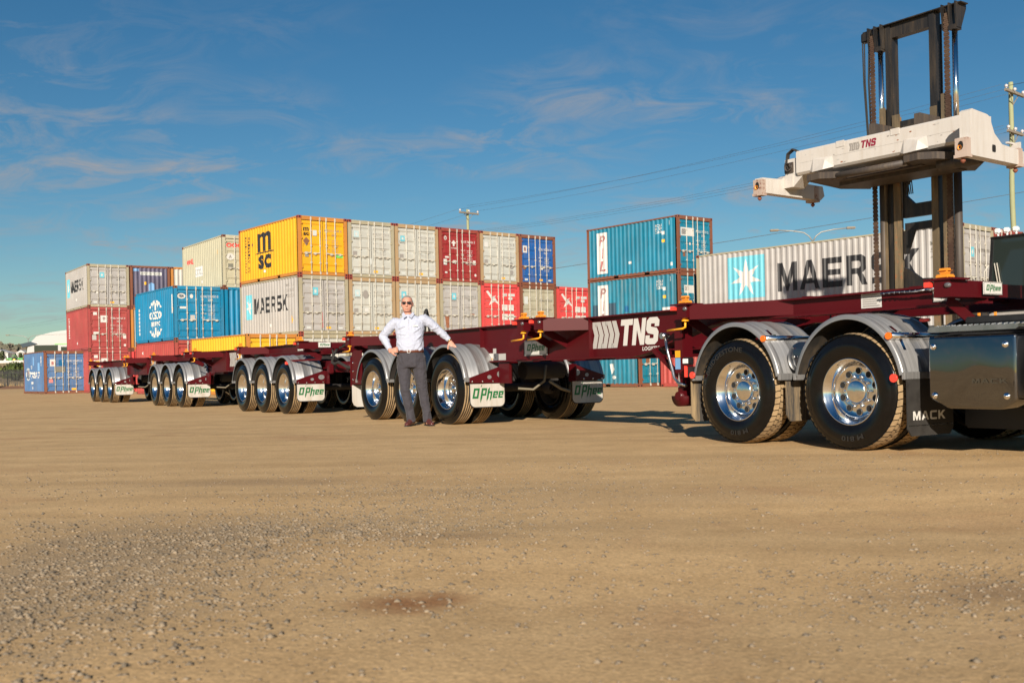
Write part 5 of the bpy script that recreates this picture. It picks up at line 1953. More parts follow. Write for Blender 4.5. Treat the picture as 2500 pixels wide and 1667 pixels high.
va = [bm.verts.new((x, 0.0, z)) for x, z in outl]; vb = [bm.verts.new((x, 0.62, z)) for x, z in outl]
bm.faces.new(va[::-1]); bm.faces.new(vb)
for i in range(6):
    j = (i + 1) % 6
    bm.faces.new((va[i], va[j], vb[j], vb[i]))
bmesh.ops.recalc_face_normals(bm, faces=bm.faces)
bmesh.ops.bevel(bm, geom=list(bm.edges), offset=0.028, segments=4, affect='EDGES', profile=0.5)
m.bm(bm, 0, True)
bxo = m.build('step_box', M_BOX, TK)
for x, z in ((bx0 + 0.055, 0.90), (bx1 - 0.085, 0.90), (bx0 + 0.06, 0.50), (bx1 - 0.08, 0.50)):
    m = MB(); m.lathe([(0.004, 0.028), (-0.006, 0.027), (-0.012, 0.018), (-0.013, 0.008), (-0.016, 0.008), (-0.017, 0.0)], 16, axis='y', c=(x, 0, z)); m.build('bolt', M_CHROME, bxo)
d = Decal()
d.lay(bold_word('MACK', 0, 0, 0.30, 0.036), lambda u, v: (bx0 + 0.40 + u, -0.004, 0.600 + v), plain('embossed_edge', (0.24, 0.24, 0.25), 0.15, 1.0))
d.build('lettering', bxo)
m = MB()
m.prism([(bx0 + 0.02, 1.015), (bx1 + 0.01, 1.015), (bx1 + 0.03, 1.03), (bx1 + 0.03, 1.055), (bx0 + 0.035, 1.062), (bx0 + 0.01, 1.03)], lambda u, v, w: (u, w, v), -0.012, 0.62)
for i in range(14):
    for j in range(8):
        m.bar((bx0 + 0.06 + i * 0.05, 0.03 + j * 0.075, 1.062), (bx0 + 0.075 + i * 0.05, 0.055 + j * 0.075, 1.067), 0.01, 0.008)
m.build('tread_step', M_STEEL, TK)
m = MB()
m.cbox(bx0 + 0.14, bx1 + 1.4, 0.30, 0.36, 1.08, 1.14, 0.012)
m.build('catwalk_rail', M_BLACK, TK)
# white tank beyond, cut by the frame
m = MB()
m.lathe([(0.0, 0.0), (0.0, 0.25), (0.03, 0.30), (1.5, 0.30), (1.53, 0.25), (1.53, 0.0)], 40, axis='x', c=(bx1 + 0.07, 0.31, 0.72))
m.build('fuel_tank', plain('white_truck_paint', (0.58, 0.58, 0.56), 0.25, coat=0.5), TK)
m = MB()
m.cbox(bx1 + 0.62, bx1 + 3.6, -0.02, WID + 0.02, 1.15, 3.1, 0.14)
m.cbox(bx1 + 3.5, bx1 + 5.7, 0.25, WID - 0.25, 1.0, 2.05, 0.2)
cb = m.build('cab', MATS['white_truck_paint'], TK)
cg = plain('truck_glass', (0.015, 0.02, 0.022), 0.05, coat=0.3)
for y0, y1 in ((-0.03, -0.018), (WID + 0.018, WID + 0.03)):
    m = MB(); m.prism([(bx1 + 2.5, 2.15), (bx1 + 3.35, 2.1), (bx1 + 3.2, 2.8), (bx1 + 2.5, 2.85)], lambda u, v, w: (u, w, v), y0, y1); m.build('side_window', cg, cb)
    m = MB(); m.prism([(bx1 + 1.1, 2.2), (bx1 + 1.8, 2.2), (bx1 + 1.8, 2.7), (bx1 + 1.1, 2.7)], lambda u, v, w: (u, w, v), y0, y1); m.build('side_window', cg, cb)
    m = MB()
    for a_, b_, c_, d_ in ((2.38, 2.40, 1.2, 2.95), (3.42, 3.44, 1.2, 2.95), (2.38, 3.44, 1.2, 1.22)):
        m.box(bx1 + a_, bx1 + b_, y0 + 0.004, y1, c_, d_)
    m.build('door_seam', M_HOLE, cb)
m = MB(); m.box(bx1 + 3.60, bx1 + 3.62, 0.2, WID - 0.2, 2.15, 2.9); m.build('windscreen', cg, cb)
for y in (0.12, WID - 0.12):
    m = MB(); m.cyl((bx1 + 0.45, y, 1.1), (bx1 + 0.45, y, 3.6), 0.075, 16); m.build('exhaust_stack', M_CHROME, TK)
for near in (True, False):
    put('wheel', RIM, TK, (bx1 + 5.2, 0.0 if near else WID, TR), 0.0 if near else PI)
    put('tyre', TYRE, TK, (bx1 + 5.2, 0.0 if near else WID, TR), 0.0 if near else PI)
m = MB()  # added black panels and cylinders, standing in for the deep shade under the truck
for y0, y1 in ((0.66, 0.74), (1.76, 1.84)):
    m.cbox(34.3 - AT, 36.9 - AT, y0, y1, 0.20, 0.80, 0.02)
for y in (1.0, 1.5):
    m.cyl((34.2 - AT, y, 0.52), (36.8 - AT, y, 0.52), 0.2, 16)
m.build('shade_filler', M_BLACK, TK)
# hose and red glad hand over the second guard
m = MB()
m.tube([(33.25 - AT, 0.75, 1.25), (33.45 - AT, 0.72, 1.24), (33.6 - AT, 0.66, 1.22), (33.72 - AT, 0.62, 1.18)], 0.010, 6)
m.cbox(33.22 - AT, 33.44 - AT, 0.68, 0.72, 1.21, 1.25, 0.005)
m.build('air_line', M_GALV, TK)
m = MB(); m.cbox(34.0 - AT, 34.10 - AT, 0.48, 0.52, 1.13, 1.16, 0.008); m.build('hose_coupling', M_REDR, TK)

# ------------------------------------------------------------------ container lift truck
FY = 0.63366 - PI / 2
FK = thing('container_lift_truck', 'container lift truck with black rusty mast raising an empty white spreader', 'lift truck', (6.7917, 28.2738, 0), FY)
M_MAST = weathered('worn_black_mast', (0.014, 0.013, 0.013), rust=0.40, rough=0.45, rustcol=(0.15, 0.075, 0.035), dirt=(0.12, 0.085, 0.05), dirt_amt=0.2)
M_MASTR = weathered('rusty_mast_channel', (0.10, 0.075, 0.045), rust=0.75, rough=0.6, rustcol=(0.24, 0.11, 0.05), dirt=(0.30, 0.22, 0.12), dirt_amt=0.4)
M_CHAIN = weathered('rusty_chain', (0.055, 0.028, 0.018), rust=0.45, rough=0.7, streak=False)
M_SPR = weathered('chipped_white_paint', (0.53, 0.50, 0.465), rust=0.10, rough=0.42, fade=0.04, dirt_amt=0.14, rustcol=(0.30, 0.16, 0.09))
M_PAD = weathered('dark_grease_steel', (0.05, 0.04, 0.035), rust=0.5, rough=0.6)
MT = 9.80
# raised inner stage and lower outer stage: channels, cylinders and chains at both sides
for uf0, uf1, uw, uc, ch, oa, ob, oc, od in ((2.20, 2.35, 2.36, 2.075, 1.885, 2.06, 2.21, 2.40, 2.62), (3.48, 3.63, 3.62, 4.215, 4.045, 3.84, 4.0, 3.50, 3.68)):
    m = MB()
    m.box(uf0, uf1, 2.58, 2.62, 2.6, MT)
    m.box(uw - 0.02, uw + 0.02, 2.62, 2.86, 2.6, MT)
    m.box(uf0 + 0.03, uf1 + 0.03, 2.86, 2.90, 2.6, MT - 0.30)
    m.build('mast_channel', M_MAST, FK)
    m = MB()
    m.box(oa, ob, 2.48, 2.53, 0.5, 7.6)
    m.box(min(oa, ob), min(oa, ob) + 0.05, 2.53, 2.9, 0.5, 7.6)
    m.build('mast_channel', M_MASTR, FK)
    m = MB()
    m.box(oc, od, 2.52, 2.56, 0.5, 7.35)
    m.box(oc, oc + 0.04, 2.56, 2.90, 0.5, 7.35)
    m.build('mast_channel', M_MASTR, FK)
    m = MB()
    m.cyl((uc, 2.55, 0.6), (uc, 2.55, 6.3), 0.100, 16)
    cyl = m.build('lift_cylinder', M_PAD, FK)
    m = MB(); m.cyl((uc, 2.55, 6.3), (uc, 2.55, MT - 0.62), 0.068, 16); m.build('piston_rod', M_CHROME, cyl)
    for vv in (2.46, 2.84):
        m = MB()
        for k in range(70):
            z = 2.2 + k * 0.105
            m.box(ch - 0.075, ch + 0.075, vv - 0.012, vv + 0.012, z, z + 0.075)
            m.box(ch - 0.066, ch + 0.066, vv - 0.020, vv + 0.020, z + 0.045, z + 0.070)
        m.box(ch - 0.055, ch + 0.055, vv - 0.006, vv + 0.006, 2.1, 9.6)
        m.build('lift_chain', M_CHAIN, FK)
    m = MB()   # chain wheel and its cheeks at the mast head
    for a in (ch - 0.10, ch + 0.095, uc + 0.10):
        m.prism([(2.40, MT + 0.02), (2.40, MT - 0.2), (2.46, MT - 0.62), (2.66, MT - 0.62), (2.90, MT - 0.10), (2.90, MT + 0.02)], lambda u, v, w: (w, u, v), a - 0.016, a + 0.016)
    m.prism([(2.42, MT - 0.55), (2.70, MT - 0.55), (2.70, MT - 0.66), (2.42, MT - 0.66)], lambda u, v, w: (w, u, v), uc - 0.10, uc + 0.10)
    m.cyl((ch - 0.06, 2.65, MT - 0.14), (ch + 0.06, 2.65, MT - 0.14), 0.17, 16)
    m.build('mast_head', M_MAST, FK)
m = MB()
m.box(2.38, 3.50, 2.62, 2.86, MT - 0.36, MT - 0.02)
m.box(1.85, 4.42, 2.50, 2.84, MT - 0.02, MT + 0.01)
m.build('top_beam', M_MAST, FK)
m = MB()   # hose pulley and hoses on the left
m.cbox(1.52, 1.86, 2.45, 2.62, MT - 0.33, MT - 0.02, 0.05)
m.build('hose_pulley', M_MAST, FK)
for du in (0.0, 0.06, 0.20, 0.24):
    m = MB()
    m.tube([(1.56 + du, 2.5, MT - 0.25), (1.58 + du * 0.7, 2.5, 8.4), (1.66 + du * 0.5, 2.5, 7.0), (1.70 + du * 0.4, 2.45, 6.2)], 0.018 if du < 0.1 else 0.014, 6)
    m.build('hydraulic_hose', M_RUB2, FK)
# frame cross members low down
m = MB(); m.box(2.55, 3.70, 2.55, 2.75, 7.02, 7.16); m.build('mast_cross_member', M_MAST, FK)
m = MB(); m.prism([(2.62, 4.60), (3.62, 4.60), (3.62, 4.95), (3.50, 4.95), (2.95, 4.95), (2.72, 5.18), (2.72, 5.55), (2.62, 5.55)], lambda u, v, w: (u, w, v), 2.60, 2.72); m.build('mast_cross_member', M_MAST, FK)
m = MB(); m.prism([(3.55, 4.95), (3.66, 4.95), (3.66, 5.75), (3.40, 5.75), (3.55, 5.55)], lambda u, v, w: (u, w, v), 2.60, 2.72); m.build('mast_cross_member', M_MAST, FK)
m = MB(); m.prism([(2.62, 5.55), (2.72, 5.45), (2.86, 5.62), (3.45, 5.64), (3.66, 5.5), (3.66, 5.85), (2.62, 5.85)], lambda u, v, w: (u, w, v), 2.60, 2.72); m.build('mast_cross_member', M_MAST, FK)
m = MB(); m.box(2.66, 3.62, 2.62, 2.80, 4.26, 4.46); m.build('mast_cross_member', M_MAST, FK)
m = MB(); m.prism([(2.62, 3.65), (2.72, 3.65), (2.95, 4.26), (2.62, 4.26)], lambda u, v, w: (u, w, v), 2.62, 2.70); m.build('mast_cross_member', M_MAST, FK)
m = MB(); m.prism([(2.60, 2.6), (3.66, 2.6), (3.66, 2.95), (3.10, 2.98), (2.75, 3.25), (2.60, 3.3)], lambda u, v, w: (u, w, v), 2.62, 2.70); m.build('mast_cross_member', M_MAST, FK)
# carriage behind the spreader
m = MB()
m.box(1.95, 4.30, 1.75, 2.38, 5.60, 5.78)
m.box(1.95, 4.30, 2.18, 2.38, 5.78, 6.5)
m.box(2.40, 2.56, 1.5, 2.4, 5.55, 7.0); m.box(3.7, 3.86, 1.5, 2.4, 5.55, 7.0)
m.build('carriage', M_PAD, FK)
# spreader main beam
bm = bmesh.new()
prof = [(0.80, 5.96), (0.86, 5.90), (1.52, 5.90), (1.56, 5.96), (1.56, 6.50), (1.52, 6.55), (0.84, 6.55), (0.80, 6.50)]
va = [bm.verts.new((0.60, v, z)) for v, z in prof]; vb = [bm.verts.new((5.42, v, z)) for v, z in prof]
bm.faces.new(va); bm.faces.new(vb[::-1])
for i in range(8):
    bm.faces.new((va[i], vb[i], vb[(i + 1) % 8], va[(i + 1) % 8]))
m = MB(); m.bm(bm)
for uu in (1.45, 4.05):   # lid plates, gusset wedges on the face
    pass
sb = m.build('spreader_beam', M_SPR, FK)
for uu in (2.02, 3.62):
    m = MB(); m.cbox(uu - 0.13, uu + 0.13, 0.786, 0.80, 6.40, 6.565, 0.006); m.build('lug', M_SPR, sb)
for uu in (1.15, 3.85):
    m = MB()
    v = [(uu, 0.80, 6.25), (uu + 0.62, 0.80, 6.22), (uu + 0.66, 0.80, 5.93), (uu - 0.1, 0.80, 5.93), (uu + 0.05, 0.70, 5.88), (uu + 0.42, 0.64, 5.88), (uu + 0.42, 0.74, 6.15)]
    m.add(v, [(0, 3, 4), (0, 4, 6), (4, 5, 6), (6, 5, 2), (1, 6, 2), (0, 6, 1), (3, 2, 5, 4)])
    m.build('gusset', M_SPR, sb)
d = Decal()
d.lay(fitp(CHEV, 0, 0, 0.33, 0.20, 5.2, 4.4), lambda u, v: (2.28 + u, 0.797, 6.235 + v), M_GREYP)
d.lay(sh(bold_word('TNs', 0, 0, 0.44, 0.19, 0.08), 0.18), lambda u, v: (2.62 + u, 0.797, 6.25 + v), plain('maroon_vinyl', (0.22, 0.012, 0.035), 0.5))
d.lay(polys_text('LOGISTICS', 0, 0, 0.2, 0.025, 0.02), lambda u, v: (2.86 + u, 0.797, 6.215 + v), M_GREYP)
d.lay(rect(0.7, 6.20, 4.6, 0.006), lambda u, v: (u, 0.7985, v), M_GREYP)
d.build('lettering', sb)
# telescoping beam ends and arms
def arm(u, w, near_top, label=None):
    m = MB()
    # side profile along v
    
    if near_top:
        out = [(-0.02, 5.44), (0.2, 5.42), (2.42, 5.40), (2.42, 5.74), (1.45, 5.80), (1.12, 6.02), (0.92, 6.38), (0.82, 6.42), (0.18, 6.47), (0.10, 6.42), (0.10, 5.84), (-0.02, 5.82)]
        m.prism(out, lambda a, b, c: (c, a, b), u, u + w)
    else:
        out = [(-0.02, 5.44), (2.45, 5.42), (2.62, 5.55), (2.55, 5.82), (1.2, 5.84), (1.15, 6.03), (1.0, 5.98), (0.75, 5.86), (-0.02, 5.84)]
        m.prism(out, lambda a, b, c: (c, a, b), u, u + w)
    a = m.build('spreader_arm', M_SPR, FK)
    for v0 in (-0.09, 2.17):
        m = MB()
        m.box(u - 0.01, u + w + 0.01, v0, v0 + 0.18, 5.40, 5.80)
        m.box(u - 0.03, u + w + 0.03, v0 - 0.02, v0 + 0.20, 5.36, 5.43)
        h = m.build('corner_housing', M_RUSTH, a)
        m = MB()
        m.add([(u + w / 2 + 0.065 * math.cos(2 * PI * k / 14), v0 - 0.004, 5.63 + 0.10 * math.sin(2 * PI * k / 14)) for k in range(14)], [list(range(14))], 0)
        m.build('opening', M_HOLE, h)
        m = MB(); m.lathe([(0, 0.045), (0.02, 0.045), (0.03, 0.0)], 12, axis='y', c=(u + w / 2 - 0.02, v0 - 0.028, 5.59), sz=1.3); m.build('bump_pad', M_ORANGE, h)
        m = MB()
        m.lathe([(5.36, 0.035), (5.32, 0.035), (5.315, 0.06), (5.28, 0.055), (5.24, 0.02), (5.235, 0.0)], 12, axis='z', c=(u + w / 2, v0 + 0.09, 0))
        m.build('twistlock', M_RUSTC, h)
    return a
ar = arm(5.72, 0.26, True); al = arm(-0.13, 0.26, False)
m = MB(); m.box(5.42, 5.72, 0.90, 1.46, 5.95, 6.50); m.box(0.13, 0.60, 0.92, 1.45, 5.95, 6.40); m.build('telescopic_beam', M_SPR, FK)
m = MB(); m.box(0.10, 0.42, 0.86, 1.40, 5.62, 5.95); m.prism([(0.42, 5.62), (0.75, 5.90), (0.42, 5.95)], lambda u, v, w: (u, w, v), 0.90, 1.36); m.build('beam_shoe', M_SPR, FK)
d = Decal(); d.lay([[(1.02, 5.58), (1.14, 5.58), (1.16, 5.62), (1.16, 5.72), (1.14, 5.75), (1.02, 5.75), (1.0, 5.70), (1.0, 5.62)]], lambda a, b: (5.985, a, b), M_HOLE); d.build('slot', ar)
m = MB(); m.box(5.74, 5.95, 2.30, 2.36, 5.80, 5.96); m.box(5.74, 5.80, 2.05, 2.36, 5.93, 5.97); m.build('guard_hoop', M_SPR, ar)
# hoses at the left end
for k in range(3):
    m = MB()
    m.tube([(0.55, 0.95 + 0.08 * k, 6.55), (0.38, 0.92 + 0.06 * k, 6.66), (0.22, 0.90 + 0.05 * k, 6.55), (0.20, 0.88 + 0.04 * k, 6.30), (0.28, 0.86, 6.10 - 0.04 * k)], 0.022, 8)
    m.build('hydraulic_hose', M_RUB2, FK)
m = MB()
for k in range(5):
    a = k * 1.2
    m.tube([(0.30 + 0.10 * math.cos(a + j * 0.9), 0.80 + 0.02 * k, 6.17 + 0.11 * math.sin(a + j * 0.9)) for j in range(6)], 0.012, 6)
m.box(0.14, 0.42, 0.88, 0.98, 6.02, 6.3)
m.build('valve_block', M_PAD, FK)
for k in range(5):
    m = MB()
    z_ = 5.84 - 0.05 * (k % 2)
    m.tube([(1.9 + 0.05 * k, 1.66 + 0.03 * k, 6.56), (2.3 + 0.08 * k, 1.72, 6.62 + 0.02 * k), (2.75 + 0.05 * k, 2.1, 6.3), (2.7 + 0.06 * k, 2.45, 6.0), (2.75 + 0.05 * k, 2.56, 5.2)], 0.016, 6)
    m.build('hydraulic_hose', M_RUB2, FK)
d = Decal()
rs = random.Random(3)
for k in range(26):   # scuffs and chipped paint on the beam face
    u_ = rs.uniform(0.7, 5.3); v_ = rs.uniform(5.97, 6.45); w_ = rs.uniform(0.02, 0.10); h__ = rs.uniform(0.006, 0.03)
    d.lay([[(u_, v_), (u_ + w_ * 0.6, v_ - h__ * 0.3), (u_ + w_, v_ + h__ * 0.4), (u_ + w_ * 0.5, v_ + h__), (u_ + w_ * 0.1, v_ + h__ * 0.7)]], lambda a, b: (a, 0.796, b), (M_GREYP, M_RUSTP, M_GREY)[k % 3])
d.build('scuff', sb)['kind'] = 'stuff'
# push pads and cross pipe under the beam
for ua, ub in ((1.08, 2.2), (3.95, 5.2)):
    m = MB()
    v = [(ua, 0.62, 5.64), (ua + 0.42, 0.56, 5.64), (ua + 0.85, 0.66, 5.60), (ub + 0.2, 1.75, 5.55), (ub - 0.55, 2.6, 5.52), (ua + 0.05, 2.0, 5.55)]
    top = [(p[0], p[1], p[2] + 0.17) for p in v]
    n = 6
    m.add(v + top, [tuple(range(n))[::-1], tuple(range(n, 2 * n))] + [(i, (i + 1) % n, n + (i + 1) % n, n + i) for i in range(n)])
    m.build('push_pad', M_PAD, FK)
m = MB(); m.cyl((1.80, 0.75, 5.66), (4.0, 0.75, 5.66), 0.085, 14); m.build('cross_pipe', M_PAD, FK)
m = MB(); m.cyl((4.6, 1.1, 5.52), (5.65, 1.1, 5.52), 0.15, 18); p_ = m.build('side_shift_cylinder', M_PAD, FK)
m = MB(); m.add([(5.653, 1.1 + 0.05 * math.cos(2 * PI * k / 12), 5.54 + 0.05 * math.sin(2 * PI * k / 12)) for k in range(12)], [list(range(12))]); m.build('opening', M_HOLE, p_)
m = MB(); m.box(1.6, 4.6, 1.3, 2.3, 5.50, 5.60); m.box(1.9, 4.2, 1.0, 1.2, 5.58, 5.74); m.build('spreader_underframe', M_PAD, FK)

# body of the lift truck
M_LTW = plain('lift_truck_white', (0.52, 0.48, 0.43), 0.4, var=0.08)
m = MB()
m.cbox(1.55, 4.55, 3.1, 7.6, 0.75, 1.75, 0.06)
m.cbox(1.7, 4.4, 6.9, 9.0, 0.8, 2.4, 0.15)
m.build('chassis', M_LTW, FK)
for uu in (0.75, 1.2, 4.6, 5.05):
    m = MB(); m.lathe([(-0.2, 0.35), (-0.2, 0.72), (-0.12, 0.80), (0.12, 0.80), (0.2, 0.72), (0.2, 0.35)], 40, axis='x', c=(uu, 3.3, 0.8)); m.lathe([(-0.12, 0.0), (-0.12, 0.35), (0.12, 0.35), (0.12, 0.0)], 24, axis='x', c=(uu, 3.3, 0.8), mi=1)
    m.build('wheel', [M_RUB2, M_LTW], FK)
for uu in (1.4, 4.5):
    m = MB(); m.lathe([(-0.18, 0.3), (-0.18, 0.6), (-0.1, 0.68), (0.1, 0.68), (0.18, 0.6), (0.18, 0.3)], 32, axis='x', c=(uu, 8.0, 0.68)); m.build('wheel', M_RUB2, FK)
m = MB()   # front fender with tilt cylinder below the cab
m.prism([(2.9, 1.55), (3.9, 1.70), (4.6, 2.0), (5.6, 2.25), (6.2, 2.25), (6.2, 1.4), (2.9, 1.4)], lambda u, v, w: (w, u, v), 3.75, 5.3)
m.build('fender', M_LTW, FK)
m = MB()
m.cyl((3.95, 2.85, 2.30), (3.98, 4.1, 1.95), 0.13, 14); m.cyl((3.95, 2.7, 2.34), (3.95, 2.9, 2.29), 0.06, 10)
m.build('tilt_cylinder', M_PAD, FK)
m = MB()
for k in range(5):
    m.bar((4.42, 3.05, 1.2 + 0.3 * k), (4.85, 3.05, 1.2 + 0.3 * k), 0.05, 0.04)
m.bar((4.42, 3.05, 0.9), (4.42, 3.05, 2.6), 0.05, 0.05); m.bar((4.85, 3.05, 0.9), (4.85, 3.05, 2.6), 0.05, 0.05); m.bar((4.42, 3.05, 1.6), (4.85, 3.05, 1.9), 0.03, 0.04)
m.build('access_ladder', M_ORANGE, FK)
# cab
cabp = MB()
c0, c1, d0, d1, z0, z1 = 3.62, 5.05, 4.9, 6.6, 2.3, 4.05
for (a, b_) in ((c0, d0), (c1, d0), (c0, d1), (c1, d1)):
    lean = 0.10 if b_ == d0 else 0.0
    cabp.bar((a + (0.05 if a == c0 else -0.05), b_ , z0), (a + (0.12 if a == c0 else -0.12), b_ + lean, z1), 0.07, 0.07)
cabp.cbox(c0 + 0.05, c1 - 0.05, d0 + 0.05, d1, z1, z1 + 0.07, 0.03)
cabp.cbox(c0, c1, d0 - 0.05, d1, z0 - 0.25, z0 + 0.25, 0.04)
cab_o = cabp.build('cab', M_BLACK, FK)
g = MB()
g.add([(c0 + 0.07, d0 + 0.01, z0 + 0.25), (c1 - 0.07, d0 + 0.01, z0 + 0.25), (c1 - 0.13, d0 + 0.10, z1), (c0 + 0.13, d0 + 0.10, z1)], [(0, 1, 2, 3)])
g.add([(c0 + 0.04, d0 + 0.05, z0 + 0.25), (c0 + 0.04, d1, z0 + 0.25), (c0 + 0.11, d1, z1), (c0 + 0.11, d0 + 0.12, z1)], [(0, 3, 2, 1)])
g.add([(c1 - 0.04, d0 + 0.05, z0 + 0.25), (c1 - 0.04, d1, z0 + 0.25), (c1 - 0.11, d1, z1), (c1 - 0.11, d0 + 0.12, z1)], [(0, 1, 2, 3)])
M_GLASS = plain('tinted_cab_glass', (0.02, 0.028, 0.026), 0.06, coat=0.3)
g.build('window', M_GLASS, cab_o)
m = MB(); m.tube([(c0 - 0.02, d0 - 0.05, z0 + 0.1), (c0 - 0.04, d0 - 0.06, z0 + 0.9), (c0 + 0.06, d0 - 0.02, z0 + 1.05)], 0.016, 8); m.build('grab_handle', M_GALV, cab_o)
m = MB(); m.bar((c0 + 0.35, d0 - 0.03, z0 + 0.3), (c0 + 0.2, d0 + 0.02, z0 + 1.1), 0.02, 0.02); m.bar((c0 + 0.42, d0 - 0.03, z0 + 0.3), (c0 + 0.27, d0 + 0.02, z0 + 1.1), 0.02, 0.02); m.build('wiper', M_GALV, cab_o)
for k, uu in enumerate((c0 + 0.25, c0 + 0.5, c0 + 0.75)):
    m = MB(); m.cyl((uu, d0 + 0.15, z1 + 0.07), (uu, d0 + 0.15, z1 + 0.16), 0.03, 8); m.cbox(uu - 0.08, uu + 0.08, d0 + 0.07, d0 + 0.2, z1 + 0.14, z1 + 0.28, 0.03); m.build('work_lamp', M_LENS, cab_o)
# ------------------------------------------------------------------ power poles, wires, lamps
M_POLE = weathered('greenish_timber_pole', (0.29, 0.31, 0.17), rust=0.3, rough=0.8, rustcol=(0.15, 0.12, 0.06))
M_XARM = plain('grey_timber', (0.22, 0.19, 0.15), 0.85, var=0.25)
M_WIRE = plain('wire', (0.07, 0.07, 0.075), 0.6)
M_INSUL = plain('insulator', (0.55, 0.50, 0.50), 0.3)


def power_pole(label, x, y, h, r, lean, arms, yaw):
    root = thing('power_pole', label, 'power pole', (x, y, 0), yaw, 'timber power poles')
    m = MB()
    n = 12
    pts = [(lean * (k / n) * h + 0.03 * math.sin(k * 1.3), 0.02 * math.cos(k * 1.7), h * k / n - (0.0)) for k in range(n + 1)]
    m.tube(pts, [r * (1.35 - 0.35 * k / n) for k in range(n + 1)], 12)
    m.build('pole', M_POLE, root)
    for z, w in arms:
        cx = lean * z
        m = MB(); m.box(cx - w / 2, cx + w / 2, -r - 0.14, -r - 0.02, z - 0.06, z + 0.06)
        m.bar((cx - w * 0.25, -r - 0.05, z), (cx, -r + 0.02, z - 0.55), 0.03, 0.03); m.bar((cx + w * 0.25, -r - 0.05, z), (cx, -r + 0.02, z - 0.55), 0.03, 0.03)
        a = m.build('crossarm', M_XARM, root)
        for q in (-0.46, 0.0, 0.46):
            m = MB(); b0 = (cx + q * w, -r - 0.08)
            m.cyl((b0[0], b0[1], z + 0.06), (b0[0], b0[1], z + 0.12), 0.025, 8)
            m.lathe([(z + 0.12, 0.03), (z + 0.14, 0.10), (z + 0.17, 0.05), (z + 0.20, 0.10), (z + 0.23, 0.05), (z + 0.27, 0.0)], 10, axis='z', c=(b0[0], b0[1], 0))
            m.build('insulator', M_INSUL, a)
    return root


pr, pc = (24.05, 50.0), (-3.15, 80.0)
yawp = math.atan2(pc[1] - pr[1], pc[0] - pr[0]) + PI / 2
power_pole('tall greenish timber power pole at the right edge, behind the white spreader', pr[0], pr[1], 14.1, 0.105, 0.012, [(13.55, 2.1), (11.65, 1.7)], yawp + PI)
power_pole('timber power pole rising behind the maroon container', pc[0], pc[1], 13.2, 0.10, 0.0, [(12.9, 1.9), (11.2, 1.5)], yawp + PI)


def wire(a, b, sag, r, label, n=18):
    m = MB(); a = Vector(a); b = Vector(b); pts = []
    for k in range(n + 1):
        t = k / n; p = a.lerp(b, t); p.z -= sag * 4 * t * (1 - t); pts.append(p)
    m.tube(pts, r, 5)
    o = m.build('power_line', M_WIRE)
    tag(o, label, 'power line', 'wires strung between the power poles')


dv = Vector((pc[0] - pr[0], pc[1] - pr[1], 0)).normalized()
nv = Vector((-dv.y, dv.x, 0))
ws = []
for z0, z1, qs, nm in ((13.8, 13.15, (-0.95, 0.0, 0.95), 'upper'), (11.9, 11.4, (-0.75, 0.1, 0.75), 'lower')):
    rows = []
    for q in qs:
        a_ = Vector((pr[0], pr[1], z0)) + nv * q
        b_ = Vector((pc[0], pc[1], z1 + (0.35 if q == 0.0 else 0))) + nv * q * 0.9
        p_ = a_.lerp(b_, 0.5)
        rows.append(((p_.z - 0.77) / p_.y, a_, b_))
    rows.sort(key=lambda e: -e[0])
    for k, (_, a_, b_) in enumerate(rows):
        wire(a_, b_, 0.5, 0.0065, '%s of the three %s wires between the two timber power poles' % (('highest', 'middle', 'lowest')[k], nm))
for q, WL2 in ((-0.9, 'nearer of two thin wires running from the centre power pole to the far left'), (0.9, 'farther of two thin wires running from the centre power pole to the far left')):
    wire(Vector((pc[0], pc[1], 13.15)) + nv * q, Vector((pc[0], pc[1], 9.0)) + dv * 110 + nv * q, 1.0, 0.008, WL2)
wire(Vector((pr[0], pr[1], 13.8)) + nv * 0.5, Vector((pr[0], pr[1], 14.2)) - dv * 40 + nv * 0.5, 0.3, 0.012, 'thin dark wire leaving the right power pole past the frame edge')
wire((46, 84, 15.0), (-8, 92, 8.2), 0.2, 0.022, 'thick dark cable crossing the sky behind the teal stack and the mast')


def street_lamp(label, x, y, h, span, yaw, rise):
    root = thing('street_lamp', label, 'street lamp', (x, y, 0), yaw, 'double arm street lamps')
    m = MB(); m.tube([(0, 0, 0), (0, 0, h * 0.5), (0, 0, h)], [0.10, 0.08, 0.06], 10); m.build('pole', M_GALVP, root)
    for s in (-1, 1):
        m = MB()
        m.tube([(0, 0, h), (s * 0.10 * span, 0, h + rise * 0.45), (s * 0.25 * span, 0, h + rise * 0.75), (s * 0.6 * span, 0, h + rise * 0.92), (s * span, 0, h + rise)], 0.045, 8)
        m.build('arm', M_GALVP, root)
        m = MB(); m.cbox(s * span - 0.1 + (0 if s > 0 else -0.45), s * span + 0.1 + (0.45 if s > 0 else 0), -0.14, 0.14, h + rise - 0.08, h + rise + 0.08, 0.05); m.build('lamp_head', M_XARM, root)
    return root


M_GALVP = plain('galvanised_pole', (0.30, 0.30, 0.28), 0.5, 0.3)
street_lamp('grey double arm street lamp behind the long grey container', 21.75, 75, 9.6, 2.45, R(-6), 0.9)
street_lamp('grey double arm street lamp at far left before the hills', -78.5, 170, 7.6, 3.1, R(0), 0.75)

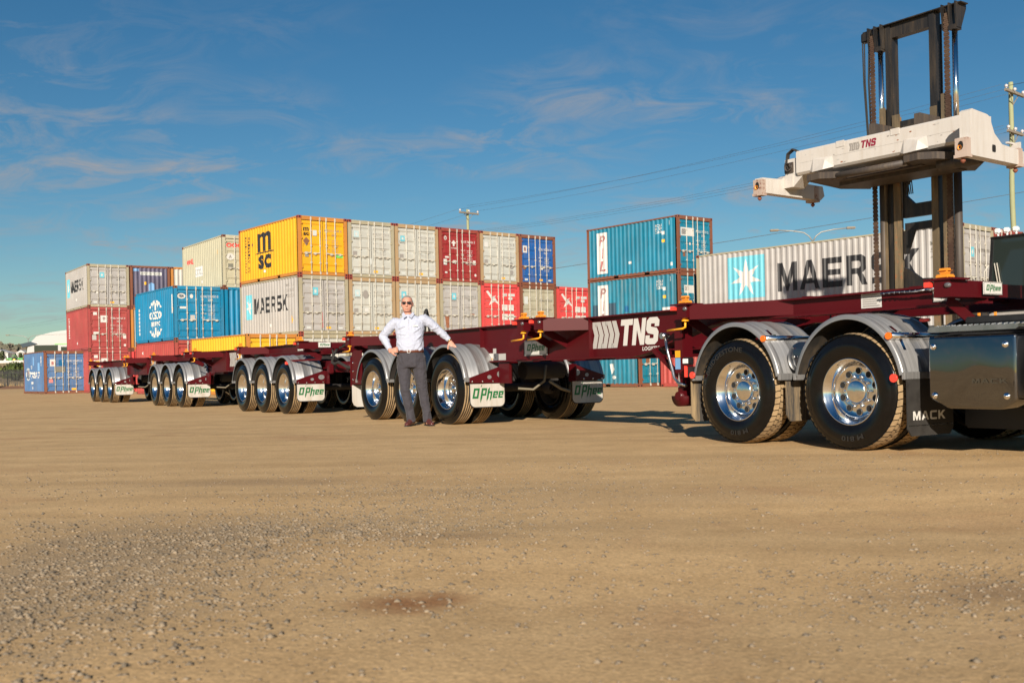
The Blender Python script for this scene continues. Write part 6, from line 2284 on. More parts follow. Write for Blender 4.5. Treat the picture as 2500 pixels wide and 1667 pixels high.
# ------------------------------------------------------------------ far left background
def hills():
    m = MB()
    xs = np.linspace(-900, 400, 90)
    rows = [(620, 0.0), (680, 12.0), (760, 24.0), (860, 33.0), (1100, 30.0)]
    v = []
    for (y, h) in rows:
        for x in xs:
            v.append((x, y, -1 + h * (0.75 + 0.16 * math.sin(x * 0.011 + 1.2) + 0.09 * math.sin(x * 0.031 + y * 0.01))))
    n = len(xs)
    m.add(v, [(j * n + i, j * n + i + 1, (j + 1) * n + i + 1, (j + 1) * n + i) for j in range(len(rows) - 1) for i in range(n - 1)], 0, True)
    mt, nt, b = new_mat('dry_hillside')
    tc = node(nt, 'ShaderNodeTexCoord'); nz = node(nt, 'ShaderNodeTexNoise', i_Scale=0.03, i_Detail=6.0)
    lk(nt, tc, 'Object', nz, 0)
    cr = node(nt, 'ShaderNodeValToRGB')
    cr.color_ramp.elements[0].position = 0.4; cr.color_ramp.elements[0].color = (0.22, 0.15, 0.10, 1)
    cr.color_ramp.elements[1].position = 0.6; cr.color_ramp.elements[1].color = (0.34, 0.24, 0.16, 1)
    lk(nt, nz, 0, cr, 0); lk(nt, cr, 0, b, 'Base Color'); b.inputs['Roughness'].default_value = 1.0
    o = m.build('hills', mt); tag(o, 'low dry hills on the horizon', kind='structure')
    # far-off scrub forest over the crest, one mass
    P = []
    f = MB()
    for k in range(5200):
        x = rng.uniform(-520, -60); yy = rng.uniform(700, 900)
        h = np.interp(yy, [r[0] for r in rows], [r[1] for r in rows]) * (0.75 + 0.16 * math.sin(x * 0.011 + 1.2) + 0.09 * math.sin(x * 0.031 + yy * 0.01))
        s = rng.uniform(1.2, 2.9)
        bz = h - 2 + s
        for j in range(3):
            a = rng.uniform(0, PI)
            cx, cy, cz = x + rng.normal(0, s * 0.4), yy + rng.normal(0, s * 0.4), bz + rng.normal(0, s * 0.35)
            ex, ey = math.cos(a) * s, math.sin(a) * s
            f.add([(cx - ex, cy - ey, cz - s * 0.6), (cx + ex, cy + ey, cz - s * 0.7), (cx + ex * 0.7, cy + ey * 0.7, cz + s * 0.7), (cx - ex * 0.3, cy - ey * 0.3, cz + s), (cx - ex * 0.9, cy - ey * 0.9, cz + s * 0.3)], [(0, 1, 2, 3, 4)], int(rng.integers(0, 2)))
    o = f.build('scrub_forest', [plain('scrub_green', (0.12, 0.115, 0.08), 0.95), plain('scrub_brown', (0.16, 0.13, 0.10), 0.95)])
    tag(o, 'grey green scrub covering the far hills', kind='stuff')


hills()

# dry grass bank beyond the fence
m = MB()
m.add([(-330, 128, 0.3), (-40, 118, 0.3), (-60, 440, 8.9), (-560, 440, 8.9)], [(0, 1, 2, 3)])
o = m.build('grass_bank', plain('dry_grass', (0.42, 0.29, 0.14), 1.0, var=0.25, scale=0.3)); tag(o, 'dry straw coloured bank beyond the fence', kind='structure')


def bush(label, x, y, z, w, h, cat='bush', name='bush', g='green bushes beyond the fence', cols=((0.055, 0.085, 0.012), (0.09, 0.12, 0.02), (0.03, 0.045, 0.01)), n=1500):
    root = thing(name, label, cat, (x, y, z), 0, g)
    f = MB()
    for k in range(n):
        u = rng.normal(size=3); u /= np.linalg.norm(u)
        rr = rng.uniform(0.35, 1.0) ** 0.6
        lob = 1 + 0.25 * math.sin(4 * math.atan2(u[1], u[0])) + 0.15 * math.sin(7 * u[2])
        c = np.array([u[0] * w / 2 * rr * lob, u[1] * w / 2 * rr * lob, h * 0.55 + u[2] * h * 0.45 * rr])
        s = 0.055 * h * rng.uniform(0.6, 1.4)
        a = rng.normal(size=3); a /= np.linalg.norm(a); b_ = np.cross(a, u); b_ /= np.linalg.norm(b_)
        f.add([c - a * s, c + b_ * s * 0.7, c + a * s, c - b_ * s * 0.7], [(0, 1, 2, 3)], int(rng.integers(0, 3)))
    f.build('foliage', [plain('leaf_%d_%s' % (i, name), cc, 0.8) for i, cc in enumerate(cols)], root)
    t = MB()
    for k in range(4):
        t.tube([(0.1 * w * math.cos(k * 1.6) * 0.3, 0.1 * w * math.sin(k * 1.6) * 0.3, 0), (0.22 * w * math.cos(k * 1.6), 0.22 * w * math.sin(k * 1.6), h * 0.6)], [0.03 * h, 0.012 * h], 6)
    t.build('stem', M_XARM, root)
    return root


bush('round yellow green bush behind the dark fence, beside the blue container', -66.5, 140, 0.6, 4.2, 2.9)
bush('low dark green bush behind the dark fence at the left edge', -72.5, 142, 0.6, 2.6, 2.3)
bush('small dark tree in front of the white gable shed at far left', -205.5, 422, 8.6, 3.4, 5.0, 'tree', 'tree', None, ((0.04, 0.06, 0.015), (0.07, 0.085, 0.025), (0.025, 0.035, 0.01)), 500)
bush('small light green tree right of the small white shed at far left', -199.5, 425, 8.6, 2.6, 4.2, 'tree', 'tree', None, ((0.06, 0.10, 0.02), (0.10, 0.14, 0.03), (0.03, 0.05, 0.01)), 500)

# sheds
def shed(label, x, y, w, d_, h, yaw, roofh):
    root = thing('shed', label, 'shed', (x, y, 8.8), yaw)
    m = MB(); m.box(-w / 2, w / 2, 0, d_, 0, h); m.build('wall', plain('white_shed_wall', (0.70, 0.68, 0.64), 0.7), root)
    m = MB(); m.prism([(-w / 2 - 0.4, h), (w / 2 + 0.4, h), (0.5, h + roofh)], lambda u, v, w_: (u, w_, v), -0.4, d_ + 0.4); m.build('roof', plain('grey_shed_roof', (0.55, 0.53, 0.50), 0.5), root)
    m = MB(); m.box(-w * 0.08, w * 0.30, -0.06, 0.0, 0, h * 0.72); m.build('door', plain('shed_doorway', (0.05, 0.06, 0.08), 0.7), root)
    return root
shed('white gable shed with a dark doorway at the far left edge', -212.5, 430, 10.5, 9, 3.9, 0.1, 1.7)
shed('small white shed between two green trees at far left', -205.6, 438, 3.6, 6, 4.0, -0.1, 1.2)
for k, (x, y) in enumerate(((-200.6, 420), (-196.2, 420))):
    root = thing('tractor', ('green tractor parked left of the pair before the white shed', 'green tractor parked right of the pair before the white shed')[k], 'tractor', (x, y, 8.6), 0.2, 'green tractors by the shed')
    mg = plain('tractor_green', (0.04, 0.30, 0.04), 0.4); my = plain('tractor_yellow', (0.65, 0.50, 0.03), 0.5)
    m = MB(); m.cbox(-2.0, 0.6, -0.6, 0.6, 0.8, 1.7, 0.1); m.box(0.4, 1.6, -0.75, 0.75, 0.9, 1.5); m.build('body', mg, root)
    m = MB()
    for a, b_ in ((0.3, -0.7), (1.6, -0.7), (0.3, 0.7), (1.6, 0.7)):
        m.bar((a, b_, 1.5), (a, b_, 2.7), 0.08, 0.08)
    m.box(0.2, 1.7, -0.8, 0.8, 2.7, 2.82); m.build('cab', mg, root)
    for xx, rr in ((-1.5, 0.6), (1.0, 0.95)):
        for yy in (-0.95, 0.75):
            m = MB(); m.lathe([(0, rr * 0.5), (0, rr), (0.25, rr), (0.25, rr * 0.5)], 20, axis='y', c=(xx, yy, rr)); m.lathe([(-0.01, 0.0), (-0.01, rr * 0.5)], 16, axis='y', c=(xx, yy, rr), mi=1); m.build('wheel', [M_RUB2, my], root)
m = MB(); m.box(-30, 34, 0, 0.3, 0, 1.0); m.box(-30, 34, -0.05, 0.0, 0.7, 0.78)
o = m.build('low_wall', plain('pale_wall', (0.55, 0.53, 0.48), 0.8), None, (-204, 412, 8.2)); tag(o, 'long low pale wall in front of the sheds', 'wall')

# palisade fence
root = thing('palisade_fence', 'dark palisade fence at the left edge, beyond the yard', 'fence', (-90, 118, 0.0), 0.0)
m = MB(); m.box(0, 45, 0, 0.05, 0.45, 0.53); m.box(0, 45, 0, 0.05, 1.75, 1.83); m.build('rail', M_BLACK, root)
m = MB()
for k in range(16):
    m.box(k * 3.0 - 0.05, k * 3.0 + 0.05, 0.05, 0.15, 0, 2.1)
pm_ = m.build('post_row', M_BLACK, root); pm_['kind'] = 'stuff'
m = MB()
for k in range(300):
    u = k * 0.15
    m.prism([(u, 0.05), (u + 0.075, 0.05), (u + 0.075, 2.05), (u + 0.037, 2.18), (u, 2.05)], lambda a, b, w: (a, w, b), -0.03, 0.0)
pm_ = m.build('picket_row', M_BLACK, root); pm_['kind'] = 'stuff'
# tufts of straw grass at its foot
f = MB()
for k in range(1500):
    x = rng.uniform(-88, -45); y = 117 + rng.normal(0, 0.7); h = rng.uniform(0.2, 0.8); w = 0.03
    f.add([(x - w, y, 0), (x + w, y, 0), (x + rng.normal(0, 0.15), y, h)], [(0, 1, 2)])
o = f.build('straw_grass', plain('straw', (0.46, 0.32, 0.15), 1.0)); tag(o, 'straw coloured grass along the fence', kind='stuff')
f = MB()
f.add([(-330, 114.5, 0.0), (-44, 112.5, 0.0), (-44, 116, 0.32), (-330, 119, 0.32)], [(0, 1, 2, 3)])
o = f.build('verge', plain('rust_brown_soil', (0.24, 0.12, 0.06), 1.0, var=0.3, scale=0.4)); tag(o, 'rusty brown strip of soil before the fence', kind='structure')
root = thing('scrap_ramp', 'rusty sheet with a pale edge leaning by the fence, left of the blue container', 'scrap', (-59.6, 112.0, 0), 0.0)
m = MB(); m.bar((-2.4, 0, 0.1), (0.3, 0.2, 2.1), 0.5, 0.10); m.build('plate', plain('pale_steel', (0.42, 0.38, 0.36), 0.6), root)
m = MB(); m.prism([(-0.8, 0.0), (3.4, 0.0), (3.2, 2.2), (0.4, 1.7), (-1.0, 1.2)], lambda a, b, w: (a, w, b), 0.5, 0.7); m.build('backing', plain('dark_rust', (0.06, 0.03, 0.025), 0.9), root)

# white truck parked behind the blue container
root = thing('parked_truck', 'white truck cab with a sloping roof fairing behind the far left stack', 'truck', (-30.1, 71.2, 0.42), R(8))
wp = plain('parked_truck_white', (0.40, 0.40, 0.39), 0.3, coat=0.4)
m = MB()
out = [(-2.4, 0.6), (-2.5, 1.6), (-2.3, 2.75), (-1.75, 3.35), (-1.0, 3.55), (3.2, 3.75), (3.2, 0.6)]
m.prism(out, lambda u, v, w: (u, w, v), -1.2, 1.2)
cabo = m.build('cab', wp, root)
m = MB(); m.prism([(-1.3, 3.50), (-0.8, 3.62), (0.4, 3.78), (2.6, 4.02), (3.2, 4.02), (3.2, 3.72)], lambda u, v, w: (u, w, v), -1.05, 1.05); m.build('roof_fairing', wp, root)
m = MB(); m.prism([(-2.56, 1.75), (-2.38, 2.75), (-2.30, 2.75), (-2.46, 1.7)], lambda u, v, w: (u, w, v), -1.1, 1.1); m.box(-1.9, -0.4, -1.225, -1.20, 1.9, 2.75); m.build('windscreen', M_GLASS, cabo)
m = MB(); m.prism([(-2.75, 2.85), (-2.1, 3.0), (-1.7, 2.85), (-2.6, 2.6)], lambda u, v, w: (u, w, v), -1.3, 1.3); m.build('sun_visor', plain('dark_visor', (0.03, 0.05, 0.07), 0.2), cabo)
m = MB(); m.box(-0.2, 2.4, -1.23, -1.205, 2.35, 2.62); m.build('side_window', M_GLASS, cabo)
m = MB(); m.box(-1.4, 3.2, -1.215, -1.205, 3.44, 3.455); m.box(0.8, 0.82, -1.215, -1.205, 0.8, 3.4); m.build('panel_seam', M_GREYP, cabo)
m = MB(); m.box(-0.6, 3.2, -1.225, -1.21, 2.78, 2.84); m.build('stripe', M_LIME, cabo)
m = MB(); m.cbox(2.4, 2.7, -0.8, -0.5, 4.02, 4.16, 0.03); m.build('beacon', M_REDR, root)
for xx in (-1.2, 3.0):
    for yy in (-1.2, 0.9):
        m = MB(); m.lathe([(0, 0.28), (0, 0.52), (0.28, 0.52), (0.28, 0.28)], 24, axis='y', c=(xx, yy, 0.52)); m.build('wheel', M_RUB2, root)
# ------------------------------------------------------------------ the man
MX, MY = -1.488, 15.36
MAN = thing('person', 'grey haired man in pale blue shirt and dark trousers, one hand resting on a mudguard', 'person', (MX, MY, 0))
M_SKIN = plain('skin', (0.50, 0.245, 0.175), 0.5, var=0.08, scale=20)
M_HAIR = plain('grey_hair', (0.20, 0.185, 0.17), 0.8, var=0.3, scale=60)


def cloth(name, col, wr=0.5, sc=9.0, fine=0.0):
    m, nt, b = new_mat(name)
    b.inputs['Base Color'].default_value = c4(col)
    b.inputs['Roughness'].default_value = 0.85
    b.inputs['Sheen Weight'].default_value = 0.1
    tc = node(nt, 'ShaderNodeTexCoord')
    nz = node(nt, 'ShaderNodeTexNoise', i_Scale=sc, i_Detail=3.0, i_Distortion=1.6)
    mp = node(nt, 'ShaderNodeMapping'); mp.inputs['Scale'].default_value = (1, 1, 0.8); mp.inputs['Rotation'].default_value = (0, R(25), R(15))
    lk(nt, tc, 'Object', mp, 0); lk(nt, mp, 0, nz, 0)
    bp = node(nt, 'ShaderNodeBump', i_Strength=wr, i_Distance=0.03)
    lk(nt, nz, 0, bp, 'Height'); lk(nt, bp, 0, b, 'Normal')
    return m


M_SHIRT = cloth('pale_blue_shirt', (0.40, 0.43, 0.53), 0.4)
M_COLLAR = plain('collar_inside_blue', (0.16, 0.21, 0.42), 0.8)
M_TROUS = cloth('charcoal_trousers', (0.037, 0.034, 0.043), 0.9, 7.0)
M_SHOE = plain('brown_leather', (0.085, 0.022, 0.018), 0.3, coat=0.3)
M_BELT = plain('belt_leather', (0.11, 0.035, 0.02), 0.4)
M_LENSD = plain('sunglass_lens', (0.012, 0.008, 0.008), 0.12, coat=0.5)


def loft(mb, rings, n=20, mi=0):
    """rings: (centre, axis_x, axis_y) with half extents baked into the axes"""
    v = []
    for c, ax, ay in rings:
        c = Vector(c); ax = Vector(ax); ay = Vector(ay)
        for k in range(n):
            t = 2 * PI * k / n
            v.append(c + ax * math.cos(t) + ay * math.sin(t))
    f = []
    for i in range(len(rings) - 1):
        for k in range(n):
            a = i * n + k; b = i * n + (k + 1) % n
            f.append((a, b, b + n, a + n))
    m = len(rings) - 1
    f.append(tuple(range(n))[::-1]); f.append(tuple(m * n + k for k in range(n)))
    mb.add(v, f, mi, True)


def zr(x, y, z, hw, hd, tilt=0.0):
    return ((x, y, z), (hw, 0, hw * tilt), (0, hd, 0))


def limb(mb, pts, radii, n=14):
    mb.tube(pts, radii, n)
    for p, r in ((pts[0], radii[0]), (pts[-1], radii[-1])):
        ball(mb, p, r)


def ball(mb, c, r, sx=1, sy=1, sz=1, n=12):
    prof = [(-r * sz * math.cos(PI * k / n), max(1e-4, r * math.sin(PI * k / n))) for k in range(n + 1)]
    s = MB(); s.lathe([(p[0], p[1]) for p in prof], 16, axis='z')
    mb.add([(c[0] + v[0] * sx, c[1] + v[1] * sy, c[2] + v[2]) for v in s.v], s.f, 0, True)


def remeshed(mb, name, mat, parent, voxel, smooth=3, wrinkle=0.0, wscale=0.07):
    o = mb.build(name, mat, parent)
    md = o.modifiers.new('join', 'REMESH'); md.mode = 'VOXEL'; md.voxel_size = voxel; md.use_smooth_shade = True
    ms = o.modifiers.new('smooth', 'SMOOTH'); ms.factor = 0.5; ms.iterations = smooth
    if wrinkle:
        tx = bpy.data.textures.new(name + '_creases', 'CLOUDS'); tx.noise_scale = wscale; tx.noise_depth = 2
        md = o.modifiers.new('creases', 'DISPLACE'); md.texture = tx; md.strength = wrinkle; md.mid_level = 0.5; md.texture_coords = 'LOCAL'
    return o


# joints (x right in view, y away, z up), body facing the camera
SHL, SHR = (-0.215, 0.0, 1.535), (0.215, 0.0, 1.575)
ELL, WRL, HPL = (-0.405, 0.06, 1.325), (-0.285, -0.06, 1.115), (-0.20, -0.115, 1.10)
ELR, WRR = (0.435, 0.06, 1.385), (0.575, 0.09, 1.245)
HIPL, KNL, ANL = (-0.095, 0.0, 0.98), (-0.085, -0.03, 0.53), (-0.005, 0.02, 0.11)
HIPR, KNR, ANR = (0.115, 0.0, 0.98), (0.175, -0.03, 0.53), (0.235, 0.01, 0.11)
HC = Vector((-0.030, -0.01, 1.80))      # middle of the head

body = MB()
# head: skull and jaw lofted together, neck
loft(body, [zr(-0.030, 0.015, 1.665, 0.030, 0.030), zr(-0.029, -0.035, 1.675, 0.045, 0.050), zr(-0.030, -0.018, 1.71, 0.066, 0.080), zr(-0.030, -0.008, 1.75, 0.075, 0.094), zr(-0.030, 0.0, 1.80, 0.079, 0.102),
            zr(-0.030, 0.005, 1.845, 0.079, 0.102), zr(-0.031, 0.010, 1.88, 0.066, 0.086), zr(-0.032, 0.014, 1.902, 0.040, 0.052), zr(-0.032, 0.015, 1.908, 0.012, 0.016)], 24)
loft(body, [zr(-0.010, 0.03, 1.54, 0.085, 0.075), zr(-0.018, 0.025, 1.60, 0.064, 0.066), zr(-0.025, 0.02, 1.66, 0.060, 0.064), zr(-0.028, 0.02, 1.72, 0.056, 0.062)], 18)
# nose, brow, lips, ears
loft(body, [((-0.030, -0.100, 1.805), (0.010, 0, 0), (0, 0.014, 0.004)), ((-0.030, -0.116, 1.775), (0.013, 0, 0), (0, 0.018, 0.004)), ((-0.030, -0.120, 1.755), (0.019, 0, 0), (0, 0.018, 0.004)), ((-0.030, -0.100, 1.745), (0.012, 0, 0), (0, 0.014, 0))], 10)
ball(body, (-0.030, -0.083, 1.822), 0.03, 1.7, 0.8, 0.35)
ball(body, (-0.030, -0.090, 1.716), 0.022, 1.15, 0.6, 0.35)
ball(body, (-0.030, -0.073, 1.690), 0.026, 1.0, 0.8, 0.7)
for s in (-1, 1):
    ball(body, (-0.030 + s * 0.083, 0.018, 1.785), 0.030, 0.40, 0.75, 1.05)
    ball(body, (-0.030 + s * 0.045, -0.060, 1.755), 0.030, 0.9, 0.8, 0.9)
# trunk and limbs under the clothes
loft(body, [zr(0.0, 0, 0.90, 0.15, 0.10), zr(0, 0, 1.05, 0.165, 0.11), zr(0, 0, 1.2, 0.165, 0.11), zr(0, 0, 1.4, 0.18, 0.11), zr(0, 0.01, 1.52, 0.17, 0.09), zr(-0.005, 0.02, 1.58, 0.09, 0.07)], 18)
for a, b_, c, k in ((SHL, ELL, WRL, 0), (SHR, ELR, WRR, 1)):
    limb(body, [a, b_], [0.048, 0.040]); limb(body, [b_, c], [0.040, 0.029])
for a, b_, c in ((HIPL, KNL, ANL), (HIPR, KNR, ANR)):
    limb(body, [a, b_], [0.085, 0.058]); limb(body, [b_, (c[0], c[1], c[2] - 0.02)], [0.055, 0.036])
    limb(body, [(c[0], c[1], 0.075), (c[0], c[1] - 0.07, 0.035)], [0.026, 0.018])


def hand(mb, wrist, dirv, side, fan, curl, palm=0.085):
    """palm, four jointed fingers and a thumb; dirv points down the fingers, side across the knuckles, normal = back"""
    w = Vector(wrist); d = Vector(dirv).normalized(); sd = Vector(side); sd = (sd - d * sd.dot(d)).normalized(); nr = d.cross(sd)
    loft(mb, [(w - d * 0.03, sd * 0.028, nr * 0.022), (w, sd * 0.030, nr * 0.021), (w + d * 0.045, sd * 0.040, nr * 0.019), (w + d * palm, sd * 0.042, nr * 0.015)], 14)
    for i, (o, ln) in enumerate(((-0.033, 0.070), (-0.011, 0.082), (0.011, 0.077), (0.032, 0.060))):
        k = w + d * (palm - 0.01) + sd * o
        p = [k]; dd = (d + sd * fan * o * 12).normalized()
        for j, fr in enumerate((0.45, 0.32, 0.23)):
            dd = (dd - nr * curl * (0.5 + 0.4 * j)).normalized()
            p.append(p[-1] + dd * ln * fr)
        mb.tube(p, [0.0105, 0.0098, 0.009, 0.0075], 8)
    t0 = w + d * 0.02 - sd * 0.030
    td = (d * 0.75 - sd * 0.75 - nr * curl * 0.4).normalized()
    t1 = t0 + td * 0.042; td2 = (td + d * 0.5).normalized(); t2 = t1 + td2 * 0.032; t3 = t2 + (td2 + d * 0.4).normalized() * 0.026
    mb.tube([t0, t1, t2, t3], [0.016, 0.0125, 0.0115, 0.009], 8)


# right hand on hip (left in view): fingers forward over the belt, thumb behind
hand(body, (-0.275, -0.075, 1.105), (0.80, -0.42, 0.12), (0.10, 0.1, 0.95), 0.25, -0.30)
# left hand lying over the edge of the mudguard
hand(body, (0.585, 0.085, 1.225), (0.42, -0.42, -0.72), (0.88, 0.22, 0.38), 0.35, 0.22)
bo = remeshed(body, 'body', M_SKIN, MAN, 0.0055, 2)

# shirt
sh_ = MB()
loft(sh_, [zr(0.0, 0, 1.075, 0.178, 0.128), zr(0.0, -0.004, 1.11, 0.198, 0.148), zr(0, -0.006, 1.18, 0.200, 0.152), zr(0, -0.004, 1.28, 0.198, 0.146), zr(0, -0.002, 1.40, 0.212, 0.142, 0.03), zr(0.0, 0.0, 1.50, 0.222, 0.130, 0.06),
           zr(0.0, 0.008, 1.565, 0.185, 0.110, 0.09), zr(-0.005, 0.015, 1.605, 0.115, 0.090, 0.08), zr(-0.012, 0.028, 1.632, 0.074, 0.072, 0.0)], 26)
for a, b_, c, sgn in ((SHL, ELL, WRL, -1), (SHR, ELR, WRR, 1)):
    A, B_, C_ = Vector(a), Vector(b_), Vector(c)
    ball(sh_, A + Vector((-sgn * 0.03, 0, -0.018)), 0.076, 1, 0.95, 0.95)
    sh_.tube([A + Vector((-sgn * 0.03, 0, 0)), A.lerp(B_, 0.35), A.lerp(B_, 0.75), B_], [0.080, 0.072, 0.062, 0.058], 16)
    ball(sh_, B_, 0.059)
    E_ = B_.lerp(C_, 0.94)
    sh_.tube([B_, B_.lerp(C_, 0.3), B_.lerp(C_, 0.6), B_.lerp(C_, 0.82), E_], [0.059, 0.055, 0.049, 0.042, 0.040], 16)
    # gathered folds at the elbow and armpit
    for k in range(4):
        q = A.lerp(B_, 0.55 + 0.12 * k) if k < 2 else B_.lerp(C_, 0.12 * k)
        d_ = (B_ - A if k < 2 else C_ - B_).normalized()
        r_ = 0.064 if k < 2 else 0.056
        e1 = d_.cross(Vector((0, 1, 0))).normalized(); e2 = d_.cross(e1)
        sh_.tube([q + (e1 * math.cos(t) + e2 * math.sin(t)) * r_ + d_ * 0.035 * math.sin(t + k) for t in np.linspace(k, k + 3.6, 9)], 0.008, 6)
for x0, z0, x1, z1 in ((-0.17, 1.42, -0.05, 1.46), (-0.18, 1.36, -0.03, 1.33), (0.17, 1.44, 0.06, 1.36), (0.185, 1.35, 0.07, 1.22), (-0.185, 1.25, -0.09, 1.13), (0.18, 1.22, 0.10, 1.12), (-0.12, 1.20, -0.06, 1.11), (0.19, 1.15, 0.14, 1.10)):
    pts = []
    for t in np.linspace(0, 1, 7):
        x = x0 + (x1 - x0) * t; z = z0 + (z1 - z0) * t
        dep = 0.146 * math.sqrt(max(0.02, 1 - (x / 0.207) ** 2))
        pts.append((x, -dep - 0.001, z))
    sh_.tube(pts, [0.004, 0.010, 0.013, 0.014, 0.013, 0.009, 0.003], 6)
shirt = remeshed(sh_, 'shirt', M_SHIRT, MAN, 0.007, 1, 0.022, 0.065)
# open collar, placket, pocket and buttons
m = MB()
for s in (-1, 1):
    q_ = lambda x, y, z: (-0.016 + s * x, y, z)
    m.add([q_(0.070, -0.02, 1.672), q_(0.010, -0.118, 1.604), q_(0.058, -0.138, 1.572), q_(0.092, -0.06, 1.632), q_(0.080, 0.05, 1.670)], [(0, 1, 2, 3), (0, 3, 4)], 0)
m.build('collar', [M_SHIRT, M_COLLAR], shirt)
m = MB()
m.add([(-0.016 + 0.03 * 0, -0.1505, 1.12), (0.012, -0.1505, 1.12), (0.006, -0.1445, 1.40), (0.0, -0.131, 1.565), (-0.022, -0.131, 1.565), (-0.018, -0.1445, 1.40)], [(0, 1, 2, 3, 4, 5)])
m.build('placket', M_SHIRT, shirt)
for k in range(5):
    z = 1.17 + 0.085 * k
    m = MB(); m.disc((-0.006, -0.1535 + 0.0022 * k, z), 0.0055, 'y', 8); m.build('button', M_GREY, shirt)
d = Decal(); d.lay(rect(0.055, 1.452, 0.075, 0.016), lambda u, v: (u, -0.1375, v), M_WHITE); d.lay(polys_text('O\'Phee', 0.062, 1.455, 0.055, 0.010), lambda u, v: (u, -0.1385, v), M_GREYP); d.build('lettering', shirt)
# trousers
tr = MB()
loft(tr, [zr(0.0, 0.0, 1.095, 0.190, 0.140), zr(0.003, 0, 1.05, 0.200, 0.146), zr(0.008, 0, 0.95, 0.212, 0.150), zr(0.01, 0, 0.86, 0.205, 0.135)], 26)
for a, b_, c, sg in ((HIPL, KNL, ANL, -1), (HIPR, KNR, ANR, 1)):
    A, B_, C_ = Vector(a), Vector(b_), Vector(c)
    tr.tube([A + Vector((0, 0, 0.03)), A.lerp(B_, 0.25), A.lerp(B_, 0.6), B_, B_.lerp(C_, 0.35), B_.lerp(C_, 0.75), C_ + Vector((0, -0.01, -0.055))], [0.106, 0.106, 0.088, 0.072, 0.069, 0.062, 0.064], 18)
    for k in range(6):   # creases at the knee and breaks over the shoe
        q = B_.lerp(A, 0.25 - 0.1 * k) if k < 3 else B_.lerp(C_, 0.55 + 0.14 * (k - 3))
        r_ = (0.078, 0.075, 0.072, 0.065, 0.062, 0.062)[k]
        tr.tube([q + Vector((r_ * math.cos(t), -abs(r_ * math.sin(t)) * 1.0, 0.035 * math.cos(t * 1.3 + k))) for t in np.linspace(0.3 + 0.2 * (k % 2), 2.5, 8)], 0.007, 6)
trs = remeshed(tr, 'trousers', M_TROUS, MAN, 0.008, 1, 0.020, 0.08)
m = MB()
m.lathe([(1.075, 0.985), (1.075, 1.02), (1.112, 1.02), (1.112, 0.985)], 36, axis='z', sx=0.197, sz=0.147)
belt = m.build('belt', M_BELT, MAN)
m = MB(); m.box(-0.030, 0.018, -0.160, -0.150, 1.070, 1.074); m.box(-0.030, 0.018, -0.160, -0.150, 1.114, 1.118); m.box(-0.030, -0.025, -0.160, -0.150, 1.070, 1.118); m.box(0.013, 0.018, -0.160, -0.150, 1.070, 1.118); m.build('buckle', M_STEEL, belt)
# shoes
for c, out in ((ANL, -0.30), (ANR, 0.42)):
    f = MB()
    fx, fy = math.sin(out), -math.cos(out)
    def rg(t, z, hw, hh):
        p = (c[0] + fx * t, c[1] + fy * t, z)
        return (p, (-fy * hw, fx * hw, 0), (0, 0, hh))
    loft(f, [rg(-0.085, 0.050, 0.022, 0.03), rg(-0.07, 0.055, 0.036, 0.05), rg(-0.02, 0.064, 0.042, 0.064), rg(0.04, 0.060, 0.042, 0.058), rg(0.10, 0.043, 0.047, 0.040), rg(0.155, 0.036, 0.046, 0.032), rg(0.195, 0.030, 0.032, 0.024), rg(0.21, 0.027, 0.012, 0.012)], 16)
    sh2 = remeshed(f, 'shoe', M_SHOE, MAN, 0.007, 2)
    s2 = MB()
    out_ = [(-0.088, 0.02), (-0.06, 0.038), (0.03, 0.038), (0.10, 0.050), (0.17, 0.045), (0.212, 0.018), (0.212, -0.018), (0.17, -0.045), (0.10, -0.050), (0.03, -0.038), (-0.06, -0.038), (-0.088, -0.02)]
    s2.prism(out_, lambda u, v, w: (c[0] + fx * u - fy * v, c[1] + fy * u + fx * v, w), 0.0, 0.016)
    s2.build('sole', M_INK, sh2)
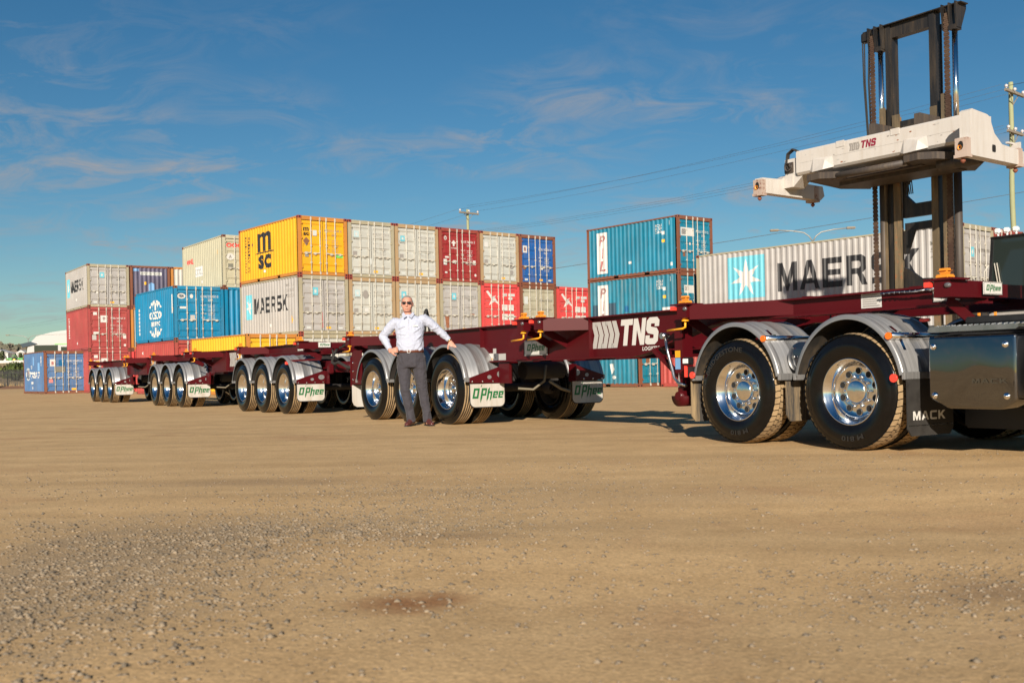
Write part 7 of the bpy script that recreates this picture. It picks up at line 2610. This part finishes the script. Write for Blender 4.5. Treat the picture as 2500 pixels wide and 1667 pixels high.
# hair: short, receding
h_ = MB()
v = []; f = []
nu, nv_ = 28, 9
for j in range(nv_ + 1):
    for i in range(nu):
        a = 2 * PI * i / nu
        fr = -math.cos(a)   # +1 at the face side when a = pi ... face looks towards -y
        front = math.sin(a)  # -1 = towards camera
        top = 1.0
        low = 0.30 + (0.50 * max(0, -front) ** 0.6) - 0.22 * max(0, front)
        t = low + (top - low) * j / nv_
        zz = 1.735 + 0.178 * t
        k = math.sqrt(max(0.0, 1 - ((zz - 1.815) / 0.100) ** 2)) if zz > 1.815 else 1.0
        rr = 1.035
        v.append((-0.0315 + 0.0805 * k * rr * math.cos(a), 0.008 + 0.104 * k * rr * math.sin(a), zz))
for j in range(nv_):
    for i in range(nu):
        i2 = (i + 1) % nu
        f.append((j * nu + i, j * nu + i2, (j + 1) * nu + i2, (j + 1) * nu + i))
h_.add(v, f, 0, True)
ho = h_.build('hair', M_HAIR, MAN)
# sunglasses
g = MB()
for s in (-1, 1):
    cx = -0.030 + s * 0.036
    pts = [(cx - 0.029, 1.812), (cx - 0.024, 1.790), (cx - 0.010, 1.781), (cx + 0.012, 1.781), (cx + 0.025, 1.790), (cx + 0.029, 1.812), (cx + 0.020, 1.817), (cx - 0.020, 1.817)]
    g.prism(pts, lambda u, w, q: (u, -0.113 + 0.35 * abs(u + 0.03) ** 1.5 * 3 + q, w), -0.003, 0.002)
    g.tube([(cx + s * 0.029, -0.100, 1.811), (-0.030 + s * 0.083, -0.06, 1.808), (-0.030 + s * 0.084, 0.02, 1.800)], 0.0025, 6, 1)
g.tube([(-0.038, -0.113, 1.808), (-0.030, -0.118, 1.811), (-0.022, -0.113, 1.808)], 0.003, 6, 1)
g.build('sunglasses', [M_LENSD, M_STEEL], MAN)
m = MB(); m.tube([(-0.052, -0.0985, 1.716), (-0.040, -0.1035, 1.7135), (-0.028, -0.1045, 1.714), (-0.016, -0.1025, 1.716), (-0.008, -0.0985, 1.7195)], [0.0012, 0.0028, 0.003, 0.0028, 0.0012], 6); m.build('mouth', plain('lip_line', (0.22, 0.07, 0.06), 0.6), MAN)
# watch and ring
W_ = Vector(ELR).lerp(Vector(WRR), 0.985); wd = (Vector(WRR) - Vector(ELR)).normalized()
m = MB(); m.tube([W_ - wd * 0.009, W_ + wd * 0.009], 0.036, 18); wt_ = m.build('watch', plain('gold_watch', (0.45, 0.30, 0.10), 0.3, 0.8), MAN)
